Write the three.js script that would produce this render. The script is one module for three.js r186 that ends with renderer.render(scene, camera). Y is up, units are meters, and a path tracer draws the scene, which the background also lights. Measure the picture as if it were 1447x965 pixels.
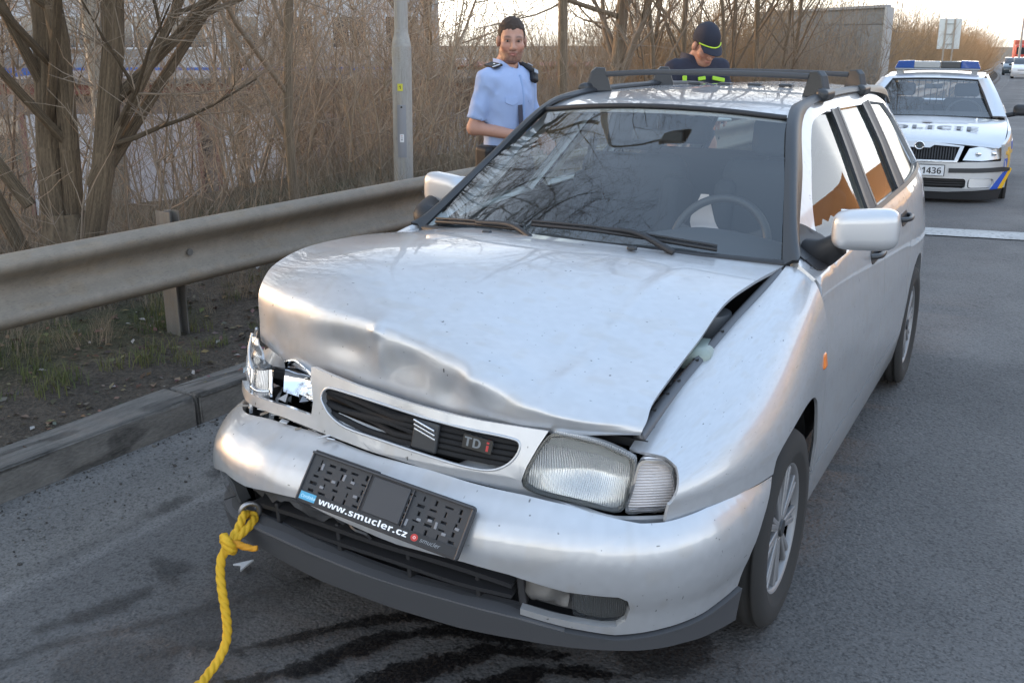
import * as THREE from 'three';
import { mergeGeometries, mergeVertices } from 'three/addons/utils/BufferGeometryUtils.js';
import { RoundedBoxGeometry } from 'three/addons/geometries/RoundedBoxGeometry.js';

// ---------- camera, sky, sun, exposure ----------
const scene = new THREE.Scene();
const camera = new THREE.PerspectiveCamera(36.19, 1024 / 682, 0.05, 1500);
camera.position.set(0, 1.648, 0);
camera.rotation.set(-0.2889, 0, 0);
camera.updateMatrixWorld();
const renderer = new THREE.WebGLRenderer({ antialias: true });
renderer.setSize(1024, 682);
renderer.toneMapping = THREE.LinearToneMapping;
renderer.toneMappingExposure = 1.65;
renderer.shadowMap.enabled = true;
const sunDir = new THREE.Vector3(-0.9, 0.125, -0.42).normalize();
{
  const w = 512, h = 256, px = new Float32Array(w * h * 4), d = new THREE.Vector3();
  for (let j = 0; j < h; j++) for (let i = 0; i < w; i++) {
    const v = ((j + 0.5) / h - 0.5) * Math.PI, u = ((i + 0.5) / w - 0.5) * 2 * Math.PI;
    d.set(Math.cos(v) * Math.cos(u), Math.sin(v), Math.cos(v) * Math.sin(u));
    const e = Math.max(0, d.y), ang = Math.acos(Math.min(1, d.dot(sunDir)));
    const k = Math.pow(1 - e, 3.6), g = Math.exp(-((ang / 0.75) ** 2)), g2 = Math.exp(-((ang / 0.28) ** 2));
    const az = Math.exp(-(e / 0.24)) * (0.5 + 0.5 * Math.cos(Math.atan2(d.z, d.x) - Math.atan2(sunDir.z, sunDir.x)));
    const wb = Math.exp(-e / 0.11);
    const c = [0.9 * wb + 0.50 + 1.0 * k + 0.7 * g + 1.3 * g2 + 1.0 * az, 0.76 * wb + 0.69 + 0.93 * k + 0.6 * g + 1.0 * g2 + 0.78 * az, 0.5 * wb + 0.98 + 0.78 * k + 0.4 * g + 0.55 * g2 + 0.42 * az];
    const dn = d.y < 0 ? Math.max(0.25, 1 + d.y * 4) : 1;
    for (let q = 0; q < 3; q++) px[(j * w + i) * 4 + q] = c[q] * dn;
    px[(j * w + i) * 4 + 3] = 1;
  }
  const sky = new THREE.DataTexture(px, w, h, THREE.RGBAFormat, THREE.FloatType);
  sky.mapping = THREE.EquirectangularReflectionMapping; sky.magFilter = sky.minFilter = THREE.LinearFilter; sky.needsUpdate = true;
  scene.background = sky; scene.environment = sky;
}
const sun = new THREE.DirectionalLight(0xffc890, 2.4);
sun.position.copy(sunDir).multiplyScalar(120); sun.castShadow = true;
sun.shadow.mapSize.set(2048, 2048); Object.assign(sun.shadow.camera, { left: -60, right: 60, top: 60, bottom: -60, near: 1, far: 300 });
scene.add(sun, sun.target);
// ---------- helpers ----------
let seed = 12345;
const rnd = () => { seed = (seed + 0x6D2B79F5) | 0; let t = Math.imul(seed ^ (seed >>> 15), 1 | seed); t = (t + Math.imul(t ^ (t >>> 7), 61 | t)) ^ t; return ((t ^ (t >>> 14)) >>> 0) / 4294967296; };
const rr = (a, b) => a + (b - a) * rnd();
const hash3 = (x, y, z) => { let h = Math.imul(x, 374761393) ^ Math.imul(y, 668265263) ^ Math.imul(z, 1274126177); h = Math.imul(h ^ (h >>> 13), 1274126177); return ((h ^ (h >>> 16)) >>> 0) / 4294967296; };
function noise(x, y = 0, z = 0) {
  const i = Math.floor(x), j = Math.floor(y), k = Math.floor(z), f = t => t * t * (3 - 2 * t), u = f(x - i), v = f(y - j), w = f(z - k);
  const L = (a, b, t) => a + (b - a) * t, c = (a, b, d) => hash3(i + a, j + b, k + d);
  return L(L(L(c(0, 0, 0), c(1, 0, 0), u), L(c(0, 1, 0), c(1, 1, 0), u), v), L(L(c(0, 0, 1), c(1, 0, 1), u), L(c(0, 1, 1), c(1, 1, 1), u), v), w) * 2 - 1;
}
const fbm = (x, y, z, o = 4) => { let s = 0, a = 0.5; for (let i = 0; i < o; i++) { s += a * noise(x, y, z); x *= 2.03; y *= 2.03; z *= 2.03; a *= 0.5; } return s; };
const V = (x, y, z) => new THREE.Vector3(x, y, z);
const names = new Map();
const numbered = n => { const k = names.get(n) || 0; names.set(n, k + 1); return k ? `${n}_${String(k).padStart(3, '0')}` : n; };
function shade(o) { o.traverse(m => { if (m.isMesh) { m.castShadow = true; m.receiveShadow = true; } }); return o; }
function mesh(name, geo, mat, parent) {
  if (Array.isArray(geo)) geo = merged(geo);
  const m = new THREE.Mesh(geo, mat); m.castShadow = m.receiveShadow = true; m.name = parent ? name : numbered(name); (parent || scene).add(m); return m;
}
function tag(o, label, category, group) { o.userData.label = label; o.userData.category = category; if (group) o.userData.group = group; return o; }
function thing(name, label, category, pos = [0, 0, 0], turn = 0, group) {
  const g = new THREE.Group(); g.name = numbered(name); g.position.set(...pos); g.rotation.y = turn; scene.add(g); return tag(g, label, category, group);
}
const kind = (o, k) => { o.userData.kind = k; return o; };
function merged(list) {
  const anyColor = list.some(g => g.attributes.color);
  return mergeGeometries(list.map(g => {
    g = g.index ? g.toNonIndexed() : g;
    for (const k of Object.keys(g.attributes)) if (!['position', 'normal', 'uv', 'color'].includes(k)) g.deleteAttribute(k);
    const n = g.attributes.position.count;
    if (!g.attributes.uv) g.setAttribute('uv', new THREE.BufferAttribute(new Float32Array(n * 2), 2));
    if (!g.attributes.normal) g.computeVertexNormals();
    if (anyColor && !g.attributes.color) g.setAttribute('color', new THREE.BufferAttribute(new Float32Array(n * 3).fill(1), 3));
    return g;
  }));
}
const rbox = (sx, sy, sz, r = 0.01, p = [0, 0, 0], rot = [0, 0, 0], seg = 2) => {
  const g = new RoundedBoxGeometry(sx, sy, sz, seg, Math.min(r, sx / 2.01, sy / 2.01, sz / 2.01));
  g.applyMatrix4(new THREE.Matrix4().compose(V(...p), new THREE.Quaternion().setFromEuler(new THREE.Euler(...rot)), V(1, 1, 1))); return g;
};
const box = (sx, sy, sz, p = [0, 0, 0], rot = [0, 0, 0]) => { const g = new THREE.BoxGeometry(sx, sy, sz); g.applyMatrix4(new THREE.Matrix4().compose(V(...p), new THREE.Quaternion().setFromEuler(new THREE.Euler(...rot)), V(1, 1, 1))); return g; };
const crPoint = (p, t) => { // open Catmull-Rom through p (arrays), t in 0..n-1
  const n = p.length, i = Math.min(n - 2, Math.max(0, Math.floor(t))), u = t - i, D = p[0].length, o = [];
  const at = (k, d) => k < 0 ? 2 * p[0][d] - p[1][d] : k >= n ? 2 * p[n - 1][d] - p[n - 2][d] : p[k][d];
  for (let d = 0; d < D; d++) { const a = at(i - 1, d), b = at(i, d), c = at(i + 1, d), e = at(i + 2, d); o.push(0.5 * (2 * b + (c - a) * u + (2 * a - 5 * b + 4 * c - e) * u * u + (3 * b - a - 3 * c + e) * u * u * u)); }
  return o;
};
const resample = (p, n) => { // n points at equal arc length along a Catmull-Rom
  const f = [], L = [0], M = (p.length - 1) * 16; for (let i = 0; i <= M; i++) { f.push(crPoint(p, i / 16)); if (i) L.push(L[i - 1] + Math.hypot(...f[i].map((v, d) => v - f[i - 1][d]))); }
  const o = []; let k = 0; for (let i = 0; i < n; i++) { const s = L[M] * i / (n - 1); while (k < M - 1 && L[k + 1] < s) k++; const t = (s - L[k]) / Math.max(1e-9, L[k + 1] - L[k]); o.push(f[k].map((v, d) => v + (f[k + 1][d] - v) * t)); } return o;
};
function geoFrom(pos, nor, uv, idx) {
  const g = new THREE.BufferGeometry(); g.setAttribute('position', new THREE.Float32BufferAttribute(pos, 3));
  if (uv) g.setAttribute('uv', new THREE.Float32BufferAttribute(uv, 2)); g.setIndex(idx);
  if (nor) g.setAttribute('normal', new THREE.Float32BufferAttribute(nor, 3)); else g.computeVertexNormals(); return g;
}
// a closed tube of varying radius along points
function tube(pts, r, seg = 24, rad = 8, opt = {}) {
  const P = opt.raw ? pts : resample(pts, seg + 1), n = P.length, R = typeof r === 'function' ? r : () => r, pos = [], nor = [], uv = [], idx = [];
  let N = null, prev = null; let len = 0;
  for (let i = 0; i < n; i++) {
    const a = V(...P[Math.max(0, i - 1)]), b = V(...P[Math.min(n - 1, i + 1)]), T = b.sub(a).normalize(), c = V(...P[i]);
    if (!N) { N = Math.abs(T.y) < 0.9 ? V(0, 1, 0) : V(1, 0, 0); } N.addScaledVector(T, -N.dot(T)).normalize(); const B = T.clone().cross(N);
    if (prev) len += c.distanceTo(prev); prev = c;
    const q = R(i / (n - 1)), qx = opt.flat || 1;
    for (let k = 0; k <= rad; k++) { const t = k / rad * 2 * Math.PI + (opt.twist || 0) * i, cs = Math.cos(t), sn = Math.sin(t) * qx, f = opt.lobe ? 1 + opt.lobe(t, len) : 1; pos.push(c.x + (N.x * cs + B.x * sn) * q * f, c.y + (N.y * cs + B.y * sn) * q * f, c.z + (N.z * cs + B.z * sn) * q * f); nor.push(N.x * cs + B.x * sn, N.y * cs + B.y * sn, N.z * cs + B.z * sn); uv.push(k / rad, len); }
  }
  for (let i = 0; i < n - 1; i++) for (let k = 0; k < rad; k++) { const a = i * (rad + 1) + k, b = a + rad + 1; idx.push(a, a + 1, b, b, a + 1, b + 1); }
  if (!opt.open) for (const e of [0, n - 1]) { const c0 = pos.length / 3; pos.push(...P[e]); const a = V(...P[e === 0 ? 0 : n - 2]), b = V(...P[e === 0 ? 1 : n - 1]), T = b.sub(a).normalize().multiplyScalar(e ? 1 : -1); nor.push(T.x, T.y, T.z); uv.push(0, 0); for (let k = 0; k < rad; k++) { const q = e * (rad + 1) + k; e ? idx.push(c0, q, q + 1) : idx.push(c0, q + 1, q); } }
  return geoFrom(pos, opt.lobe ? null : nor, uv, idx);
}
// smooth sheet through a grid of points, with a hem that gives the edge its thickness; f(p, u, v) may move points
function sheet(rows, nu, nv, o = {}) {
  const R = rows.map(r => resample(r, nu + 1)), pos = [], uv = [], idx = [], W = nu + 1;
  const cols = []; for (let i = 0; i <= nu; i++) cols.push(R.map(r => r[i]));
  for (let j = 0; j <= nv; j++) for (let i = 0; i <= nu; i++) {
    let p = crPoint(cols[i], j / nv * (rows.length - 1)); if (o.f) p = o.f(p, i / nu, j / nv); pos.push(...p); uv.push(o.uv ? o.uv(p)[0] : p[0], o.uv ? o.uv(p)[1] : p[2]);
  }
  for (let j = 0; j < nv; j++) for (let i = 0; i < nu; i++) { const a = j * W + i, b = a + W; o.flip ? idx.push(a, a + 1, b, b, a + 1, b + 1) : idx.push(a, b, a + 1, b, b + 1, a + 1); }
  const g = geoFrom(pos, null, uv, idx); if (!o.thick) return g;
  const n = g.attributes.normal.array, loop = [];
  for (let i = 0; i < nu; i++) loop.push(i); for (let j = 0; j < nv; j++) loop.push(j * W + nu); for (let i = nu; i > 0; i--) loop.push(nv * W + i); for (let j = nv; j > 0; j--) loop.push(j * W);
  const under = pos.map((v, k) => v - n[k] * o.thick), back = geoFrom(under, Array.from(n, v => -v), uv, idx.map((_, k) => idx[k - k % 3 + 2 - k % 3]));
  const hp = [], hi = []; loop.push(loop[0]); loop.forEach(q => { hp.push(pos[q * 3], pos[q * 3 + 1], pos[q * 3 + 2], under[q * 3], under[q * 3 + 1], under[q * 3 + 2]); });
  for (let k = 0; k < loop.length - 1; k++) { const a = k * 2; o.flip ? hi.push(a, a + 1, a + 2, a + 2, a + 1, a + 3) : hi.push(a, a + 2, a + 1, a + 2, a + 3, a + 1); }
  return merged([g, back, geoFrom(hp, null, null, hi)]);
}
// panel: a 2-D outline with holes laid onto map(a, b), subdivided, true normals, edges turned inwards by `thick`
function panel(map, outline, holes = [], o = {}) {
  const max = o.max || 0.045, th = o.thick ?? 0.012, off = o.off || 0;
  const P = [], add = p => { P.push(p); return P.length - 1; };
  const ol = outline.map(p => new THREE.Vector2(...p)), hl = holes.map(h => h.map(p => new THREE.Vector2(...p)));
  if (THREE.ShapeUtils.isClockWise(ol)) ol.reverse(); hl.forEach(h => { if (!THREE.ShapeUtils.isClockWise(h)) h.reverse(); });
  let tris = THREE.ShapeUtils.triangulateShape(ol, hl); for (const p of [...ol, ...hl.flat()]) add([p.x, p.y]);
  let border = []; { let s = 0; for (const l of [ol, ...hl]) { for (let i = 0; i < l.length; i++) border.push([s + i, s + (i + 1) % l.length]); s += l.length; } }
  for (let pass = 0; pass < 9; pass++) {
    const mid = new Map(), E = (a, b) => { const k = a < b ? a * 1e6 + b : b * 1e6 + a; if (!mid.has(k)) mid.set(k, Math.hypot(P[a][0] - P[b][0], P[a][1] - P[b][1]) > max ? add([(P[a][0] + P[b][0]) / 2, (P[a][1] + P[b][1]) / 2]) : -1); return mid.get(k); };
    const out = []; let split = false;
    for (const [a, b, c] of tris) {
      const x = E(a, b), y = E(b, c), z = E(c, a), n = (x >= 0) + (y >= 0) + (z >= 0); if (n) split = true;
      if (n === 0) out.push([a, b, c]); else if (n === 3) out.push([a, x, z], [x, b, y], [z, y, c], [x, y, z]);
      else if (n === 1) x >= 0 ? out.push([a, x, c], [x, b, c]) : y >= 0 ? out.push([a, b, y], [a, y, c]) : out.push([a, b, z], [z, b, c]);
      else if (x < 0) out.push([c, z, y], [a, b, y], [a, y, z]); else if (y < 0) out.push([a, x, z], [x, b, c], [x, c, z]); else out.push([b, y, x], [a, x, y], [a, y, c]);
    }
    const nb = []; for (const [a, b] of border) { const m = E(a, b); m >= 0 ? nb.push([a, m], [m, b]) : nb.push([a, b]); }
    border = nb; tris = out; if (!split) break;
  }
  const e = 0.002, pos = [], nor = [], uv = [], sg = o.mirror ? -1 : 1, ref = o.out || [0, 0.6, -1.2];
  for (const [a, b] of P) {
    const p = V(...map(a, b)), A = V(...map(a + e, b)).sub(V(...map(a - e, b))), B = V(...map(a, b + e)).sub(V(...map(a, b - e))), n = A.cross(B).normalize();
    if (n.dot(p.clone().sub(V(...ref))) < 0) n.negate(); p.addScaledVector(n, off); p.x *= sg; n.x *= sg;
    if (o.f) { const q = o.f([p.x, p.y, p.z], a, b); p.set(...q); }
    pos.push(p.x, p.y, p.z); nor.push(n.x, n.y, n.z); uv.push(a, b);
  }
  const idx = [], fix = (a, b, c, nx, ny, nz) => { const p = i => V(pos[3 * i], pos[3 * i + 1], pos[3 * i + 2]), A = p(a); return p(b).sub(A).cross(p(c).sub(A)).dot(V(nx, ny, nz)) < 0; };
  for (const [a, b, c] of tris) fix(a, b, c, nor[3 * a], nor[3 * a + 1], nor[3 * a + 2]) ? idx.push(a, c, b) : idx.push(a, b, c);
  const g = geoFrom(pos, o.f ? null : nor, uv, idx); if (!th) return g;
  const hp = [], hi = [], lip = Math.min(0.25 * th, 0.003);
  for (const [a, b] of border) { const k = hp.length / 3; for (const q of [a, b]) { const nx = nor[3 * q], ny = nor[3 * q + 1], nz = nor[3 * q + 2]; hp.push(pos[3 * q], pos[3 * q + 1], pos[3 * q + 2], pos[3 * q] - nx * th, pos[3 * q + 1] - ny * th, pos[3 * q + 2] - nz * th); } hi.push(k, k + 1, k + 2, k + 2, k + 1, k + 3); }
  const res = [g, geoFrom(hp, null, null, hi)];
  if (o.back) res.push(geoFrom(pos.map((v, k) => v - nor[k] * th), nor.map(v => -v), uv, idx.map((_, k) => idx[k - k % 3 + 2 - k % 3])));
  return merged(res);
}
const loopOf = (pts, n = 6) => { const o = [], m = pts.length; for (let i = 0; i < m; i++) for (let k = 0; k < n; k++) { const u = k / n, g = j => pts[(i + j + m) % m]; o.push([0, 1].map(d => { const a = g(-1)[d], b = g(0)[d], c = g(1)[d], e = g(2)[d]; return 0.5 * (2 * b + (c - a) * u + (2 * a - 5 * b + 4 * c - e) * u * u + (3 * b - a - 3 * c + e) * u ** 3); })); } return o; };
const openOf = (pts, n = 6) => { const o = []; for (let i = 0; i < pts.length - 1; i++) for (let k = 0; k < n; k++) o.push(crPoint(pts, i + k / n)); o.push(pts[pts.length - 1]); return o; };
const roundRect = (x0, y0, x1, y1, r, n = 5) => { const o = []; for (const [cx, cy, a] of [[x1 - r, y0 + r, -90], [x1 - r, y1 - r, 0], [x0 + r, y1 - r, 90], [x0 + r, y0 + r, 180]]) for (let k = 0; k <= n; k++) { const t = (a + 90 * k / n) * Math.PI / 180; o.push([cx + r * Math.cos(t), cy + r * Math.sin(t)]); } return o; };
function tex(w, h, fn, o = {}) {
  const d = new Uint8Array(w * h * 4); for (let j = 0; j < h; j++) for (let i = 0; i < w; i++) { const c = fn(i / w, j / h, i, j), k = (j * w + i) * 4; d[k] = clamp(c[0], 0, 1) * 255; d[k + 1] = clamp(c[1], 0, 1) * 255; d[k + 2] = clamp(c[2], 0, 1) * 255; d[k + 3] = c.length > 3 ? clamp(c[3], 0, 1) * 255 : 255; }
  const t = new THREE.DataTexture(d, w, h); t.wrapS = t.wrapT = o.clampEdge ? THREE.ClampToEdgeWrapping : THREE.RepeatWrapping; t.magFilter = t.minFilter = THREE.LinearFilter; if (o.srgb) t.colorSpace = THREE.SRGBColorSpace; if (o.rep) t.repeat.set(...o.rep); t.needsUpdate = true; return t;
}
function canvasTex(w, h, draw) { const c = document.createElement('canvas'); c.width = w; c.height = h; draw(c.getContext('2d'), w, h); const t = new THREE.CanvasTexture(c); t.colorSpace = THREE.SRGBColorSpace; t.magFilter = t.minFilter = THREE.LinearFilter; return t; }
const std = (rgb, roughness = 0.7, metalness = 0, o = {}) => new THREE.MeshStandardMaterial({ color: new THREE.Color().setRGB(...rgb), roughness, metalness, ...o });
const phys = (rgb, roughness, metalness, o = {}) => new THREE.MeshPhysicalMaterial({ color: new THREE.Color().setRGB(...rgb), roughness, metalness, ...o });
// periodic value noise for tiling textures
const pnoise = (u, v, n, s = 0) => { const x = u * n, y = v * n, i = Math.floor(x), j = Math.floor(y), f = t => t * t * (3 - 2 * t), a = f(x - i), b = f(y - j), m = q => ((q % n) + n) % n, c = (p, q) => hash3(m(i + p), m(j + q), s + n * 7); return (c(0, 0) * (1 - a) + c(1, 0) * a) * (1 - b) + (c(0, 1) * (1 - a) + c(1, 1) * a) * b; };
// ---------- silver car: analytic body surfaces in car axes (x = its left, y up, z forward, origin under the front axle) ----------
const CAR_YAW = -0.4868, CAR_X = 0.0712, CAR_Z = -3.081;
const clamp = (v, a, b) => Math.min(b, Math.max(a, v));
const sstep = (a, b, t) => { t = clamp((t - a) / (b - a), 0, 1); return t * t * (3 - 2 * t); };
const mix = (a, b, t) => a + (b - a) * t;
function tab(xs, ys) {                       // smooth monotone interpolation through a short table
  const n = xs.length, d = [], m = [];
  for (let i = 0; i < n - 1; i++) d.push((ys[i + 1] - ys[i]) / (xs[i + 1] - xs[i]));
  m.push(d[0]); for (let i = 1; i < n - 1; i++) m.push(d[i - 1] * d[i] <= 0 ? 0 : 2 * d[i - 1] * d[i] / (d[i - 1] + d[i])); m.push(d[n - 2]);
  return x => {
    if (x <= xs[0]) return ys[0] + (x - xs[0]) * m[0]; if (x >= xs[n - 1]) return ys[n - 1] + (x - xs[n - 1]) * m[n - 1];
    let i = 0; while (x > xs[i + 1]) i++;
    const h = xs[i + 1] - xs[i], t = (x - xs[i]) / h, t2 = t * t, t3 = t2 * t;
    return (2 * t3 - 3 * t2 + 1) * ys[i] + (t3 - 2 * t2 + t) * h * m[i] + (3 * t2 - 2 * t3) * ys[i + 1] + (t3 - t2) * h * m[i + 1];
  };
}
const sideBase = tab([0.15, 0.22, 0.35, 0.5, 0.62, 0.75, 0.85, 0.93, 0.97, 1.05, 1.2, 1.34, 1.42], [0.765, 0.785, 0.806, 0.815, 0.815, 0.804, 0.788, 0.768, 0.746, 0.697, 0.608, 0.521, 0.465]);
const sideX = (y, z) => sideBase(y) - sstep(0.93, 1.02, y) * 0.072 * (Math.sqrt(Math.max(0, z + 1.35) ** 2 + 0.01) - 0.1) * (z > -1.35 ? 1 / 0.65 : 0) - (z > 0 ? 0.55 * z * z * z : 0) - (z < -2.2 ? 0.075 * (z + 2.2) ** 2 : 0) + 0.016 * Math.exp(-(((z - 0.08) / 0.28) ** 2)) * sstep(0.85, 0.6, y);
const mapSide = (z, y) => [sideX(y, z), y, z];
// front fender: the side up to y 0.60, then round over the shoulder to the bonnet edge; t runs 0..1 over the shoulder above that
const fendIn = z => [0.66 - 0.085 * sstep(-0.4, 0.6, z) - 0.03 * sstep(0.2, 0.6, z) , tab([-0.5, -0.38, 0, 0.3, 0.56, 0.7], [0.985, 0.962, 0.885, 0.803, 0.705, 0.65])(z)];
function mapFender(z, t) {
  if (t <= 0) return [sideX(0.6 + t, z), 0.6 + t, z];
  const [xi, yi] = fendIn(z), x0 = sideX(0.6, z), h = yi - 0.6, k = 1 - t;
  const bul = 0.6 + 0.25 * sstep(0.3, -0.3, z);
  const p1 = [x0 + 0.006, 0.6 + 0.62 * h], p2 = [mix(xi, x0, bul), yi + 0.012], a = k * k * k, b = 3 * k * k * t, c = 3 * k * t * t, d = t * t * t;
  return [a * x0 + b * p1[0] + c * p2[0] + d * xi, a * 0.6 + b * p1[1] + c * p2[1] + d * yi, z];
}
const frontZ = (x, y) => { x = Math.abs(x); return 0.735 - 0.27 * x * x - 1.5 * Math.max(0, x - 0.5) ** 2 - Math.max(0, y - 0.62) * 0.25; };
const mapFront = (x, y) => [x, y, frontZ(x, y)];
// bumper: plan curve by signed arc length s, and an offset by height
const planPts = [[0, 0.86], [0.2, 0.852], [0.4, 0.825], [0.55, 0.782], [0.65, 0.728], [0.725, 0.652], [0.778, 0.55], [0.808, 0.42], [0.82, 0.3], [0.825, 0.2]];
const planS = [0]; for (let i = 1; i < planPts.length; i++) planS.push(planS[i - 1] + Math.hypot(planPts[i][0] - planPts[i - 1][0], planPts[i][1] - planPts[i - 1][1]));
const planX = tab(planS, planPts.map(p => p[0])), planZ = tab(planS, planPts.map(p => p[1]));
const bumpOff = tab([0.12, 0.19, 0.25, 0.3, 0.34, 0.385, 0.43, 0.47, 0.51, 0.545, 0.575, 0.6], [-0.085, -0.055, -0.045, -0.035, -0.027, -0.011, -0.002, 0.0, -0.006, -0.022, -0.052, -0.1]);
function mapBumper(s, y) {
  const a = Math.abs(s), sg = s < 0 ? -1 : 1, e = 0.004, x = planX(a), z = planZ(a);
  let tx = planX(a + e) - planX(Math.max(0, a - e)), tz = planZ(a + e) - planZ(Math.max(0, a - e)); const l = Math.hypot(tx, tz); tx /= l; tz /= l;
  const endy = sstep(0.9, 1.3, a) * 0.5, o = bumpOff(y + (a < 0.5 ? 0 : 0) ) * (1 - endy);
  return [sg * (x - tz * o), y, z + tx * o];
}
// ---------- materials of the silver car ----------
const grime = tex(512, 512, (u, v, i, j) => {
  let k = 0.98 + 0.03 * (pnoise(u, v, 60) - 0.5);
  const s = pnoise(u, v, 190, 3) * 0.6 + pnoise(u, v, 90, 9) * 0.4; k -= 0.5 * sstep(0.885, 0.92, s);
  const w = sstep(0.6, 0.85, pnoise(u, v, 22, 5)) * 0.03; return [k - w * 0.3, k - w * 0.6, k - w];
}, { srgb: true });
const roughT = tex(256, 256, (u, v) => { const k = 0.93 + 0.07 * pnoise(u, v, 40); return [k, k, k]; });
const silver = phys([0.53, 0.54, 0.555], 0.4, 0.55, { map: grime, clearcoat: 0.85, clearcoatRoughness: 0.035, roughnessMap: roughT });
const silverPlain = phys([0.53, 0.54, 0.555], 0.4, 0.55, { clearcoat: 0.85, clearcoatRoughness: 0.035 });
const blackPl = std([0.022, 0.022, 0.024], 0.55), greyPl = std([0.055, 0.056, 0.06], 0.6), trim = std([0.03, 0.032, 0.035], 0.42), darkIn = std([0.012, 0.012, 0.013], 0.85);
const pillarMat = std([0.075, 0.066, 0.06], 0.6); const rubber = std([0.024, 0.023, 0.022], 0.85), chrome = std([0.85, 0.86, 0.88], 0.06, 1), dullMetal = std([0.35, 0.35, 0.36], 0.4, 0.9), hubSilver = phys([0.25, 0.25, 0.255], 0.5, 0.45, { clearcoat: 0.2, clearcoatRoughness: 0.3 });
const windGlass = phys([0.86, 0.9, 0.89], 0.012, 0, { transmission: 1, thickness: 0, ior: 1.68 });
const sideGlass = phys([0.55, 0.6, 0.58], 0.012, 0, { transmission: 1, thickness: 0, ior: 1.6 });
const fabric = std([0.05, 0.055, 0.066], 0.95), fabric2 = std([0.06, 0.066, 0.078], 0.95), dashMat = std([0.04, 0.041, 0.045], 0.75);
const ribs = tex(256, 64, (u, v) => { const k = 0.5 + 0.5 * Math.sin(u * 2 * Math.PI * 8); return [k, k, k]; }, { rep: [24, 24] });
const ribsH = tex(64, 256, (u, v) => { const k = 0.5 + 0.5 * Math.sin(v * 2 * Math.PI * 8); return [k, k, k]; }, { rep: [18, 18] });
const lens = phys([0.93, 0.94, 0.93], 0.05, 0, { transmission: 1, thickness: 0, ior: 1.5, bumpMap: ribs, bumpScale: 0.0018 });
const lensH = phys([0.95, 0.93, 0.92], 0.08, 0, { transmission: 1, thickness: 0, ior: 1.5, bumpMap: ribsH, bumpScale: 0.0018 });
const clearPl = phys([0.95, 0.96, 0.97], 0.03, 0, { transmission: 1, thickness: 0, ior: 1.5 });
const amber = phys([0.75, 0.2, 0.03], 0.25, 0, { clearcoat: 0.6 });

const car = thing('estate_car', 'silver estate car with crumpled bonnet, broken headlight and no number plate', 'car', [CAR_X, 0, CAR_Z], CAR_YAW);
const dentB = (p, u, v) => {           // small knocks in the folded front face of the bonnet
  let [x, y, z] = p; const g = (cx, cy, sx, sy) => Math.exp(-(((x - cx) / sx) ** 2) - (((y - cy) / sy) ** 2));
  if (z > 0.45) {
    z += 0.012 * g(-0.13, 0.908, 0.014, 0.014) + 0.007 * g(-0.118, 0.85, 0.018, 0.05) - 0.010 * g(-0.25, 0.855, 0.09, 0.035) - 0.008 * g(-0.02, 0.845, 0.06, 0.04);
    z += 0.011 * g(0.165, 0.835, 0.03, 0.035) - 0.008 * g(0.10, 0.79, 0.04, 0.04) - 0.006 * g(0.245, 0.795, 0.03, 0.04) + 0.003 * noise(x * 9, y * 9, 3) * sstep(0.55, 0.62, z);
    y += 0.008 * g(-0.13, 0.915, 0.016, 0.02);
  }
  y += 0.004 * Math.exp(-(((x - mix(0.42, 0.30, v)) / 0.02) ** 2)) * sstep(0.05, 0.2, v) * sstep(0.8, 0.6, v);
  y += 0.0015 * noise(x * 4, z * 4, 8);
  return [x, y, z];
};
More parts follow.
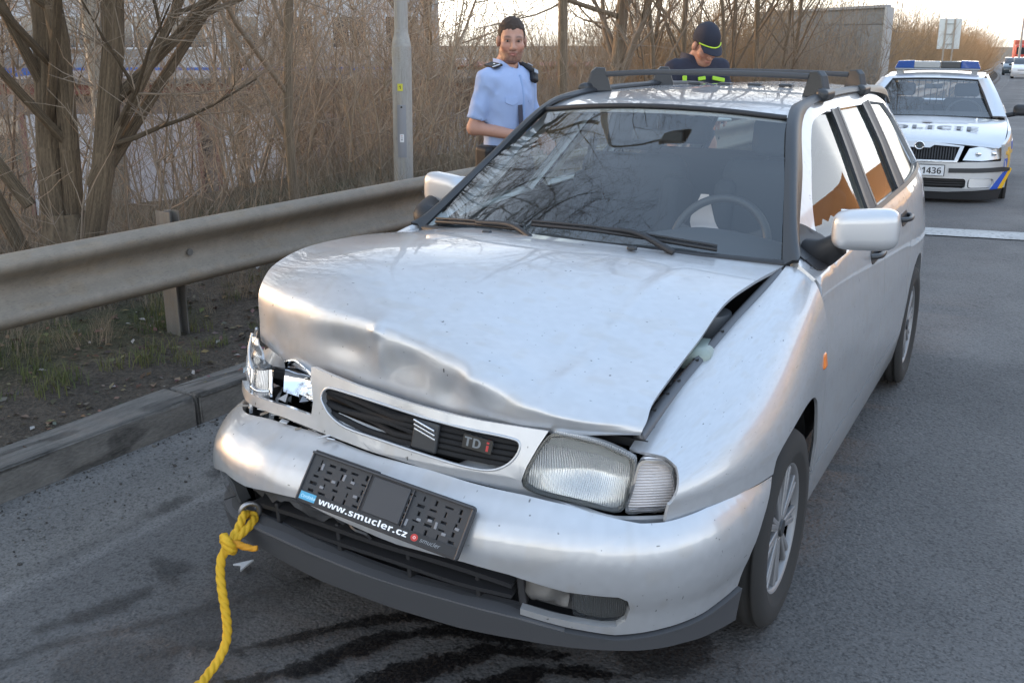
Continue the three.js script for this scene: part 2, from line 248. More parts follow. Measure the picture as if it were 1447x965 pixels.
mesh('bonnet', sheet([
  [[-0.672, 0.952, -0.42], [-0.5, 0.986, -0.35], [-0.292, 1.010, -0.28], [0, 1.016, -0.22], [0.23, 1.005, -0.24], [0.44, 0.985, -0.3], [0.655, 0.962, -0.385]],
  [[-0.675, 0.99, -0.1], [-0.35, 1.021, -0.1], [0, 1.017, -0.1], [0.35, 0.985, -0.105], [0.622, 0.955, -0.15]],
  [[-0.675, 1.004, 0.1], [-0.35, 1.03, 0.08], [0, 1.012, 0.07], [0.35, 0.963, 0.07], [0.598, 0.934, 0.03]],
  [[-0.675, 1.004, 0.26], [-0.35, 1.033, 0.27], [0, 0.991, 0.27], [0.35, 0.915, 0.25], [0.586, 0.878, 0.195]],
  [[-0.668, 0.986, 0.39], [-0.35, 1.012, 0.46], [0, 0.953, 0.47], [0.35, 0.852, 0.45], [0.577, 0.834, 0.36]],
  [[-0.660, 0.958, 0.455], [-0.515, 0.960, 0.525], [-0.35, 0.955, 0.578], [-0.13, 0.943, 0.608], [0, 0.922, 0.605], [0.16, 0.888, 0.612], [0.30, 0.842, 0.60], [0.45, 0.812, 0.565], [0.575, 0.797, 0.51]],
  [[-0.655, 0.912, 0.492], [-0.515, 0.916, 0.562], [-0.376, 0.914, 0.607], [-0.24, 0.914, 0.634], [-0.13, 0.912, 0.647], [0, 0.886, 0.655], [0.09, 0.868, 0.66], [0.17, 0.850, 0.666], [0.27, 0.812, 0.662], [0.37, 0.785, 0.648], [0.48, 0.772, 0.615], [0.580, 0.768, 0.566]],
  [[-0.649, 0.845, 0.502], [-0.511, 0.838, 0.572], [-0.376, 0.833, 0.614], [-0.22, 0.826, 0.64], [0, 0.804, 0.661], [0.18, 0.783, 0.672], [0.30, 0.765, 0.668], [0.45, 0.750, 0.633], [0.577, 0.750, 0.586]],
  [[-0.645, 0.776, 0.505], [-0.511, 0.76, 0.57], [-0.38, 0.75, 0.61], [-0.216, 0.733, 0.64], [-0.141, 0.734, 0.65], [-0.003, 0.722, 0.66], [0.104, 0.716, 0.665], [0.223, 0.717, 0.66], [0.308, 0.72, 0.655], [0.451, 0.725, 0.62], [0.572, 0.735, 0.586]],
  [[-0.635, 0.77, 0.475], [-0.5, 0.752, 0.54], [-0.216, 0.727, 0.61], [0, 0.716, 0.63], [0.223, 0.711, 0.63], [0.451, 0.72, 0.59], [0.562, 0.73, 0.555]],
], 84, 108, { thick: 0.01, f: dentB, flip: false, uv: p => [p[0], p[2] - p[1]] }), silver, car);

for (const sg of [1, -1]) {
  const mir = sg < 0;
  mesh('fender', panel(mapFender, [[0.65, -0.04], [0.589, -0.04], [0.517, -0.036], [0.415, -0.036], [0.262, -0.04], ...openOf([[0.25, -0.01], [0.205, 0.045], [0.14, 0.085], [0.06, 0.106], [-0.03, 0.108], [-0.13, 0.08], [-0.205, 0.02], [-0.25, -0.06], [-0.275, -0.15]]), [-0.277, -0.24], [-0.335, -0.24], [-0.335, 0], [-0.335, 0.2], [-0.342, 0.5], [-0.37, 0.75], [-0.385, 1], [-0.2, 1], [0, 1], [0.2, 1], [0.4, 1], [0.585, 1], [0.589, 0.85], [0.58, 0.66], [0.585, 0.5], [0.612, 0.27], [0.635, 0.05]],
    [], { mirror: mir, thick: 0.009, max: 0.035, f: mir ? (p => p[2] > 0.3 ? [p[0] + 0.03 * sstep(0.3, 0.6, p[2]), p[1] + 0.02 * sstep(0.3, 0.6, p[2]), p[2] - 0.06 * sstep(0.3, 0.6, p[2])] : p) : null }), silver, car);
  const door = mesh('front_door', panel(mapSide, [[-0.34, 0.362], [-0.34, 0.6], [-0.345, 0.86], [-0.4, 0.962], [-0.9, 0.978], [-1.452, 0.978], [-1.45, 0.9], [-1.43, 0.78], [-1.385, 0.57], [-1.36, 0.362]], [], { mirror: mir, thick: 0.025, max: 0.06 }), silver, car);
  const door2 = mesh('rear_door', panel(mapSide, [[-1.365, 0.362], [-1.39, 0.57], [-1.435, 0.78], [-1.455, 0.9], [-1.457, 0.978], [-2.13, 0.978], [-2.13, 0.78], [-2.11, 0.70], ...openOf([[-2.08, 0.5], [-2.05, 0.362]])], [], { mirror: mir, thick: 0.025, max: 0.06 }), silver, car);
  mesh('rear_quarter_panel', panel(mapSide, [[-2.135, 0.978], [-2.135, 0.78], [-2.115, 0.7], [-2.09, 0.5], [-2.085, 0.36], [-2.1, 0.3], ...openOf([[-2.105, 0.36], [-2.135, 0.47], [-2.22, 0.575], [-2.34, 0.625], [-2.46, 0.635], [-2.6, 0.6], [-2.71, 0.51], [-2.77, 0.38], [-2.78, 0.27]]), [-3.35, 0.3], [-3.44, 0.5], [-3.44, 0.978]], [], { mirror: mir, thick: 0.025, max: 0.06 }), silver, car);
  mesh('sill', panel(mapSide, [[-0.28, 0.2], [-0.275, 0.356], [-2.085, 0.356], [-2.1, 0.2]], [], { mirror: mir, thick: 0.03, max: 0.08 }), silver, car);
  // body-coloured side frame over the waistline with three window openings
  const w1 = [[-0.7, 0.985], ...openOf([[-0.764, 1.023], [-0.86, 1.102], [-1.011, 1.203], [-1.168, 1.299], [-1.291, 1.337], [-1.5, 1.347]], 3), [-1.61, 1.34], [-1.52, 1.2], [-1.375, 0.99]], w2 = [[-1.73, 1.344], [-2.24, 1.332], [-2.2, 1.17], [-2.09, 0.99], [-1.52, 0.99], [-1.62, 1.17]], w3 = [[-2.4, 1.337], [-2.9, 1.3], [-3.05, 1.22], [-3.15, 0.99], [-2.25, 0.99], [-2.33, 1.16]];
  const fr = mesh('window_frame', panel(mapSide, [[-0.42, 0.94], [-0.345, 0.94], [-0.375, 0.972], ...openOf([[-0.55, 1.02], [-0.697, 1.077], [-0.903, 1.214], [-1.095, 1.329], [-1.216, 1.372], [-1.521, 1.392], [-2.074, 1.386], [-2.487, 1.369], [-2.84, 1.335], [-3.15, 1.25], [-3.35, 1.1]], 3), [-3.44, 0.982]], [w1, w2, w3], { mirror: mir, thick: 0.03, max: 0.06 }), silver, car);
  for (const w of [w1, w2, w3]) { const cz = w.reduce((s, p) => s + p[0], 0) / w.length; mesh('side_window', panel(mapSide, w.map(([z, y]) => [z + 0.02 * Math.sign(z - cz), y + (y > 1.15 ? 0.012 : -0.008)]), [], { mirror: mir, thick: 0, off: -0.012 }), sideGlass, car); }
  // black seals standing along the window edges
  const seal = (pts, w) => { const o = pts.map(p => p.slice()); return panel(mapSide, [...o, ...o.slice().reverse().map(([a, b]) => [a + w, b])], [], { mirror: mir, thick: 0.012, off: 0.003, max: 0.08 }); };
  for (const [p, w] of [[[[-1.625, 1.35], [-1.53, 1.2], [-1.385, 0.985]], 0.04], [[[-1.74, 1.35], [-1.635, 1.17], [-1.53, 0.985]], 0.03], [[[-2.262, 1.336], [-2.215, 1.17], [-2.1, 0.985]], 0.045], [[[-2.41, 1.342], [-2.345, 1.16], [-2.262, 0.985]], 0.03]]) mesh('window_seal', seal(p, w), trim, car);
  for (const q of [[[-1.6, 1.347], [-1.745, 1.349], [-1.64, 1.17], [-1.525, 0.985], [-1.37, 0.985], [-1.515, 1.2]], [[-2.235, 1.338], [-2.415, 1.342], [-2.345, 1.16], [-2.255, 0.985], [-2.085, 0.985], [-2.195, 1.17]]]) mesh('door_pillar', panel(mapSide, q, [], { mirror: mir, thick: 0.006, off: 0.0015, max: 0.08 }), pillarMat, car);
  mesh('belt_moulding', panel(mapSide, [[-0.43, 0.972], [-0.45, 0.988], [-3.1, 0.992], [-3.1, 0.974]], [], { mirror: mir, thick: 0.014, off: 0.006, max: 0.1 }), trim, car);
  // door handles: dark recess with a bowed grip
  for (const [z, d, lab] of [[-1.25, door, 0], [-2.0, door2, 1]]) {
    const y = 0.852 + 0.02 * lab;
    const c = sideX(y, z) * sg;
    mesh('handle', [panel(mapSide, roundRect(z - 0.085, y - 0.027, z + 0.085, y + 0.027, 0.025), [], { mirror: mir, thick: 0.01, off: 0.002 }), tube([[c - 0.004 * sg, y + 0.004, z - 0.08], [c + 0.024 * sg, y + 0.004, z - 0.045], [c + 0.026 * sg, y + 0.004, z + 0.04], [c - 0.004 * sg, y + 0.004, z + 0.082]], 0.011, 14, 8)], trim, d);
  }
  // repeater lamp
  const rep = rbox(0.022, 0.052, 0.04, 0.012, [sg * 0.812, 0.71, -0.29], [0, 0, sg * 0.15], 4); mesh('side_repeater', rep, amber, car);
  // A-pillar trim, running on as the black roof gutter
  const P = (a, b, c) => [sg * a, b, c];
  mesh('pillar_trim', sheet([
    [P(0.652, 0.955, -0.385), P(0.560, 1.165, -0.725), P(0.478, 1.352, -1.035), P(0.468, 1.388, -1.3), P(0.468, 1.4, -1.8), P(0.468, 1.39, -2.4), P(0.46, 1.36, -3.05), P(0.45, 1.3, -3.34)],
    [P(0.678, 0.97, -0.40), P(0.580, 1.178, -0.745), P(0.502, 1.350, -1.045), P(0.484, 1.396, -1.3), P(0.484, 1.406, -1.8), P(0.484, 1.395, -2.4), P(0.474, 1.36, -3.05), P(0.46, 1.29, -3.34)],
    [P(...mapSide(-0.385, 0.974)), P(...mapSide(-0.6, 1.035)), P(...mapSide(-0.85, 1.18)), P(...mapSide(-1.085, 1.329)), P(0.498, 1.379, -1.3), P(0.496, 1.391, -1.8), P(0.496, 1.376, -2.4), P(0.482, 1.33, -3.05), P(0.466, 1.27, -3.34)]], 60, 8, { thick: 0.012, flip: sg > 0 }), trim, car);
}
// bonnet gap: inner wing rail with punched holes, dark engine bay, reservoir
const railPath = [[0.648, 0.930, -0.36], [0.622, 0.872, -0.05], [0.60, 0.818, 0.18], [0.572, 0.757, 0.4], [0.556, 0.708, 0.55]];
const rail = mesh('inner_wing', tube(railPath, 0.034, 20, 8, { flat: 0.5 }), dullMetal.clone(), car); rail.material.color.setRGB(0.16, 0.16, 0.165); rail.material.roughness = 0.55;
for (const t of [1.6, 2.3, 2.75, 3.05, 3.5]) { const p = crPoint(railPath, t); mesh('bolt_hole', new THREE.CylinderGeometry(0.008, 0.008, 0.004, 12).translate(p[0] + 0.0, p[1] + 0.031, p[2]), darkIn, rail); }
mesh('engine_bay', [box(1.16, 0.02, 0.95, [0, 0.70, 0.08]), box(1.2, 0.5, 0.03, [0, 0.70, -0.42]), box(1.0, 0.12, 0.06, [0, 0.64, 0.44])], darkIn, car);
mesh('strut_tower', [new THREE.CylinderGeometry(0.07, 0.09, 0.12, 20).translate(0.53, 0.83, -0.02), new THREE.CylinderGeometry(0.03, 0.03, 0.03, 16).translate(0.53, 0.9, -0.02)], std([0.12, 0.125, 0.13], 0.6, 0.4), car);
mesh('washer_tank', rbox(0.1, 0.11, 0.14, 0.03, [0.57, 0.80, 0.17], [0, 0.1, 0]), phys([0.35, 0.42, 0.38], 0.4, 0, { transmission: 0.3, thickness: 0 }), car);
mesh('hose', [tube([[0.55, 0.78, 0.45], [0.5, 0.80, 0.3], [0.54, 0.80, 0.1], [0.45, 0.84, -0.2]], 0.016, 20, 8), tube([[0.56, 0.73, 0.5], [0.50, 0.76, 0.42], [0.53, 0.78, 0.3]], 0.011, 16, 8)], rubber, car);

// front mask with the grille opening
const grillLoop = loopOf([[-0.286, 0.722], [-0.272, 0.745], [-0.235, 0.750], [-0.104, 0.743], [0.048, 0.729], [0.168, 0.719], [0.27, 0.713], [0.305, 0.704], [0.303, 0.675], [0.278, 0.646], [0.234, 0.629], [0.159, 0.63], [0.06, 0.64], [-0.07, 0.652], [-0.187, 0.661], [-0.245, 0.679], [-0.275, 0.703]], 4);
mesh('front_mask', panel(mapFront, [[0.656, 0.530], [0.595, 0.532], [0.527, 0.545], [0.428, 0.562], [0.325, 0.577], [0.254, 0.586], [0.179, 0.593], [0.062, 0.605], [-0.088, 0.617], [-0.207, 0.626], [-0.312, 0.632], [-0.428, 0.637], [-0.54, 0.634], [-0.63, 0.625], [-0.69, 0.63], [-0.7, 0.655], [-0.645, 0.652], [-0.54, 0.662], [-0.43, 0.668], [-0.318, 0.664], [-0.316, 0.70], [-0.334, 0.772], [-0.333, 0.79], [-0.176, 0.772], [0.026, 0.755], [0.2, 0.742], [0.372, 0.738], [0.352, 0.70], [0.33, 0.65], [0.320, 0.615], [0.324, 0.60], [0.335, 0.592], [0.377, 0.581], [0.478, 0.568], [0.554, 0.558], [0.66, 0.556], [0.664, 0.545]], [grillLoop], { thick: 0.018, off: 0.003, max: 0.035, f: p => [p[0], p[1], p[2] + 0.004 * noise(p[0] * 9, p[1] * 9, 1) + 0.035 * sstep(0.38, 0.56, p[0]) * sstep(0.585, 0.56, p[1])] }), silver, car);
const rim = []; { const L = grillLoop.map(([a, b]) => { const p = mapFront(a, b); return [p[0], p[1], p[2] + 0.003]; }); L.push(L[0]); rim.push(tube(L, 0.0035, 0, 6, { raw: true })); }
mesh('grille_surround', rim, silverPlain, car);
const gr = mesh('grille', panel((x, y) => [x, y, frontZ(x, y) - 0.06], [[-0.33, 0.64], [-0.33, 0.78], [0.34, 0.74], [0.34, 0.6]], [], { thick: 0 }), darkIn, car);
for (let k = 0; k < 5; k++) {
  const pts = []; for (let i = 0; i <= 10; i++) { const x = mix(-0.282, 0.302, i / 10), top = mix(0.742, 0.704, i / 10), bot = mix(0.672, 0.634, i / 10), y = mix(top, bot, (k + 0.6) / 5) - 0.006 * Math.sin(i / 10 * Math.PI); pts.push([x, y + (x < -0.02 ? 0.006 * Math.sin(k * 2 + i) : 0), frontZ(x, y) - 0.022 - (x < -0.05 ? 0.012 * (k % 2) : 0)]); }
  mesh('slat', tube(pts, 0.0065, 24, 6, { flat: 2.4 }), darkIn, gr);
}
const bd = mesh('badge', rbox(0.075, 0.078, 0.014, 0.008, [0.055, 0.683, frontZ(0.055, 0.683) - 0.004], [-0.2, 0, -0.08]), trim, gr);
for (let k = 0; k < 6; k++) mesh('badge_bar', rbox(0.066, 0.0055, 0.01, 0.002, [0.055, 0.713 - k * 0.012, frontZ(0.055, 0.69) + 0.0035 - 0.001 * k], [-0.2, 0, -0.08 - 0.22 * (k < 3 ? 1 : 0.6)]), chrome, bd);
{ // TDi letters
  const letters = (w, h) => canvasTex(w, h, g => { g.fillStyle = '#0b0b0c'; g.fillRect(0, 0, w, h); g.font = 'bold 92px sans-serif'; g.textBaseline = 'middle'; g.fillStyle = '#6d7276'; g.fillText('TD', 8, h / 2); g.fillStyle = '#b32a2c'; g.fillRect(154, 40, 16, 42); g.fillRect(154, 16, 16, 14); });
  const y = 0.687; const pg = new THREE.PlaneGeometry(0.078, 0.034); pg.rotateX(-0.2); pg.rotateZ(-0.12); pg.rotateY(0.1); pg.translate(0.2, y, frontZ(0.2, y) + 0.003);
  mesh('engine_emblem', [pg, rbox(0.078, 0.034, 0.005, 0.002, [0.2, y, frontZ(0.2, y) - 0.002], [-0.2, 0.1, -0.12])], new THREE.MeshStandardMaterial({ map: letters(192, 96), roughness: 0.35 }), gr);
}
mesh('slam_panel', sheet([[[0.118, 0.607, 0.69], [0.17, 0.632, 0.69], [0.25, 0.632, 0.68], [0.275, 0.63, 0.665]], [[0.12, 0.613, 0.715], [0.17, 0.618, 0.712], [0.25, 0.62, 0.70], [0.29, 0.635, 0.68]]], 12, 2, { thick: 0.006 }), silverPlain, gr);
mesh('support_strip', sheet([[[-0.235, 0.684, 0.685], [-0.1, 0.664, 0.69], [0.0, 0.652, 0.69]], [[-0.225, 0.665, 0.70], [-0.1, 0.648, 0.71], [0.0, 0.637, 0.71]]], 12, 2, { thick: 0.006 }), silverPlain, gr);

// left headlight: ribbed lens over a bright reflector, grey hood strip on top
const hlLoop = loopOf([[0.374, 0.728], [0.414, 0.732], [0.498, 0.719], [0.563, 0.692], [0.574, 0.676], [0.57, 0.621], [0.552, 0.562], [0.478, 0.571], [0.377, 0.584], [0.336, 0.597], [0.325, 0.615], [0.337, 0.66]], 4);
const shrink = (L, k) => { const cx = L.reduce((s, p) => s + p[0], 0) / L.length, cy = L.reduce((s, p) => s + p[1], 0) / L.length; return L.map(([a, b]) => [cx + (a - cx) * k, cy + (b - cy) * k]); };
const hl = mesh('headlight', panel((x, y) => [x, y, frontZ(x, y) - 0.014 - 0.05 * Math.exp(-(((x - 0.455) / 0.085) ** 2) - (((y - 0.635) / 0.045) ** 2))], hlLoop, [], { thick: 0.02, max: 0.02 }), chrome.clone(), car);
hl.material.color.setRGB(0.9, 0.91, 0.92); hl.material.roughness = 0.24; hl.material.metalness = 0.7; hl.material.bumpMap = ribs; hl.material.bumpScale = 0.002;
mesh('lens', panel(mapFront, hlLoop, [], { off: 0.008, thick: 0, max: 0.02 }), lens, hl);
mesh('lens_rim', panel(mapFront, hlLoop, [shrink(hlLoop, 0.96)], { off: 0.006, thick: 0.02, max: 0.02 }), std([0.07, 0.072, 0.07], 0.3), hl);
mesh('lamp_hood', panel((x, y) => [x, y, frontZ(x, y) - 0.004], [[0.38, 0.722], [0.414, 0.726], [0.498, 0.713], [0.56, 0.687], [0.563, 0.672], [0.5, 0.693], [0.41, 0.703], [0.37, 0.705]], [], { thick: 0.02 }), std([0.2, 0.205, 0.2], 0.5), hl);
// left indicator
const inLoop = loopOf([[0.583, 0.68], [0.61, 0.684], [0.638, 0.678], [0.655, 0.655], [0.664, 0.612], [0.66, 0.575], [0.645, 0.56], [0.6, 0.559], [0.563, 0.56], [0.574, 0.62]], 4);
const frontIn = (x, y) => { const p = mapFront(x, y); return p; };
const ind = mesh('indicator', panel((x, y) => [x, y, frontZ(x, y) - 0.02], inLoop, [], { thick: 0.02, max: 0.02 }), std([0.85, 0.81, 0.79], 0.35, 0.25, { bumpMap: ribsH, bumpScale: 0.002 }), car);
mesh('lens', panel(frontIn, shrink(inLoop, 0.97), [], { off: 0.008, thick: 0, max: 0.02 }), lensH, ind);
mesh('lens_rim', panel(frontIn, inLoop, [shrink(inLoop, 0.89)], { off: 0.003, thick: 0.012, max: 0.02 }), phys([0.16, 0.16, 0.16], 0.2, 0.3, { clearcoat: 1 }), ind);

// smashed right headlight: loose reflector, inner divider, bracket, cracked corner glass
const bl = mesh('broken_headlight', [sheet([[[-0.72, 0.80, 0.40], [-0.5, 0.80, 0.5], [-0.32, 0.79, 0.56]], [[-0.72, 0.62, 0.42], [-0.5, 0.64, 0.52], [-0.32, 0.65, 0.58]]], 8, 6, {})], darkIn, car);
mesh('reflector', sheet([[[-0.482, 0.764, 0.6], [-0.44, 0.776, 0.61], [-0.40, 0.770, 0.625], [-0.362, 0.752, 0.63]], [[-0.494, 0.735, 0.585], [-0.45, 0.742, 0.57], [-0.4, 0.738, 0.575], [-0.342, 0.735, 0.612]], [[-0.496, 0.705, 0.59], [-0.45, 0.70, 0.565], [-0.4, 0.702, 0.573], [-0.330, 0.71, 0.615]], [[-0.488, 0.676, 0.605], [-0.44, 0.668, 0.6], [-0.4, 0.668, 0.61], [-0.322, 0.678, 0.635]]], 20, 20, { thick: 0.003 }), chrome, bl);
mesh('divider', [sheet([[[-0.6, 0.722, 0.59], [-0.565, 0.728, 0.61], [-0.528, 0.734, 0.6]], [[-0.6, 0.67, 0.60], [-0.562, 0.672, 0.625], [-0.52, 0.675, 0.615]], [[-0.597, 0.63, 0.6], [-0.56, 0.625, 0.62], [-0.512, 0.628, 0.61]]], 10, 10, { thick: 0.004 })], phys([0.6, 0.6, 0.6], 0.12, 0.6, { clearcoat: 1, bumpMap: ribs, bumpScale: 0.002 }), bl);
mesh('divider_rib', [tube([[-0.6, 0.724, 0.6], [-0.6, 0.67, 0.61], [-0.597, 0.628, 0.61]], 0.006, 8, 6), tube([[-0.526, 0.736, 0.607], [-0.518, 0.675, 0.622], [-0.51, 0.626, 0.617]], 0.007, 8, 6), tube([[-0.6, 0.676, 0.612], [-0.56, 0.674, 0.63], [-0.52, 0.677, 0.62]], 0.004, 8, 6)], chrome, bl);
mesh('bracket', [sheet([[[-0.652, 0.795, 0.53], [-0.62, 0.80, 0.555], [-0.6, 0.785, 0.56]], [[-0.648, 0.75, 0.545], [-0.62, 0.755, 0.565], [-0.585, 0.75, 0.565]], [[-0.632, 0.712, 0.555], [-0.60, 0.716, 0.568], [-0.562, 0.724, 0.565]]], 10, 10, { thick: 0.006, f: p => [p[0], p[1], p[2] + 0.008 * noise(p[0] * 60, p[1] * 60, 2)] }), new THREE.CylinderGeometry(0.012, 0.012, 0.014, 14).rotateX(1.4).translate(-0.598, 0.745, 0.575)], std([0.6, 0.62, 0.64], 0.25, 0.8), bl);
mesh('corner_frame', [tube([[-0.668, 0.80, 0.515], [-0.672, 0.752, 0.53], [-0.65, 0.708, 0.55], [-0.61, 0.698, 0.575]], 0.0055, 14, 6), tube([[-0.7, 0.64, 0.50], [-0.73, 0.69, 0.47], [-0.70, 0.775, 0.47], [-0.664, 0.81, 0.5]], 0.006, 14, 6)], silverPlain, bl);
mesh('cracked_lens', sheet([[[-0.70, 0.78, 0.475], [-0.672, 0.76, 0.525]], [[-0.73, 0.70, 0.475], [-0.68, 0.7, 0.54], [-0.61, 0.695, 0.58]], [[-0.705, 0.645, 0.51], [-0.66, 0.64, 0.56], [-0.6, 0.64, 0.60]]], 10, 10, { f: p => [p[0], p[1], p[2] + 0.01 * noise(p[0] * 45, p[1] * 45, 5)] }), phys([0.8, 0.86, 0.92], 0.08, 0, { transmission: 0.75, thickness: 0, ior: 1.5 }), bl);
for (let k = 0; k < 7; k++) { const x = mix(-0.48, -0.33, (k + 0.5) / 7) + rr(-0.01, 0.01), y = 0.652 + rr(0, 0.022); mesh('shard', new THREE.TetrahedronGeometry(rr(0.008, 0.02)).rotateX(rr(0, 3)).rotateY(rr(0, 3)).translate(x, y, 0.62 + rr(-0.02, 0.02)), k % 2 ? dullMetal : trim, bl); }
mesh('shard', new THREE.TetrahedronGeometry(0.022).scale(1.6, 0.5, 0.5).rotateZ(0.6).translate(-0.75, 0.665, 0.46), phys([0.7, 0.85, 0.95], 0.1, 0, { transmission: 0.7, thickness: 0 }), bl);

// bumper skin
const bTop = [[1.2, 0.547], [1.03, 0.562], [0.878, 0.569], [0.732, 0.565], [0.666, 0.567], [0.585, 0.578], [0.475, 0.59], [0.361, 0.596], [0.204, 0.6], [0.074, 0.605], [-0.088, 0.609], [-0.221, 0.617], [-0.345, 0.622], [-0.472, 0.619], [-0.6, 0.61], [-0.73, 0.6], [-0.9, 0.585], [-1.03, 0.575], [-1.2, 0.555]];
const fogHole = [[0.372, 0.331], [0.452, 0.318], [0.574, 0.304], [0.612, 0.306], [0.634, 0.322], [0.643, 0.358], [0.634, 0.386], [0.612, 0.398], [0.489, 0.405], [0.354, 0.432]];
mesh('bumper', panel(mapBumper, [...bTop, [-1.13, 0.47], [-1.08, 0.38], [-0.95, 0.385], [-0.82, 0.41], [-0.72, 0.44], [-0.586, 0.474], [-0.472, 0.473], [-0.337, 0.49], [-0.26, 0.498], [-0.15, 0.48], [0.054, 0.45], [0.239, 0.444], ...fogHole.slice().reverse(), [0.371, 0.313], [0.487, 0.294], [0.61, 0.28], [0.745, 0.288], [0.896, 0.292], [1.04, 0.302], [1.06, 0.4], [1.11, 0.47]], [], { thick: 0.02, max: 0.03, f: p => { const k = sstep(-0.2, -0.5, p[0]); return [p[0] + 0.004 * k * noise(p[1] * 12, p[2] * 6, 2), p[1] + 0.006 * k * noise(p[0] * 8, p[2] * 8, 4), p[2] + 0.008 * k * noise(p[0] * 10, p[1] * 14, 6) - 0.012 * Math.exp(-(((p[0] - 0.03) / 0.2) ** 2) - (((p[1] - 0.6) / 0.03) ** 2))]; } }), silver, car);
// damaged edges: torn strip between mask and bumper, exposed foam under the left-hand wing
mesh('torn_edge', [tube([[-0.66, 0.615, 0.56], [-0.55, 0.63, 0.62], [-0.43, 0.632, 0.665], [-0.3, 0.626, 0.69], [-0.15, 0.618, 0.705], [0, 0.606, 0.715], [0.15, 0.594, 0.715], [0.3, 0.582, 0.70]], t => 0.009 + 0.005 * noise(t * 23, 1, 1), 60, 6), tube([[0.3, 0.575, 0.70], [0.45, 0.561, 0.66], [0.58, 0.53, 0.60], [0.655, 0.528, 0.565], [0.71, 0.56, 0.46], [0.765, 0.565, 0.35], [0.805, 0.55, 0.26]].map(([x, y, z]) => [x, y - 0.012, z]), 0.007, 40, 6)], trim, car);
mesh('exposed_bracket', [tube([[0.70, 0.561, 0.52], [0.735, 0.568, 0.43], [0.77, 0.562, 0.35]], t => 0.010 + 0.005 * noise(t * 30, 4, 1), 40, 6), ...[0.15, 0.4, 0.62, 0.85].map(t => rbox(0.012, 0.016, 0.03, 0.004, [mix(0.705, 0.79, t), 0.563 + 0.006 * Math.sin(t * 9), mix(0.52, 0.34, t)], [0.2, 0.4, 0.3 * t]))], std([0.22, 0.27, 0.36], 0.5), car);
// chips knocked out of the torn edge on the damaged side
for (let k = 0; k < 16; k++) { const t = k / 15, x = mix(-0.62, -0.2, t); mesh('paint_flake', rbox(rr(0.012, 0.035), 0.004, rr(0.006, 0.014), 0.0015, [x, mix(0.617, 0.622, t) + rr(-0.006, 0.008), mix(0.60, 0.715, t) + rr(0, 0.03)], [rr(-0.5, 0.5), rr(-0.6, 0.6), rr(-0.3, 0.3)]), k % 3 ? silverPlain : std([0.3, 0.26, 0.22], 0.8), car); }

// lower lip of unpainted grey plastic
const lipTop = [[1.045, 0.298], [0.896, 0.288], [0.745, 0.282], [0.611, 0.274], [0.487, 0.288], [0.369, 0.307], [0.207, 0.318], [-0.023, 0.327], [-0.245, 0.345], [-0.441, 0.352], [-0.6, 0.335], [-0.72, 0.335]];
const lipBot = [[-0.72, 0.275], [-0.57, 0.28], [-0.435, 0.286], [-0.213, 0.262], [0.045, 0.248], [0.203, 0.243], [0.37, 0.245], [0.613, 0.243], [0.804, 0.235], [1.05, 0.20]];
mesh('bumper_lip', panel((s, y) => { const p = mapBumper(s, y), k = sstep(0.33, 0.31, y) * 0.0; return [p[0], p[1], p[2] + k]; }, [...lipTop, ...lipBot], [], { thick: 0.05, off: 0.012, max: 0.04, back: true }), greyPl, car);
mesh('lip_ledge', sheet([lipTop.slice(4).map(([s, y]) => { const p = mapBumper(s, y); return [p[0], p[1] + 0.002, p[2] + 0.011]; }), lipTop.slice(4).map(([s, y]) => { const p = mapBumper(s, y); return [p[0] * 0.96, p[1] + 0.006, p[2] - 0.05]; })], 40, 2, { thick: 0.006 }), std([0.10, 0.10, 0.105], 0.6), car);
mesh('bumper_lip', panel((s, y) => mapBumper(s, y), [[-0.73, 0.335], [-0.73, 0.262], [-0.9, 0.25], [-1.04, 0.24], [-1.06, 0.33], [-0.9, 0.335]], [], { thick: 0.05, off: 0.008, back: true }), greyPl, car);
// lower grille: dark opening, slats, uprights
const lg = mesh('lower_grille', panel((s, y) => { const p = mapBumper(s, y); return [p[0], p[1], p[2] - 0.11]; }, [[-0.8, 0.24], [-0.8, 0.5], [0.7, 0.47], [0.7, 0.24]], [], { thick: 0.01, max: 0.08 }), darkIn, car);
mesh('slat', sheet([[[-0.5, 0.377, 0.735], [-0.277, 0.404, 0.79], [-0.037, 0.407, 0.82], [0.18, 0.397, 0.815], [0.335, 0.37, 0.79]], [[-0.5, 0.387, 0.68], [-0.277, 0.414, 0.73], [-0.037, 0.417, 0.76], [0.18, 0.407, 0.755], [0.335, 0.38, 0.73]]], 24, 2, { thick: 0.014 }), blackPl, lg);
mesh('slat', sheet([[[-0.46, 0.343, 0.73], [-0.186, 0.367, 0.80], [0.013, 0.37, 0.82], [0.199, 0.355, 0.815], [0.335, 0.343, 0.79]], [[-0.46, 0.353, 0.68], [-0.186, 0.377, 0.74], [0.013, 0.38, 0.76], [0.199, 0.365, 0.755], [0.335, 0.353, 0.73]]], 24, 2, { thick: 0.012 }), blackPl, lg);
for (const x of [-0.40, -0.17, 0.05, 0.24]) { const z = frontZ(x, 0.4) + 0.055; mesh('upright', rbox(0.012, 0.12, 0.07, 0.004, [x, 0.375 - 0.03 * Math.abs(x), z - 0.02], [0.1, 0, 0]), blackPl, lg); }
mesh('upright', rbox(0.02, 0.10, 0.09, 0.006, [0.345, 0.375, 0.74], [0, 0.3, 0.1]), blackPl, lg);
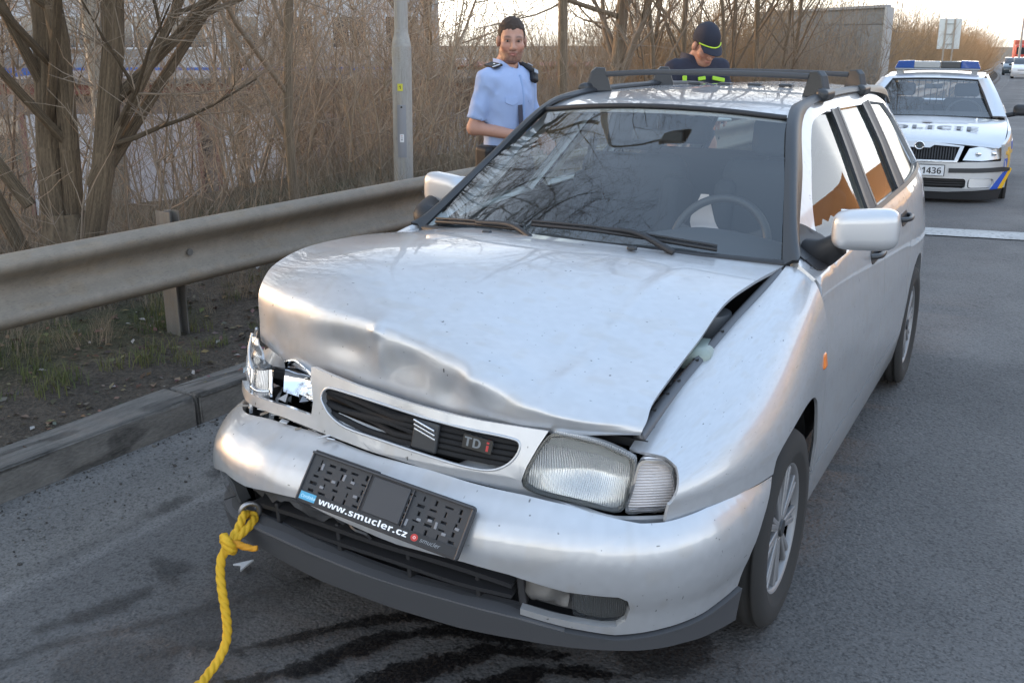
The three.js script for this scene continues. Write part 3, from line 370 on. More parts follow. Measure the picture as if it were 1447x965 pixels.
// torn remains hanging over the left half of the opening
mesh('torn_plastic', sheet([[[-0.66, 0.465, 0.66], [-0.5, 0.462, 0.76], [-0.35, 0.474, 0.80], [-0.2, 0.462, 0.82], [-0.05, 0.44, 0.835]], [[-0.64, 0.44, 0.65], [-0.5, 0.43, 0.74], [-0.35, 0.436, 0.785], [-0.2, 0.43, 0.80], [-0.05, 0.425, 0.81]]], 40, 6, { thick: 0.006, f: (p, u, v) => [p[0], p[1] + v * 0.02 * noise(u * 26, 3, 1), p[2] + 0.012 * noise(u * 18, v * 2, 7)] }), greyPl, car);
// fog lamps
const fogM = (d) => (s, y) => { const p = mapBumper(s, y); return [p[0] - 0.3 * d * sstep(0.4, 0.7, s), p[1], p[2] - d]; };
const fgL = mesh('fog_lamp', panel(fogM(0.035), loopOf([[0.497, 0.386], [0.51, 0.397], [0.56, 0.393], [0.615, 0.388], [0.634, 0.372], [0.636, 0.345], [0.622, 0.318], [0.574, 0.308], [0.505, 0.32], [0.495, 0.348]], 3), [], { thick: 0.03, max: 0.02 }), std([0.2, 0.2, 0.195], 0.3, 0.5, { bumpMap: ribs, bumpScale: 0.006 }), car);
mesh('lens', panel(fogM(0.012), loopOf([[0.499, 0.384], [0.51, 0.395], [0.56, 0.391], [0.613, 0.386], [0.631, 0.371], [0.633, 0.345], [0.62, 0.32], [0.574, 0.311], [0.507, 0.322], [0.498, 0.348]], 3), [], { thick: 0, max: 0.02 }), lens, fgL);
const fogHouse = mesh('fog_lamp_housing', panel(fogM(0.055), fogHole.map(([a, b]) => [a, b]), [], { thick: 0.02 }), std([0.07, 0.07, 0.072], 0.6), car);
mesh('cover_remnant', sheet([[[0.345, 0.405, 0.765], [0.40, 0.404, 0.77], [0.465, 0.392, 0.752]], [[0.36, 0.37, 0.775], [0.41, 0.366, 0.772], [0.468, 0.36, 0.752]], [[0.37, 0.345, 0.765], [0.42, 0.338, 0.76], [0.468, 0.338, 0.747]]], 14, 10, { thick: 0.004, f: p => [p[0], p[1] + 0.006 * noise(p[0] * 50, p[1] * 50, 1), p[2] + 0.016 * noise(p[0] * 26, p[1] * 30, 9)] }), phys([0.13, 0.125, 0.118], 0.5, 0.3, {}), fogHouse);
const fgR = mesh('fog_lamp', panel(mapBumper, [[-0.78, 0.43], [-0.64, 0.432], [-0.6, 0.42], [-0.61, 0.35], [-0.66, 0.337], [-0.80, 0.345]], [], { thick: 0.03, off: -0.03 }), std([0.10, 0.105, 0.11], 0.3, 0.4), car);
mesh('lens', panel(mapBumper, [[-0.78, 0.425], [-0.66, 0.427], [-0.64, 0.42], [-0.65, 0.352], [-0.68, 0.345], [-0.80, 0.35]], [], { thick: 0, off: -0.014 }), clearPl, fgR);
mesh('tow_eye', [new THREE.TorusGeometry(0.026, 0.007, 10, 24).rotateY(0.9).rotateX(0.25).translate(-0.497, 0.374, 0.765), tube([[-0.51, 0.372, 0.68], [-0.505, 0.386, 0.745]], 0.009, 4, 8)], dullMetal, car);

// number plate holder, tipped, with punched slots
{
  const g = new THREE.Group(); g.name = 'plate_holder'; car.add(g);
  const TL = V(-0.224, 0.617, 0.79), TR = V(0.252, 0.577, 0.815), BL = V(-0.232, 0.506, 0.872), BR = V(0.252, 0.464, 0.888);
  const X = TR.clone().sub(TL).add(BR.clone().sub(BL)).normalize(), Yd = TL.clone().sub(BL).add(TR.clone().sub(BR)); const Z = X.clone().cross(Yd).normalize(), Y = Z.clone().cross(X);
  const c = TL.clone().add(TR).add(BL).add(BR).multiplyScalar(0.25).addScaledVector(Z, 0.004), Wd = 0.487, Hd = 0.13;
  g.matrixAutoUpdate = true; g.position.copy(c); g.quaternion.setFromRotationMatrix(new THREE.Matrix4().makeBasis(X, Y, Z));
  const s = new THREE.Shape(roundRect(-Wd / 2, -Hd / 2, Wd / 2, Hd / 2, 0.008).map(p => new THREE.Vector2(...p)));
  const slots = [], put = (x, y, w, h) => slots.push([x - Wd / 2, Hd / 2 - y, w, h]);
  for (const ox of [0.012, 0.292]) for (let r = 0; r < 5; r++) for (let k = 0; k < 5; k++) { const q = rnd(); const w = q < 0.55 ? rr(0.018, 0.026) : rr(0.006, 0.01), h = q < 0.55 ? rr(0.005, 0.009) : rr(0.012, 0.016); put(ox + 0.02 + k * 0.036 + rr(-0.002, 0.002), 0.022 + r * 0.0185, w, h); }
  for (const [x, y, w, h] of slots) { const hp = new THREE.Path(roundRect(x - w / 2, y - h / 2, x + w / 2, y + h / 2, 0.0015, 2).map(p => new THREE.Vector2(...p))); s.holes.push(hp); }
  mesh('plate_base', new THREE.ExtrudeGeometry(s, { depth: 0.007, bevelEnabled: true, bevelSize: 0.0015, bevelThickness: 0.0015, bevelSegments: 1 }), std([0.03, 0.03, 0.032], 0.5), g);
  mesh('back_sheet', rbox(Wd - 0.01, Hd - 0.01, 0.004, 0.002, [0, 0, -0.006]), std([0.05, 0.05, 0.054], 0.55), g);
  mesh('plate_ridge', [rbox(Wd, 0.006, 0.011, 0.002, [0, Hd / 2 - 0.004, 0.011]), rbox(0.005, Hd, 0.008, 0.002, [-Wd / 2 + 0.003, 0, 0.009]), rbox(0.005, Hd, 0.008, 0.002, [Wd / 2 - 0.003, 0, 0.009]), rbox(0.11, 0.09, 0.005, 0.002, [0.01, 0.01, 0.0095]), rbox(0.003, 0.095, 0.004, 0.001, [-0.055, 0.008, 0.0115]), rbox(0.003, 0.095, 0.004, 0.001, [0.075, 0.008, 0.0115]), rbox(0.2, 0.005, 0.012, 0.002, [-0.14, Hd / 2 + 0.002, 0.004])], std([0.042, 0.043, 0.047], 0.45), g);
  // odd silver-grey clips behind the slots
  for (let k = 0; k < 12; k++) mesh('clip', rbox(k % 3 ? 0.012 : 0.007, k % 3 ? 0.007 : 0.017, 0.003, 0.001, [(k < 6 ? -0.205 : 0.085) + (k % 6) * 0.026 + rr(-0.005, 0.005), rr(-0.028, 0.045), 0.0085], [0, 0, rr(-0.1, 0.1)]), std([0.2, 0.2, 0.21], 0.5), g);
  const strip = canvasTex(1024, 60, (q, w, h) => {
    q.fillStyle = '#1d1f22'; q.fillRect(0, 0, w, h); q.fillStyle = '#4d9ec0'; q.fillRect(8, 4, 108, h - 10); q.fillStyle = '#cfe7f0'; q.font = 'italic 26px sans-serif'; q.textBaseline = 'middle'; q.fillText('Cordoba', 14, h / 2);
    q.fillStyle = '#eef0f2'; q.font = 'bold 60px sans-serif'; q.save(); q.translate(138, h / 2 - 2); const m = q.measureText('www.smucler.cz').width; q.scale(590 / m, 0.92); q.fillText('www.smucler.cz', 0, 0); q.restore();
    q.fillStyle = '#b3302c'; q.beginPath(); q.arc(772, h / 2, 22, 0, 7); q.fill(); q.fillStyle = '#e9c9c6'; q.beginPath(); q.arc(772, h / 2, 9, 0, 7); q.fill(); q.fillStyle = '#b3302c'; q.beginPath(); q.arc(772, h / 2, 5, 0, 7); q.fill();
    q.fillStyle = '#8d9398'; q.font = 'italic 34px sans-serif'; q.fillText('smucler', 806, h / 2);
  });
  mesh('lettered_strip', rbox(Wd - 0.012, 0.0255, 0.004, 0.001, [0, -Hd / 2 + 0.0155, 0.0095]), std([0.035, 0.036, 0.04], 0.5), g);
  mesh('lettering', new THREE.PlaneGeometry(Wd - 0.014, 0.024).translate(0, -Hd / 2 + 0.0155, 0.0121), new THREE.MeshStandardMaterial({ map: strip, roughness: 0.45 }), g);
}

// roof, windscreen, cowl
const rf = mesh('roof', sheet([
  [[-0.476, 1.352, -1.04], [-0.25, 1.372, -0.98], [0, 1.378, -0.96], [0.25, 1.372, -0.98], [0.476, 1.352, -1.04]],
  [[-0.474, 1.379, -1.22], [-0.25, 1.393, -1.18], [0, 1.397, -1.17], [0.25, 1.393, -1.18], [0.474, 1.379, -1.22]],
  [[-0.47, 1.395, -1.5], [-0.25, 1.408, -1.5], [0, 1.411, -1.5], [0.25, 1.408, -1.5], [0.47, 1.395, -1.5]],
  [[-0.47, 1.396, -2], [0, 1.413, -2], [0.47, 1.396, -2]], [[-0.47, 1.382, -2.6], [0, 1.4, -2.6], [0.47, 1.382, -2.6]], [[-0.462, 1.358, -3.1], [0, 1.385, -3.12], [0.462, 1.358, -3.1]], [[-0.46, 1.32, -3.28], [0, 1.345, -3.34], [0.46, 1.32, -3.28]]], 40, 50, { thick: 0.02, flip: true }), silver, car);
for (const x of [-0.2, -0.06, 0.08, 0.22]) mesh('roof_tab', rbox(0.06, 0.012, 0.05, 0.005, [x, 1.416, -2.05], [0.03, 0, 0]), trim, rf);
const wsRows = [0, 0.5, 1].map(v => [-1, -0.6, -0.25, 0, 0.25, 0.6, 1].map(u => { const w = mix(0.648, 0.474, v), c = 1 - u * u; return [u * w, mix(0.962, 1.35, v) + 0.034 * c * (1 - v * 0.1) + 0.008 * Math.sin(v * 3.14), mix(-0.395, -1.036, v) + mix(0.165, 0.08, v) * c + 0.012 * Math.sin(v * 3.14)]; }));
mesh('windscreen', sheet(wsRows, 24, 16, { flip: true }), windGlass, car);
mesh('windscreen_seal', tube(wsRows[2].map(p => [p[0], p[1] + 0.002, p[2]]), 0.010, 30, 6), blackPl, car); mesh('windscreen_seal', tube(wsRows[0], 0.016, 30, 6), blackPl, car);
mesh('cowl', sheet([wsRows[0].map(p => [p[0], p[1] - 0.012, p[2] - 0.02]), wsRows[0].map(p => [p[0], p[1] - 0.03, p[2] + 0.09])], 24, 3, { thick: 0.01 }), blackPl, car);
for (const [b, a] of [[[[-0.60, 0.992, -0.40], [-0.40, 1.012, -0.325], [-0.18, 1.022, -0.262]], [[-0.12, 1.012, -0.20], [-0.22, 1.034, -0.255], [-0.38, 1.024, -0.305]]], [[[-0.15, 1.04, -0.272], [0.12, 1.04, -0.262], [0.46, 1.005, -0.325]], [[0.35, 1.0, -0.24], [0.22, 1.045, -0.262], [0.1, 1.05, -0.262]]]]) {
  mesh('wiper', [tube(b, 0.007, 12, 6), tube(b.map(p => [p[0], p[1] + 0.012, p[2]]), 0.0045, 12, 6), tube(a, t => 0.012 - 0.005 * t, 10, 6, { flat: 0.8 })], blackPl, car);
}
for (const x of [0.234, -0.274]) mesh('washer_jet', rbox(0.03, 0.012, 0.02, 0.005, [x, 1.012 + (x > 0 ? -0.0 : 0.006), -0.19]), trim, car);
// roof bars
for (const [z, y] of [[-1.54, 1.482], [-2.35, 1.462]]) {
  const bar = mesh('roof_bar', tube([[-0.43, y - 0.012, z], [-0.2, y, z], [0.2, y, z], [0.43, y - 0.006, z]], 0.0115, 24, 10, { flat: 1.7 }), greyPl, car);
  for (const sg of [-1, 1]) {
    const s = new THREE.Shape([[-0.05, -0.075], [0.055, -0.075], [0.03, 0.0], [0.012, 0.016], [-0.02, 0.014]].map(p => new THREE.Vector2(...p)));
    const ft = new THREE.ExtrudeGeometry(s, { depth: 0.03, bevelEnabled: true, bevelSize: 0.006, bevelThickness: 0.006, bevelSegments: 2 }); ft.translate(0, 0, -0.015); ft.rotateY(sg > 0 ? -0.5 : Math.PI + 0.5);
    mesh('bar_foot', [ft.translate(sg * 0.465, y - 0.005, z + 0.01), rbox(0.05, 0.05, 0.16, 0.02, [sg * 0.502, y - 0.072, z + 0.02], [0, 0, -sg * 0.25])], trim, bar);
  }
}
// mirrors
const mirrorGeo = (sg) => { const g = new THREE.SphereGeometry(1, 32, 24), p = g.attributes.position, sp = (v, e) => Math.sign(v) * Math.abs(v) ** e; for (let i = 0; i < p.count; i++) { let x = sp(p.getX(i), 0.45), y = sp(p.getY(i), 0.5), z = sp(p.getZ(i), 0.7); const t = (x + 1) / 2; y *= mix(0.9, 1, t); if (z < 0) z *= 0.55; p.setXYZ(i, x * 0.098, y * 0.066 + 0.004 * x, z * 0.06 * mix(1, 0.75, t)); } g.computeVertexNormals(); if (sg < 0) { for (let i = 0; i < p.count; i++) p.setX(i, -p.getX(i)); g.index.array.reverse(); g.computeVertexNormals(); } return g; };
for (const [sg, x, y, z] of [[1, 0.862, 1.072, -0.51], [-1, 0.722, 1.062, -0.68]]) {
  const m = mesh('door_mirror', mirrorGeo(sg).rotateY(sg * 0.12).rotateZ(sg * 0.02).translate(sg * x, y, z), silverPlain, car);
  mesh('mirror_foot', [panel(mapSide, loopOf([[-0.42, 0.95], [-0.6, 0.945], [-0.74, 0.975], [-0.73, 1.01], [-0.62, 1.05], [-0.5, 1.005]], 4), [], { mirror: sg < 0, off: 0.006, thick: 0.012 }), tube([[sg * 0.69, 0.965, -0.56], [sg * 0.735, 0.98, -0.545], [sg * 0.785, 1.015, -0.53 + (z + 0.51)]], t => mix(0.055, 0.036, t), 14, 14)], blackPl, m);
  mesh('mirror_glass', rbox(0.165, 0.105, 0.004, 0.002, [sg * x, y, z - 0.033], [0, sg * 0.12, 0]), chrome, m);
}
// tail of the car
const rearZ = (x, y) => (y > 0.92 ? -3.47 + (y - 0.92) * 0.36 : -3.47) + 0.25 * x * x * (Math.abs(x) > 0.4 ? 1 + 2 * (Math.abs(x) - 0.4) : 1);
mesh('tailgate', panel((x, y) => [x, y, rearZ(x, y)], [[-0.66, 0.6], [0.66, 0.6], [0.65, 0.96], [0.45, 1.31], [-0.45, 1.31], [-0.65, 0.96]], [[[-0.58, 0.96], [0.58, 0.96], [0.43, 1.25], [-0.43, 1.25]]], { thick: 0.03, max: 0.09 }), silver, car);
mesh('rear_window', panel((x, y) => [x, y, rearZ(x, y) + 0.012], [[-0.59, 0.94], [0.59, 0.94], [0.44, 1.26], [-0.44, 1.26]], [], { thick: 0 }), sideGlass, car);
mesh('rear_bumper', sheet([[[-0.71, 0.58, -3.2], [-0.64, 0.59, -3.46], [0, 0.6, -3.54], [0.64, 0.59, -3.46], [0.71, 0.58, -3.2]], [[-0.72, 0.45, -3.2], [-0.66, 0.45, -3.5], [0, 0.45, -3.58], [0.66, 0.45, -3.5], [0.72, 0.45, -3.2]], [[-0.70, 0.28, -3.2], [-0.64, 0.28, -3.46], [0, 0.28, -3.54], [0.64, 0.28, -3.46], [0.70, 0.28, -3.2]]], 30, 10, { thick: 0.02, flip: true }), silver, car);
for (const sg of [-1, 1]) mesh('tail_lamp', rbox(0.10, 0.24, 0.06, 0.02, [sg * 0.56, 0.80, -3.45], [0, sg * 0.3, 0]), phys([0.4, 0.02, 0.02], 0.15, 0, { clearcoat: 1 }), car);
// floor, firewall, inner arches and cabin
mesh('underbody', [box(1.2, 0.1, 3.7, [0, 0.27, -1.5]), box(1.3, 0.05, 0.75, [0, 0.25, 0.2]), ...[1, -1].flatMap(s => [0, -2.443].map(z => new THREE.CylinderGeometry(0.37, 0.37, 0.2, 24, 1, true, -1.75, 3.5).rotateZ(Math.PI / 2).rotateX(-Math.PI / 2).translate(s * 0.67, 0.3, z))), ...[1, -1].flatMap(s => [box(0.02, 0.6, 0.8, [s * 0.56, 0.5, -0.02]), box(0.02, 0.65, 0.95, [s * 0.56, 0.45, -2.45])])], darkIn, car);
mesh('cabin', [box(1.3, 0.03, 2.9, [0, 0.34, -1.85]), ...[1, -1].map(s => box(0.03, 0.6, 2.2, [s * 0.72, 0.66, -1.5])), box(1.3, 0.6, 0.03, [0, 0.64, -0.46])], std([0.14, 0.145, 0.155], 0.9), car);
const roofLining = mesh('headlining', sheet([[[-0.46, 1.33, -1.12], [0, 1.35, -1.05], [0.46, 1.33, -1.12]], [[-0.46, 1.36, -2], [0, 1.38, -2], [0.46, 1.36, -2]], [[-0.44, 1.33, -3.1], [0, 1.35, -3.1], [0.44, 1.33, -3.1]]], 10, 10, {}), std([0.5, 0.5, 0.5], 0.95), car);
mesh('rear_view_mirror', [rbox(0.2, 0.055, 0.03, 0.014, [0.0, 1.27, -1.02], [-0.2, 0.1, 0]), tube([[0, 1.28, -1.03], [0, 1.345, -1.03]], 0.009, 4, 6)], blackPl, car);
mesh('dashboard', sheet([[[-0.63, 0.94, -0.42], [0, 0.985, -0.27], [0.63, 0.94, -0.42]], [[-0.66, 0.955, -0.6], [0, 0.965, -0.55], [0.3, 0.985, -0.62], [0.66, 0.955, -0.6]], [[-0.68, 0.93, -0.75], [0, 0.93, -0.74], [0.3, 0.97, -0.76], [0.68, 0.93, -0.75]], [[-0.68, 0.7, -0.78], [0, 0.7, -0.76], [0.68, 0.7, -0.78]]], 24, 20, { thick: 0.01, flip: true }), dashMat, car);
{
  const g = new THREE.Group(); g.name = 'steering_wheel'; g.position.set(0.285, 0.895, -0.93); g.rotation.set(-0.42, 0, 0); car.add(g);
  mesh('wheel_rim', new THREE.TorusGeometry(0.178, 0.0155, 12, 48), std([0.045, 0.045, 0.048], 0.5), g);
  mesh('wheel_hub', [rbox(0.15, 0.12, 0.05, 0.03), ...[0.35, 2.8, -1.57].map(a => box(0.17, 0.03, 0.015, [0.09 * Math.cos(a), 0.09 * Math.sin(a), 0], [0, 0, a])), tube([[0, 0, 0], [0, -0.05, 0.25]], 0.035, 4, 10)], std([0.035, 0.035, 0.038], 0.6), g);
}
for (const x of [-0.32, 0.33]) {
  const s = new THREE.Group(); s.name = 'front_seat'; s.position.set(x, 0.38, -1.25); car.add(s);
  mesh('cushion', rbox(0.5, 0.16, 0.52, 0.06, [0, 0.1, 0.02], [-0.12, 0, 0], 4), fabric, s);
  mesh('backrest', [rbox(0.48, 0.62, 0.14, 0.06, [0, 0.45, -0.3], [-0.24, 0, 0], 4), rbox(0.09, 0.5, 0.18, 0.04, [-0.215, 0.42, -0.27], [-0.24, 0.2, 0], 3), rbox(0.09, 0.5, 0.18, 0.04, [0.215, 0.42, -0.27], [-0.24, -0.2, 0], 3)], fabric, s);
  mesh('headrest', [rbox(0.26, 0.17, 0.1, 0.045, [0, 0.85, -0.38], [-0.2, 0, 0], 4), tube([[0.06, 0.7, -0.36], [0.06, 0.8, -0.375]], 0.006, 3, 6), tube([[-0.06, 0.7, -0.36], [-0.06, 0.8, -0.375]], 0.006, 3, 6)], fabric2, s);
}
mesh('rear_seat', [rbox(1.25, 0.15, 0.5, 0.05, [0, 0.5, -2.1], [-0.1, 0, 0], 3), rbox(1.25, 0.6, 0.14, 0.06, [0, 0.78, -2.42], [-0.22, 0, 0], 3), ...[-0.38, 0.38].map(x => rbox(0.26, 0.14, 0.09, 0.04, [x, 1.16, -2.5], [-0.2, 0, 0], 3))], fabric, car);
for (const g of [tube([[0.49, 1.2, -1.55], [0.46, 1.0, -1.45], [0.42, 0.7, -1.3]], 0.02, 10, 6, { flat: 0.1 }), tube([[-0.49, 1.2, -1.55], [-0.52, 0.9, -1.5], [-0.54, 0.5, -1.45]], 0.02, 10, 6, { flat: 0.1 })]) mesh('seat_belt', g, std([0.1, 0.1, 0.1], 0.8), car);
mesh('paper_slip', sheet([[[0.17, 1.06, -1.05], [0.2, 1.06, -1.05]], [[0.14, 0.97, -1.03], [0.235, 0.965, -1.03]], [[0.16, 0.945, -0.98], [0.28, 0.94, -0.96]]], 6, 6, { thick: 0.002 }), std([0.6, 0.52, 0.5], 0.8), car);

// wheels
function makeWheel(r = 0.287, w = 0.19, rimR = 0.193) {
  const g = new THREE.Group(); g.name = 'wheel';
  const pr = [[rimR - 0.005, -w * 0.42], [rimR + 0.03, -w * 0.49], [r - 0.035, -w * 0.5], [r - 0.012, -w * 0.46], [r - 0.002, -w * 0.38]];
  for (const y of [-0.3, -0.1, 0.1, 0.3]) pr.push([r, w * (y - 0.05)], [r - 0.007, w * (y - 0.028)], [r - 0.007, w * (y + 0.028)], [r, w * (y + 0.05)]);
  pr.push([r - 0.002, w * 0.38], [r - 0.012, w * 0.46], [r - 0.035, w * 0.5], [rimR + 0.04, w * 0.495], [rimR + 0.032, w * 0.5], [rimR + 0.024, w * 0.488], [rimR - 0.005, w * 0.42]);
  mesh('tyre', new THREE.LatheGeometry(pr.map(p => new THREE.Vector2(...p)), 72).rotateZ(-Math.PI / 2), rubber, g);
  const hub = mesh('hubcap', [new THREE.LatheGeometry([[rimR - 0.016, 0.06], [rimR - 0.013, 0.073], [rimR - 0.006, 0.08], [rimR + 0.002, 0.08], [rimR + 0.004, 0.06]].map(p => new THREE.Vector2(...p)), 64).rotateZ(-Math.PI / 2)], hubSilver, g); mesh('hub_centre', [new THREE.LatheGeometry([[0, 0.075], [0.03, 0.074], [0.042, 0.068], [0.05, 0.055], [0.055, 0.03]].map(p => new THREE.Vector2(...p)), 32).rotateZ(-Math.PI / 2)], hubSilver, g);
  mesh('brake_disc', new THREE.CylinderGeometry(rimR - 0.008, rimR - 0.008, 0.04, 40).rotateZ(Math.PI / 2).translate(0.015, 0, 0), darkIn, g);
  for (let k = 0; k < 9; k++) for (const d of [-1, 1]) {
    const a = k / 9 * 2 * Math.PI + d * 0.095; const sp = rbox(0.017, rimR - 0.045, 0.017, 0.005, [0, 0, 0]); sp.translate(0, (rimR + 0.018) / 2, 0); sp.rotateZ(0); sp.rotateX(a); sp.translate(0.066, 0, 0); mesh('spoke', sp, hubSilver, hub);
  }
  const cap = mesh('hub_cover', new THREE.CylinderGeometry(0.024, 0.026, 0.006, 24).rotateZ(-Math.PI / 2).translate(0.078, 0, 0), trim, hub);
  return g;
}
const wheelProto = makeWheel();
[[1, 0], [1, -2.443], [-1, 0], [-1, -2.443]].forEach(([s, z], i) => { const w = i ? wheelProto.clone() : wheelProto; w.position.set(s * 0.715, 0.287, z); if (s < 0) w.rotation.y = Math.PI; w.rotation.x = 0.35 + i; car.add(w); });
// ---------- road line: the kerb face on the guardrail side, by distance d along it; o is the offset to the road side ----------
const kerbPts = resample([[-27, 36.8], [-18.6, 23.9], [-10.25, 10.2], [-4.03, 0.03], [-1.86, -3.48], [0.19, -6.85], [2.12, -10.2], [5.6, -16.8], [9.48, -24.4], [20.4, -46.5], [42.6, -94], [86, -195], [152, -340], [235, -520]], 2401);
const kerbLen = [0]; for (let i = 1; i < kerbPts.length; i++) kerbLen.push(kerbLen[i - 1] + Math.hypot(kerbPts[i][0] - kerbPts[i - 1][0], kerbPts[i][1] - kerbPts[i - 1][1]));
const kerbStep = kerbLen[2400] / 2400, kerb0 = (() => { let b = 0, m = 1e9; kerbPts.forEach((p, i) => { const q = Math.hypot(p[0] + 1.86, p[1] + 3.48); if (q < m) { m = q; b = i; } }); return b * kerbStep; })();
function K(d, o = 0) {                 // d = 0 beside the silver car's nose
  const t = clamp((d + kerb0) / kerbStep, 1, 2398), i = Math.floor(t), u = t - i, a = kerbPts[i], b = kerbPts[i + 1], tx = kerbPts[i + 2][0] - kerbPts[i - 1][0], tz = kerbPts[i + 2][1] - kerbPts[i - 1][1], l = Math.hypot(tx, tz);
  return [mix(a[0], b[0], u) - tz / l * o, mix(a[1], b[1], u) + tx / l * o, Math.atan2(tx / l, tz / l)];   // x, z, heading of increasing d about y
}
const drop = z => { const q = (-z - 7.5) / 1.5; return 0.036 * (q > 30 ? q : Math.log1p(Math.exp(q))); };   // the road falls gently away ahead
const offsetOf = (x, z) => { let m = 1e9, bi = 0; for (let i = 0; i < 2400; i++) { const p = kerbPts[i], q = (p[0] - x) ** 2 + (p[1] - z) ** 2; if (q < m) { m = q; bi = i; } } const d = bi * kerbStep - kerb0, k = K(d), n = K(d, 1); return [d, (x - k[0]) * (n[0] - k[0]) + (z - k[1]) * (n[1] - k[1])]; };
const verge = (d, o) => { const b = -drop(K(d, o)[1]) + (o > -0.9 ? mix(0.115, 0.15, sstep(-0.15, -0.9, o)) : o > -2.6 ? mix(0.15, 0.2, sstep(-0.9, -2.4, o)) : mix(0.2, -1.9, sstep(-3.5, -15, o))); return b + 0.035 * fbm(d * 1.3, o * 1.3, 4) * sstep(-0.15, -0.6, o) + 0.16 * fbm(d * 0.3, o * 0.3, 2) * sstep(-1.4, -3, o); };
function ribbon(ds, os, y, o = {}) {
  const pos = [], uv = [], idx = [], col = [], W = os.length;
  ds.forEach(d => os.forEach(q => { const [x, z] = K(d, q); pos.push(x, typeof y === 'function' ? y(d, q) : y, z); uv.push(q, d); if (o.color) col.push(...o.color(d, q, x, z)); }));
  for (let j = 0; j < ds.length - 1; j++) for (let i = 0; i < W - 1; i++) { const a = j * W + i, b = a + W; idx.push(a, a + 1, b, b, a + 1, b + 1); }
  const g = geoFrom(pos, null, uv, idx); if (o.color) g.setAttribute('color', new THREE.Float32BufferAttribute(col, 3));
  if (g.attributes.normal.array[1] < 0) { g.index.array.reverse(); g.computeVertexNormals(); } return g;
}
const range = (a, b, n) => Array.from({ length: n + 1 }, (_, i) => mix(a, b, i / n));

// ---------- road ----------
const asphTex = tex(1024, 1024, (u, v, i, j) => {
  const g = hash3(i, j, 1), a = pnoise(u, v, 256, 2), b = pnoise(u, v, 128, 4), c = pnoise(u, v, 8, 6), e = pnoise(u, v, 400, 11);
  let k = 0.74 + 0.34 * (a - 0.5) + 0.16 * (b - 0.5) + 0.32 * (g - 0.5) + 0.14 * (c - 0.5); if (e > 0.78) k += 0.9 * (e - 0.78) / 0.22; if (a < 0.25) k -= 0.18; return [k, k * 0.995, k * 0.985];
});
const asphBump = tex(1024, 1024, (u, v, i, j) => { const a = pnoise(u, v, 200, 2), b = pnoise(u, v, 110, 4), c = pnoise(u, v, 330, 9); const k = 0.4 * a + 0.35 * b + 0.25 * c; return [k, k, k]; });
for (const t of [asphTex, asphBump]) t.repeat.set(0.62, 0.62);
const asphalt = std([1, 1, 1], 0.88, 0, { map: asphTex, bumpMap: asphBump, bumpScale: 0.0035, vertexColors: true });
asphalt.roughnessMap = tex(256, 256, (u, v) => { const k = 0.72 + 0.25 * pnoise(u, v, 6, 3) + 0.12 * pnoise(u, v, 24, 5); return [k, k, k]; }, { rep: [0.21, 0.21] });
const roadTone = (d, o, x, z) => {     // worn wheel tracks, a paler old surface and grit by the kerb, patch repairs
  let k = 0.108 + 0.024 * fbm(d * 0.35, o * 0.9, 3) + 0.012 * fbm(d * 1.6, o * 1.6, 9), wr = 0;
  const kerbside = sstep(0.68, 0.5, o + 0.06 * noise(d * 1.5, 2) + 0.05 * noise(d * 6, 8)); k += kerbside * 0.02; k *= 1 + 0.16 * noise(o * 0.8, d * 0.06, 5) + 0.08 * noise(o * 2.6, d * 0.2, 8) - 0.14 * sstep(2.2, 0.9, o) * (1 - kerbside); wr = kerbside * 0.008;
  k -= 0.012 * Math.exp(-(((o - 1.35) / 0.35) ** 2)) + 0.012 * Math.exp(-(((o - 2.9) / 0.35) ** 2));
  k += 0.02 * sstep(0.25, 0.05, o); { const e = o - 0.6 - 0.05 * noise(d * 1.5, 2) - 0.02 * noise(d * 6, 8); k += (0.045 * Math.exp(-((e / 0.028) ** 2)) - 0.02 * Math.exp(-(((e + 0.07) / 0.035) ** 2))) * (0.6 + 0.8 * Math.abs(noise(d * 9, o * 9, 3))); }
  k *= 1.32; return [k * 1.05 + wr, k * 1.0 + wr * 0.7, k * 0.965];
};
const roadD = [...range(-30, -8, 30), ...range(-7.8, 14, 200), ...range(14.3, 60, 80), ...range(62, 200, 40), ...range(210, 560, 30)];
kind(mesh('road', ribbon(roadD, [...range(0, 0.9, 36), ...range(0.95, 4, 44), ...range(4.2, 13, 24)], (d, o) => -drop(K(d, o)[1]) + 0.004 * fbm(d * 0.7, o * 0.7, 1), { color: roadTone }), asphalt), 'structure');
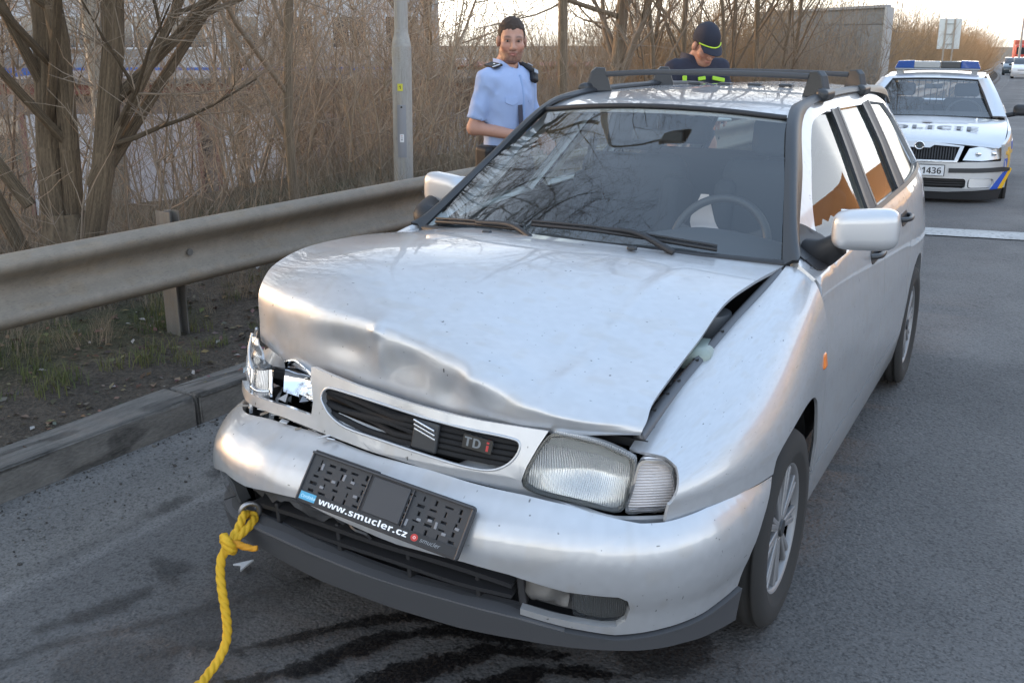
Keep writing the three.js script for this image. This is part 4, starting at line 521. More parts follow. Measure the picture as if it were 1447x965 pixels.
// flat marks: thin sheets over the asphalt with ragged outlines
function patchSheet(name, poly, y, mat, o = {}) { const pts = poly.map(p => new THREE.Vector2(p[0], -p[1])), g = new THREE.ShapeGeometry(new THREE.Shape(pts)); g.rotateX(-Math.PI / 2); const p = g.attributes.position; const uv = []; for (let i = 0; i < p.count; i++) { p.setY(i, y); uv.push(p.getX(i), p.getZ(i)); } g.setAttribute('uv', new THREE.Float32BufferAttribute(uv, 2)); return kind(mesh(name, g, mat), 'structure'); }
const ragged = (path, w, amp, n = 90, f = 14) => { const P = resample(path, n), L = [], R = []; P.forEach((p, i) => { const a = P[Math.max(0, i - 1)], b = P[Math.min(n - 1, i + 1)], l = Math.hypot(b[0] - a[0], b[1] - a[1]) || 1, nx = -(b[1] - a[1]) / l, nz = (b[0] - a[0]) / l, t = i / (n - 1), e = Math.min(1, 6 * t, 6 * (1 - t)), ww = (typeof w === 'function' ? w(t) : w); L.push([p[0] + nx * e * (ww + amp * noise(i * 0.9, f) + amp * 0.6 * noise(i * 2.7, f)), p[1] + nz * e * (ww + amp * noise(i * 0.9, f))]); R.push([p[0] - nx * e * (ww + amp * noise(i * 0.8, f + 5)), p[1] - nz * e * (ww + amp * noise(i * 0.8, f + 5) + amp * 0.6 * noise(i * 2.3, f + 9))]); }); return [...L, ...R.reverse()]; };
const wet = phys([0.006, 0.006, 0.007], 0.5, 0, { bumpMap: asphBump, bumpScale: 0.006 }), damp = std([0.046, 0.045, 0.043], 0.75, 0, { map: asphTex, bumpMap: asphBump, bumpScale: 0.006 });
const paintTex = tex(512, 512, (u, v, i, j) => { const k = 0.72 + 0.3 * pnoise(u, v, 90) * pnoise(u, v, 7, 3) + 0.12 * (hash3(i, j, 5) - 0.5) - 0.3 * sstep(0.7, 0.85, pnoise(u, v, 60, 8)); return [k, k, k * 0.99]; }, { rep: [0.8, 0.8] });
const roadPaint = std([0.5, 0.5, 0.49], 0.75, 0, { map: paintTex });

// ---------- kerb stones, verge, far ground ----------
const stoneTex = tex(512, 512, (u, v, i, j) => { const k = 0.66 + 0.3 * pnoise(u, v, 12) + 0.26 * (pnoise(u, v, 70, 2) - 0.5) + 0.15 * (hash3(i, j, 2) - 0.5) - 0.35 * sstep(0.62, 0.8, pnoise(u, v, 5, 7)); return [k, k * 0.97, k * 0.93]; });
const stoneMats = [0.175, 0.19, 0.16].map(c => std([c, c * 0.96, c * 0.9], 0.92, 0, { map: stoneTex, bumpMap: stoneTex, bumpScale: 0.004 }));
const kerb = kind(new THREE.Group(), 'structure'); kerb.name = 'kerb'; scene.add(kerb);
{
  const gs = [0, 1, 2].map(() => { const g = new RoundedBoxGeometry(0.2, 0.34, 0.985, 3, 0.018), p = g.attributes.position; for (let i = 0; i < p.count; i++) { const n = 0.008; p.setXYZ(i, p.getX(i) + n * noise(p.getZ(i) * 7 + rnd(), p.getY(i) * 9), p.getY(i) + n * noise(p.getZ(i) * 6, p.getX(i) * 20 + 3), p.getZ(i)); } g.computeVertexNormals(); return g; });
  for (let k = -4; k < 36; k++) { const d = 0.46 + k, [x, z, a] = K(d, -0.1), m = mesh('kerb_stone', gs[(k + 9) % 3], stoneMats[(k * 7 + 20) % 3], kerb); m.position.set(x, -0.045 - drop(z) + rr(-0.006, 0.006), z); m.rotation.set(rr(-0.01, 0.01), a + rr(-0.012, 0.012), rr(-0.02, 0.02)); }
  const far = kind(mesh('kerb_run', ribbon([...range(-30, -4.05, 20)], [-0.2, -0.012, 0], (d, o) => o > -0.006 ? -0.02 : 0.125), stoneMats[0], kerb), 'stuff');
  kind(mesh('kerb_run', ribbon([...range(35.97, 300, 120)], [-0.2, -0.012, 0], (d, o) => -drop(K(d)[1]) + (o > -0.006 ? -0.02 : 0.125)), stoneMats[0], kerb), 'stuff');
}
const soilTex = tex(512, 512, (u, v, i, j) => { const k = 0.45 + 0.5 * pnoise(u, v, 30) * pnoise(u, v, 9, 4) + 0.5 * (pnoise(u, v, 110, 5) - 0.35) + 0.2 * (hash3(i, j, 2) - 0.5); return [k, k * 0.92, k * 0.82]; }, { rep: [0.9, 0.9] });
const soil = std([1, 1, 1], 0.97, 0, { map: soilTex, bumpMap: soilTex, bumpScale: 0.03, vertexColors: true });
const soilTone = (d, o) => { const far = sstep(-1.1, -2.2, o), g = sstep(0.1, 0.5, fbm(d * 0.7, o * 0.9, 7)) * sstep(-0.5, -1.2, o); const a = [mix(0.095, 0.12, far), mix(0.082, 0.098, far), mix(0.068, 0.07, far)]; return [mix(a[0], 0.055, g), mix(a[1], 0.07, g), mix(a[2], 0.028, g)]; };
kind(mesh('verge', ribbon([...range(-30, -6, 30), ...range(-5.5, 16, 140), ...range(17, 120, 100), ...range(125, 500, 40)], [...range(-40, -12, 10), ...range(-11, -3, 26), ...range(-2.8, -0.17, 34)], verge, { color: soilTone }), soil), 'structure');
kind(mesh('ground', new THREE.CircleGeometry(1200, 64).rotateX(-Math.PI / 2).translate(0, -14, 0), std([0.09, 0.075, 0.05], 0.95)), 'structure');
kind(mesh('pavement', ribbon([...range(-30, 200, 100)], [13, 13.02, 16, 60], (d, o) => -drop(K(d, o)[1]) + (o < 13.01 ? -0.01 : 0.12)), std([0.16, 0.155, 0.15], 0.9, 0, { map: stoneTex })), 'structure');
// leaf litter and gravel on the verge
{
  const leaf = new THREE.BufferGeometry(); leaf.setAttribute('position', new THREE.Float32BufferAttribute([0, 0, -0.5, 0.28, 0.08, -0.1, 0, 0.02, 0.5, -0.3, 0.1, 0.05], 3)); leaf.setIndex([0, 2, 1, 0, 3, 2]); leaf.computeVertexNormals();
  const N = 8000, im = new THREE.InstancedMesh(leaf, std([1, 1, 1], 0.9), N), q = new THREE.Object3D(), c = new THREE.Color();
  for (let i = 0; i < N; i++) { const d = rr(-4, 16), o = -0.12 - 2.6 * rnd() ** 1.3, [x, z] = K(d, o); q.position.set(x, verge(d, o) + 0.008, z); q.rotation.set(rr(-0.5, 0.5), rr(0, 6.3), rr(-0.5, 0.5)); q.scale.setScalar(rr(0.012, 0.05) * (rnd() < 0.1 ? 1.5 : 1)); q.updateMatrix(); im.setMatrixAt(i, q.matrix); const t = rnd(); t < 0.55 ? c.setRGB(rr(0.04, 0.09), rr(0.03, 0.06), rr(0.02, 0.04)) : t < 0.95 ? c.setRGB(rr(0.11, 0.2), rr(0.08, 0.15), rr(0.05, 0.1)) : c.setRGB(0.32, 0.3, 0.28); im.setColorAt(i, c); }
  im.name = 'leaf_litter'; im.castShadow = im.receiveShadow = true; scene.add(kind(tag(im, 'dead leaves and grit scattered over the soil strip by the kerb', 'leaves'), 'stuff'));
  const N2 = 2600, gm = new THREE.InstancedMesh(new THREE.IcosahedronGeometry(1, 0), std([1, 1, 1], 0.95), N2);
  for (let i = 0; i < N2; i++) { const d = rr(-3.5, 9), o = 0.02 + 0.5 * rnd() ** 2.4, [x, z] = K(d, o); q.position.set(x, 0.001, z); q.rotation.set(rr(0, 3), rr(0, 3), 0); const s = rr(0.0015, 0.006) * (rnd() < 0.05 ? 1.8 : 1); q.scale.set(s, s * 0.6, s); q.updateMatrix(); gm.setMatrixAt(i, q.matrix); const t = rr(0.03, 0.15); c.setRGB(t, t * 0.95, t * 0.88); gm.setColorAt(i, c); }
  gm.name = 'gutter_grit'; gm.castShadow = gm.receiveShadow = true; scene.add(kind(tag(gm, 'loose grit lying in the gutter along the kerb', 'grit'), 'stuff'));
}
// grass: green tufts on the strip and tall dry grass behind the guardrail
function bladeTuft(n, h, spread, bend, w) {
  const pos = [], idx = [];
  for (let i = 0; i < n; i++) { const a = rr(0, 6.28), r = spread * Math.sqrt(rnd()), x = r * Math.cos(a), z = r * Math.sin(a), b = rr(0, 6.28), hh = h * rr(0.5, 1), be = bend * rr(0.2, 1.2) * hh, tw = b + 1.57, ww = w * rr(0.6, 1.2); let k = pos.length / 3; for (let s = 0; s <= 3; s++) { const t = s / 3, cx = x + Math.cos(b) * be * t * t, cz = z + Math.sin(b) * be * t * t, cy = hh * (t - 0.25 * bend * t * t), q = ww * (1 - t * 0.9); pos.push(cx + Math.cos(tw) * q, cy, cz + Math.sin(tw) * q, cx - Math.cos(tw) * q, cy, cz - Math.sin(tw) * q); if (s < 3) idx.push(k + 2 * s, k + 2 * s + 1, k + 2 * s + 2, k + 2 * s + 1, k + 2 * s + 3, k + 2 * s + 2); } }
  return geoFrom(pos, null, null, idx);
}
function scatter(name, label, cat, geos, mat, places, colorFn) {
  geos.forEach((g, gi) => { const L = places.filter((_, i) => i % geos.length === gi), im = new THREE.InstancedMesh(g, mat, L.length), q = new THREE.Object3D(), c = new THREE.Color(); L.forEach((p, i) => { q.position.set(...p.p); q.rotation.set(p.tx || 0, p.a, p.tz || 0); q.scale.set(p.s * (p.w || 1), p.s, p.s * (p.w || 1)); q.updateMatrix(); im.setMatrixAt(i, q.matrix); c.setRGB(...colorFn(p)); im.setColorAt(i, c); }); im.castShadow = im.receiveShadow = true; im.name = numbered(name); scene.add(kind(tag(im, label[gi] || label[0], cat), 'stuff')); });
}
{
  const g = [bladeTuft(26, 0.14, 0.07, 0.8, 0.0028), bladeTuft(22, 0.11, 0.08, 1.0, 0.0025)], L = [];
  for (let i = 0; i < 1100; i++) { const d = rr(-4, 18), o = rr(-2.6, -0.45), n = fbm(d * 0.8, o * 1.1, 7); if (n < 0.03 && rnd() > 0.12) continue; const [x, z] = K(d, o); L.push({ p: [x, verge(d, o) - 0.005, z], a: rr(0, 6.3), s: rr(0.5, 1.25), t: rnd() }); }
  for (const [x, z] of [[-2.05, -4.35], [-1.98, -4.25], [-1.75, -4.85], [-1.5, -5.0], [-1.62, -4.75], [-2.1, -4.5], [-1.3, -5.6]]) for (let k = 0; k < 3; k++) { const X = x + rr(-0.07, 0.07), Z = z + rr(-0.07, 0.07), [d, o] = offsetOf(X, Z); L.push({ p: [X, verge(d, o) - 0.005, Z], a: rr(0, 6.3), s: rr(0.6, 1.0), t: rnd() }); }
  scatter('grass_tuft', ['short green grass tufts growing in the soil under the guardrail', 'low thin green grass on the soil under the guardrail'], 'grass', g, std([1, 1, 1], 0.85, 0, { side: THREE.DoubleSide }), L, p => [mix(0.06, 0.12, p.t), mix(0.085, 0.115, p.t), mix(0.022, 0.04, p.t)]);
  const dg = [bladeTuft(30, 0.75, 0.16, 0.55, 0.003), bladeTuft(26, 0.55, 0.2, 0.9, 0.0032), bladeTuft(20, 0.8, 0.16, 0.6, 0.0028)], D = [];
  for (let i = 0; i < 3000; i++) { const d = rr(-6, 45) * (rnd() < 0.5 ? 0.45 : 1), o = -0.95 - 3.6 * rnd() ** 1.5; const [x, z] = K(d, o); D.push({ p: [x, verge(d, o) - 0.02, z], a: rr(0, 6.3), s: rr(0.35, 0.85) * (o > -1.5 ? 0.5 : 1), tx: rr(-0.45, 0.45), tz: rr(-0.45, 0.45), t: rnd() }); }
  scatter('dry_grass', ['pale dry winter grass standing behind the guardrail', 'bent dry grass lying at the foot of the thicket', 'tall thin dry grass stalks in front of the thicket'], 'grass', dg, std([1, 1, 1], 0.9, 0, { side: THREE.DoubleSide }), D, p => { const k = mix(0.6, 1.15, p.t); return [0.25 * k, 0.2 * k, 0.14 * k]; });
}

// ---------- guardrail ----------
const railTex = tex(512, 512, (u, v, i, j) => { const st = pnoise(u, v * 0.25, 40, 3), k = 0.8 + 0.16 * (pnoise(u, v, 7) - 0.5) + 0.12 * (st - 0.5) + 0.12 * (pnoise(u, v, 120, 4) - 0.5) - 0.12 * sstep(0.8, 0.9, pnoise(u, v, 90, 7)); const r = sstep(0.6, 0.85, pnoise(u, v, 14, 9)) * 0.08; return [k + r * 0.4, k * 0.95, k * 0.88 - r * 0.5]; }, { rep: [0.8, 1.5] });
const railMat = std([0.32, 0.285, 0.24], 0.7, 0.15, { map: railTex }), postMat = std([0.22, 0.22, 0.215], 0.6, 0.4, { map: railTex });
{
  const t = thing('guardrail', 'weathered grey steel guardrail running along the soil strip beside the cars', 'guardrail');
  const prof = openOf([[0.0, 0.318], [0.028, 0.322], [0.062, 0.312], [0.082, 0.285], [0.076, 0.255], [0.044, 0.225], [0.012, 0.195], [0.002, 0.158], [0.014, 0.122], [0.046, 0.094], [0.074, 0.066], [0.074, 0.036], [0.05, 0.012], [0.018, 0.0], [0.0, 0.004]], 3), Y0 = 0.435;
  const beam = (d0, d1, n, lap) => { const th = 0.0045, pos = [], uv = [], idx = [], loop = [...prof, ...prof.slice().reverse().map(([a, b]) => [a - th, b - 0.001])], W = loop.length; for (let j = 0; j <= n; j++) { const d = mix(d0, d1, j / n); loop.forEach(([a, b], i) => { const [x, z] = K(d, -0.68 + a + lap); pos.push(x, Y0 + b - drop(z), z); uv.push(d, i * 0.02); }); } for (let j = 0; j < n; j++) for (let i = 0; i < W; i++) { const a = j * W + i, b = j * W + (i + 1) % W, c = a + W, e = b + W; idx.push(a, b, c, c, b, e); } for (const j of [0, n]) for (let i = 0; i < prof.length - 1; i++) { const a = j * W + i, b = a + 1, c = j * W + W - 1 - i, e = c - 1; idx.push(a, b, c, b, e, c); } const g = geoFrom(pos, null, uv, idx); return g; };
  const d0 = offsetOf(-1.7, -5.15)[0] + 0.02, L = 4;
  let k = 0; for (let s = -4; s < 60; s++) { const a = d0 + s * L; const g = beam(a - 0.12, a + L + 0.12, 10, (s & 1) ? 0.0035 : 0); const m = mesh('beam', g, railMat, t); }
  const postG = merged([box(0.1, 1.1, 0.006, [0, 0, 0.028]), box(0.1, 1.1, 0.006, [0, 0, -0.028]), box(0.006, 1.1, 0.05, [0.0, 0, 0])]), spG = rbox(0.09, 0.2, 0.1, 0.01, [0.07, 0.31, 0]), boltG = new THREE.CylinderGeometry(0.016, 0.018, 0.014, 8).rotateZ(-Math.PI / 2);
  for (let s = -8; s < 40; s++) { const d = d0 + s * 2, [x, z, a] = K(d, -0.80); if (s % 2) continue; const p = mesh('post', postG, postMat, t); p.position.set(x, 0.24 - drop(z), z); p.rotation.y = a; const b = mesh('spacer', spG, postMat, p); b.rotation.y = 0; if (s < 10 && s % 4 === 0) for (const [dd, yy] of [[-0.06, 0.08], [0.06, 0.08], [-0.06, 0.235], [0.06, 0.235]]) { const q = K(d + 2.0 + dd, -0.635 + (yy > 0.2 ? 0.008 : 0.012)), lb = mesh('bolt', boltG, postMat, t); lb.position.set(q[0], Y0 + yy - drop(q[1]), q[1]); lb.rotation.y = a; lb.scale.setScalar(0.75); } if (s < 8) { const bo = mesh('bolt', boltG, postMat, t), q = K(d, -0.662); bo.position.set(q[0], Y0 + 0.158 - drop(q[1]), q[1]); bo.rotation.y = a; } }
}
// ---------- marks on the road ----------
{
  const u = [0.936, 0.351], A = [2.2, -9.875], q = [-0.13, 0.39];
  const s = []; for (let i = 0; i <= 60; i++) s.push([A[0] + u[0] * i * 0.16 + rr(-0.006, 0.006), A[1] + u[1] * i * 0.16 + rr(-0.008, 0.008)]); const e = s.map(p => [p[0] + q[0] + rr(-0.008, 0.008), p[1] + q[1] + rr(-0.008, 0.008)]).reverse();
  { const m = patchSheet('stop_line', [...s, ...e], 0.008, roadPaint), p = m.geometry.attributes.position; for (let i = 0; i < p.count; i++) p.setY(i, 0.008 - drop(p.getZ(i))); }
  // spilled fluid and damp patches: thin films with soft, grain-broken edges
  const seg = (x, z, P) => { let m = 9, tt = 0; for (let i = 0; i < P.length - 1; i++) { const [ax, az] = P[i], [bx, bz] = P[i + 1], dx = bx - ax, dz = bz - az, h = clamp(((x - ax) * dx + (z - az) * dz) / (dx * dx + dz * dz), 0, 1), q = Math.hypot(x - ax - dx * h, z - az - dz * h); if (q < m) { m = q; tt = (i + h) / (P.length - 1); } } return [m, tt]; };
  function film(name, x0, x1, z0, z1, w, h, paths, m, y, soft) {
    const tx = tex(w, h, (u, v) => { const x = mix(x0, x1, u), z = mix(z1, z0, v); let a = 0; const n1 = 0.5 * noise(x * 22, z * 22, 1) + 0.5 * noise(x * 60, z * 60, 4) + 0.35 * noise(x * 190, z * 190, 7); for (const [P, wd, k] of paths) { const [d, t] = seg(x, z, P), ww = wd * (0.75 + 0.5 * noise(t * 7, wd * 100, 3)); a = Math.max(a, k * sstep(ww + soft, ww - soft, d + 0.02 * n1 * Math.min(1.3, wd / 0.03))); } a *= 0.8 + 0.3 * noise(x * 160, z * 160, 9); return [a, a, a]; }, { clampEdge: true });
    m.alphaMap = tx; m.transparent = true; const g = new THREE.PlaneGeometry(x1 - x0, z1 - z0, 1, 1).rotateX(-Math.PI / 2).translate((x0 + x1) / 2, y, (z0 + z1) / 2); return kind(mesh(name, g, m), 'structure');
  }
  const gl = (pts) => pts;
  film('oil_stain', -1.0, 0.6, -3.15, -2.2, 1400, 832, [
    [[[-0.775, -2.51], [-0.67, -2.56], [-0.569, -2.603], [-0.495, -2.639], [-0.378, -2.684], [-0.2, -2.69], [0.0, -2.62]], 0.026, 1], [[[-0.74, -2.37], [-0.63, -2.41], [-0.53, -2.45], [-0.45, -2.52], [-0.34, -2.59], [-0.18, -2.62], [0.02, -2.56]], 0.034, 1],
    [[[-0.44, -2.33], [-0.33, -2.39], [-0.199, -2.455], [-0.046, -2.52], [0.12, -2.49]], 0.045, 1], [[[-0.3, -2.25], [-0.05, -2.36], [0.08, -2.43], [0.3, -2.4]], 0.04, 1], [[[-0.70, -2.875], [-0.66, -2.9], [-0.6, -2.94], [-0.52, -3.0], [-0.45, -3.06]], 0.016, 1], [[[-0.785, -3.0], [-0.76, -2.955], [-0.72, -2.905], [-0.69, -2.885]], 0.006, 1], [[[-0.2, -2.95], [0.1, -2.75], [0.4, -2.55]], 0.16, 0.55]],
    phys([0.006, 0.006, 0.007], 0.42, 0), 0.0105, 0.008);
  film('damp_patch', -1.75, -0.6, -4.1, -2.2, 840, 1390, [
    [[[-1.42, -2.42], [-1.309, -2.55], [-1.185, -2.6], [-1.015, -2.685], [-0.892, -2.76], [-0.72, -2.87]], 0.02, 0.6], [[[-1.35, -2.64], [-1.25, -2.72], [-1.159, -2.8], [-1.12, -2.86]], 0.035, 0.55], [[[-1.14, -3.02], [-1.08, -2.98], [-1.05, -2.9]], 0.045, 0.5], [[[-1.0, -2.5], [-0.9, -2.55], [-0.82, -2.56]], 0.03, 0.55], [[[-1.28, -3.38], [-1.2, -3.5]], 0.035, 0.5], [[[-1.16, -3.72], [-1.05, -3.9]], 0.04, 0.5], [[[-1.05, -2.45], [-0.8, -2.8], [-0.7, -3.2]], 0.22, 0.25]],
    std([0.025, 0.024, 0.023], 0.75), 0.0075, 0.02);
  const deb = new THREE.Shape([[0, 0], [0.062, 0.012], [0.035, -0.05], [0.028, -0.012]].map(p => new THREE.Vector2(...p)));
  tag(mesh('plastic_shard', new THREE.ExtrudeGeometry(deb, { depth: 0.004, bevelEnabled: true, bevelSize: 0.001, bevelThickness: 0.001, bevelSegments: 1 }).rotateX(-Math.PI / 2).rotateZ(0.15).translate(-0.89, 0.012, -2.995), std([0.45, 0.46, 0.47], 0.4)), 'small pale grey triangular plastic shard lying on the road beside the yellow rope', 'shard');
}
// ---------- tow rope ----------
{
  const rp = std([0.62, 0.36, 0.015], 0.75), r = 0.0108, lobe = (t, l) => 0.3 * Math.abs(Math.sin(1.5 * t + l * 120)) - 0.1 + 0.05 * Math.sin(14 * t + l * 900), toW = ([x, y, z]) => { const c = Math.cos(CAR_YAW), s = Math.sin(CAR_YAW); return [c * x + s * z + CAR_X, y, -s * x + c * z + CAR_Z]; };
  const t = thing('tow_rope', 'thick yellow braided tow rope knotted to the towing eye and hanging to the road', 'rope');
  const run = [[-0.487, 0.315, 0.875], [-0.492, 0.29, 0.892], [-0.488, 0.25, 0.905], [-0.474, 0.21, 0.918], [-0.461, 0.16, 0.925], [-0.453, 0.11, 0.932], [-0.452, 0.07, 0.945], [-0.455, 0.035, 0.975], [-0.452, 0.018, 1.02], [-0.444, 0.015, 1.06], [-0.47, 0.015, 1.12], [-0.55, 0.015, 1.16], [-0.60, 0.015, 1.25]];
  mesh('hanging_rope', tube(run.map(toW), r, 260, 20, { lobe }), rp, t);
  mesh('loop', tube([[-0.478, 0.335, 0.868], [-0.484, 0.352, 0.83], [-0.497, 0.372, 0.79], [-0.506, 0.362, 0.765], [-0.487, 0.36, 0.76], [-0.470, 0.355, 0.79], [-0.468, 0.345, 0.83], [-0.474, 0.33, 0.865]].map(toW), r * 0.95, 150, 20, { lobe }), rp, t);
  const kn = []; for (let i = 0; i <= 40; i++) { const a = i / 40 * Math.PI * 4.6; kn.push([-0.481 + 0.021 * Math.cos(a), 0.326 + 0.020 * Math.sin(a) * 0.9 + (i / 40 - 0.5) * 0.018, 0.873 + 0.018 * Math.sin(a + 0.8)]); }
  mesh('knot', tube(kn.map(toW), r * 0.95, 240, 20, { lobe }), rp, t);
  mesh('rope_end', tube([[-0.472, 0.33, 0.868], [-0.45, 0.326, 0.862], [-0.425, 0.318, 0.85], [-0.408, 0.318, 0.842]].map(toW), q => r * (0.95 - 0.35 * q), 60, 20, { lobe }), std([0.6, 0.27, 0.015], 0.75), t);
}
// ---------- trees ----------
const barkTex = tex(256, 512, (u, v, i, j) => { const k = 0.6 + 0.5 * (pnoise(u, v * 0.3, 24, 3) - 0.3) + 0.25 * (pnoise(u, v, 60, 4) - 0.5); return [k, k * 0.95, k * 0.88]; }, { rep: [2, 1.2] });
const barkDark = std([0.2, 0.155, 0.105], 0.95, 0, { map: barkTex, bumpMap: barkTex, bumpScale: 0.012 }), barkMid = std([0.27, 0.215, 0.155], 0.95, 0, { map: barkTex, bumpMap: barkTex, bumpScale: 0.006 }), twigMat = std([0.21, 0.16, 0.112], 0.95);
const birchTex = tex(256, 512, (u, v, i, j) => { const dk = sstep(0.66, 0.76, pnoise(u * 0.7, v, 14, 3)) * 0.6 + sstep(0.7, 0.8, pnoise(u, v, 40, 5)) * 0.4; const k = 0.95 - 0.75 * dk - 0.15 * pnoise(u, v, 6); return [k, k * 0.97, k * 0.9]; }, { rep: [1, 0.8] });
const birchBark = std([0.46, 0.44, 0.40], 0.85, 0, { map: birchTex });
const rotAbout = (v, axis, a) => v.clone().applyAxisAngle(axis, a);
function limb(list, from, dir, len, r, o) {       // one bent, tapering limb; returns its points
  const n = o.seg || 6, P = [from.toArray()], d = dir.clone(), p = from.clone(); const w = o.wob ?? 0.16;
  for (let i = 0; i < n; i++) { d.x += rr(-w, w); d.z += rr(-w, w); d.y += rr(-w, w) * 0.6 + (o.up ?? 0.04); d.normalize(); p.addScaledVector(d, len / n); P.push(p.toArray()); }
  list.push(tube(P, t => Math.max(0.0016, r * (1 - t * (o.taper ?? 0.75))), n, o.rad || 5, { raw: true, open: true })); return { P, d };
}
function tree(name, label, group, pos, o) {
  seed = o.seed || 77; const t = thing(name, label, 'tree', pos, 0, group), trunkG = [], crownG = [];
  const grow = (from, dir, len, r, lev) => {
    const big = lev <= (o.trunkLevels ?? 0), L = limb(big ? trunkG : crownG, from, dir, len, r, { seg: lev === 0 ? 9 : lev < 3 ? 6 : 4, wob: lev === 0 ? (o.wob ?? 0.05) : 0.17, up: lev === 0 ? 0.02 : o.droop ? 0.02 - 0.07 * (lev > 2) : 0.05, taper: lev === 0 ? (o.taper ?? 0.55) : 0.78, rad: lev === 0 ? 12 : lev === 1 ? 7 : lev === 2 ? 5 : 3 });
    if (lev >= (o.levels ?? 4)) return;
    const nb = lev === 0 ? (o.n0 || 9) : lev === 1 ? (o.n1 || 7) : lev === 2 ? (o.n2 || 5) : 4;
    for (let i = 0; i < nb; i++) { const f = lev === 0 ? mix(o.first ?? 0.35, 1, (i + rnd() * 0.7) / nb) : mix(0.25, 1, (i + rnd() * 0.8) / nb), q = f * (L.P.length - 1), k = Math.min(L.P.length - 2, Math.floor(q)), a = V(...L.P[k]), b = V(...L.P[k + 1]), at = a.clone().lerp(b, q - k), T = b.sub(a).normalize(); let side = V(rr(-1, 1), rr(-0.3, 0.3), rr(-1, 1)); side.addScaledVector(T, -side.dot(T)).normalize(); const ang = rr(0.5, 1.0) * (lev === 0 ? 0.85 : 1), nd = T.multiplyScalar(Math.cos(ang)).addScaledVector(side, Math.sin(ang)).normalize(); grow(at, nd, len * rr(0.38, 0.62) * (lev === 0 ? mix(1.1, 0.6, f) : mix(1.1, 0.75, f)), r * (1 - f * 0.6) * rr(0.4, 0.6), lev + 1); }
  };
  for (const s of (o.stems || [{ d: [0, 1, 0], h: o.h, r: o.r }])) grow(V(...(s.p || [0, 0, 0])), V(...s.d).normalize(), s.h, s.r, 0);
  if (o.flare) trunkG.push(new THREE.LatheGeometry([[o.flare * 1.6, -0.25], [o.flare * 1.15, 0], [o.flare * 0.95, 0.15], [o.flare * 0.6, 0.45]].map(p => new THREE.Vector2(...p)), 14));
  mesh('trunk', trunkG, o.bark || barkMid, t); if (crownG.length) mesh('branches', crownG, o.twig || twigMat, t); return t;
}
const ground = (x, z) => { const [d, o] = offsetOf(x, z); return verge(d, o); };
const at = (x, z) => [x, ground(x, z) - 0.05, z];
tree('willow_tree', 'thick many-stemmed dark tree at the left end behind the guardrail', null, at(-2.72, -6.3), { seed: 5, levels: 4, n0: 15, n1: 7, n2: 5, first: 0.1, bark: barkDark, trunkLevels: 1, flare: 0.2, stems: [{ d: [-0.42, 1, -0.05], h: 6.0, r: 0.05, p: [-0.2, 0, 0] }, { d: [-0.1, 1, -0.1], h: 7.0, r: 0.08, p: [-0.08, 0, 0] }, { d: [0.06, 1, 0.05], h: 6.6, r: 0.062, p: [0.0, 0, -0.1] }, { d: [0.26, 1, -0.02], h: 6.5, r: 0.072, p: [0.1, 0, 0.05] }, { d: [0.6, 1, -0.1], h: 2.3, r: 0.036, p: [0.2, 0.62, 0.05] }, { d: [-0.7, 1, 0.1], h: 3.8, r: 0.04, p: [-0.18, 0.5, 0.05] }], wob: 0.1 });
tree('birch_tree', 'white-barked birch trunk behind the many-stemmed dark tree', null, at(-4.15, -11), { seed: 9, h: 11, r: 0.125, levels: 3, n0: 12, first: 0.3, bark: birchBark });
const thinL = ['slim straight tree in the thicket left of the lamp post', 'tall slim bare trunk rising just right of the standing policeman', 'forked bare tree between the policeman and the man in a cap'];
tree('bare_tree', thinL[0], null, at(-1.88, -9), { seed: 12, h: 7.5, r: 0.045, levels: 4, n0: 18, n1: 6, first: 0.08, wob: 0.08 });
tree('bare_tree', thinL[1], null, at(0.62, -13), { seed: 15, h: 10, r: 0.06, levels: 3, n0: 14, first: 0.2, taper: 0.4, wob: 0.015 });
tree('bare_tree', thinL[2], null, at(1.45, -15), { seed: 21, levels: 4, n0: 14, n1: 7, n2: 5, first: 0.15, bark: barkMid, stems: [{ d: [0.02, 1, 0], h: 4.0, r: 0.115 }, { d: [-0.12, 1, 0.1], h: 7, r: 0.07, p: [0.02, 2.2, 0] }, { d: [0.16, 1, 0], h: 7, r: 0.07, p: [0.06, 2.1, 0] }, { d: [0.45, 1, 0.2], h: 5, r: 0.05, p: [0.06, 2.3, 0] }, { d: [-1, 0.25, 0.2], h: 3.2, r: 0.035, p: [0, 1.9, 0] }] });
[[2.15, -16.5, 31], [2.75, -17.5, 32], [3.35, -17, 33], [3.75, -18.5, 34], [4.15, -18, 35], [4.7, -19.2, 36], [5.3, -20.5, 37], [2.6, -21, 38]].forEach(([x, z, s], i) => tree('sapling', ['bare sapling nearest the forked tree, leftmost of the sapling row', 'second bare sapling from the left in the row before the billboard', 'third bare sapling from the left in the row before the billboard', 'fourth bare sapling from the left in the row before the billboard', 'fifth bare sapling from the left in the row before the billboard', 'bare sapling in front of the left half of the grey billboard', 'bare sapling in front of the middle of the grey billboard', 'bare sapling set farther back behind the sapling row'][i], 'bare saplings left of the grey billboard', at(x, z), { seed: s, h: 5.5 + (s * 7 % 4), r: 0.03 + (s % 3) * 0.01, levels: 4, n0: 18, n1: 6, n2: 4, first: 0.08, wob: 0.11 }));
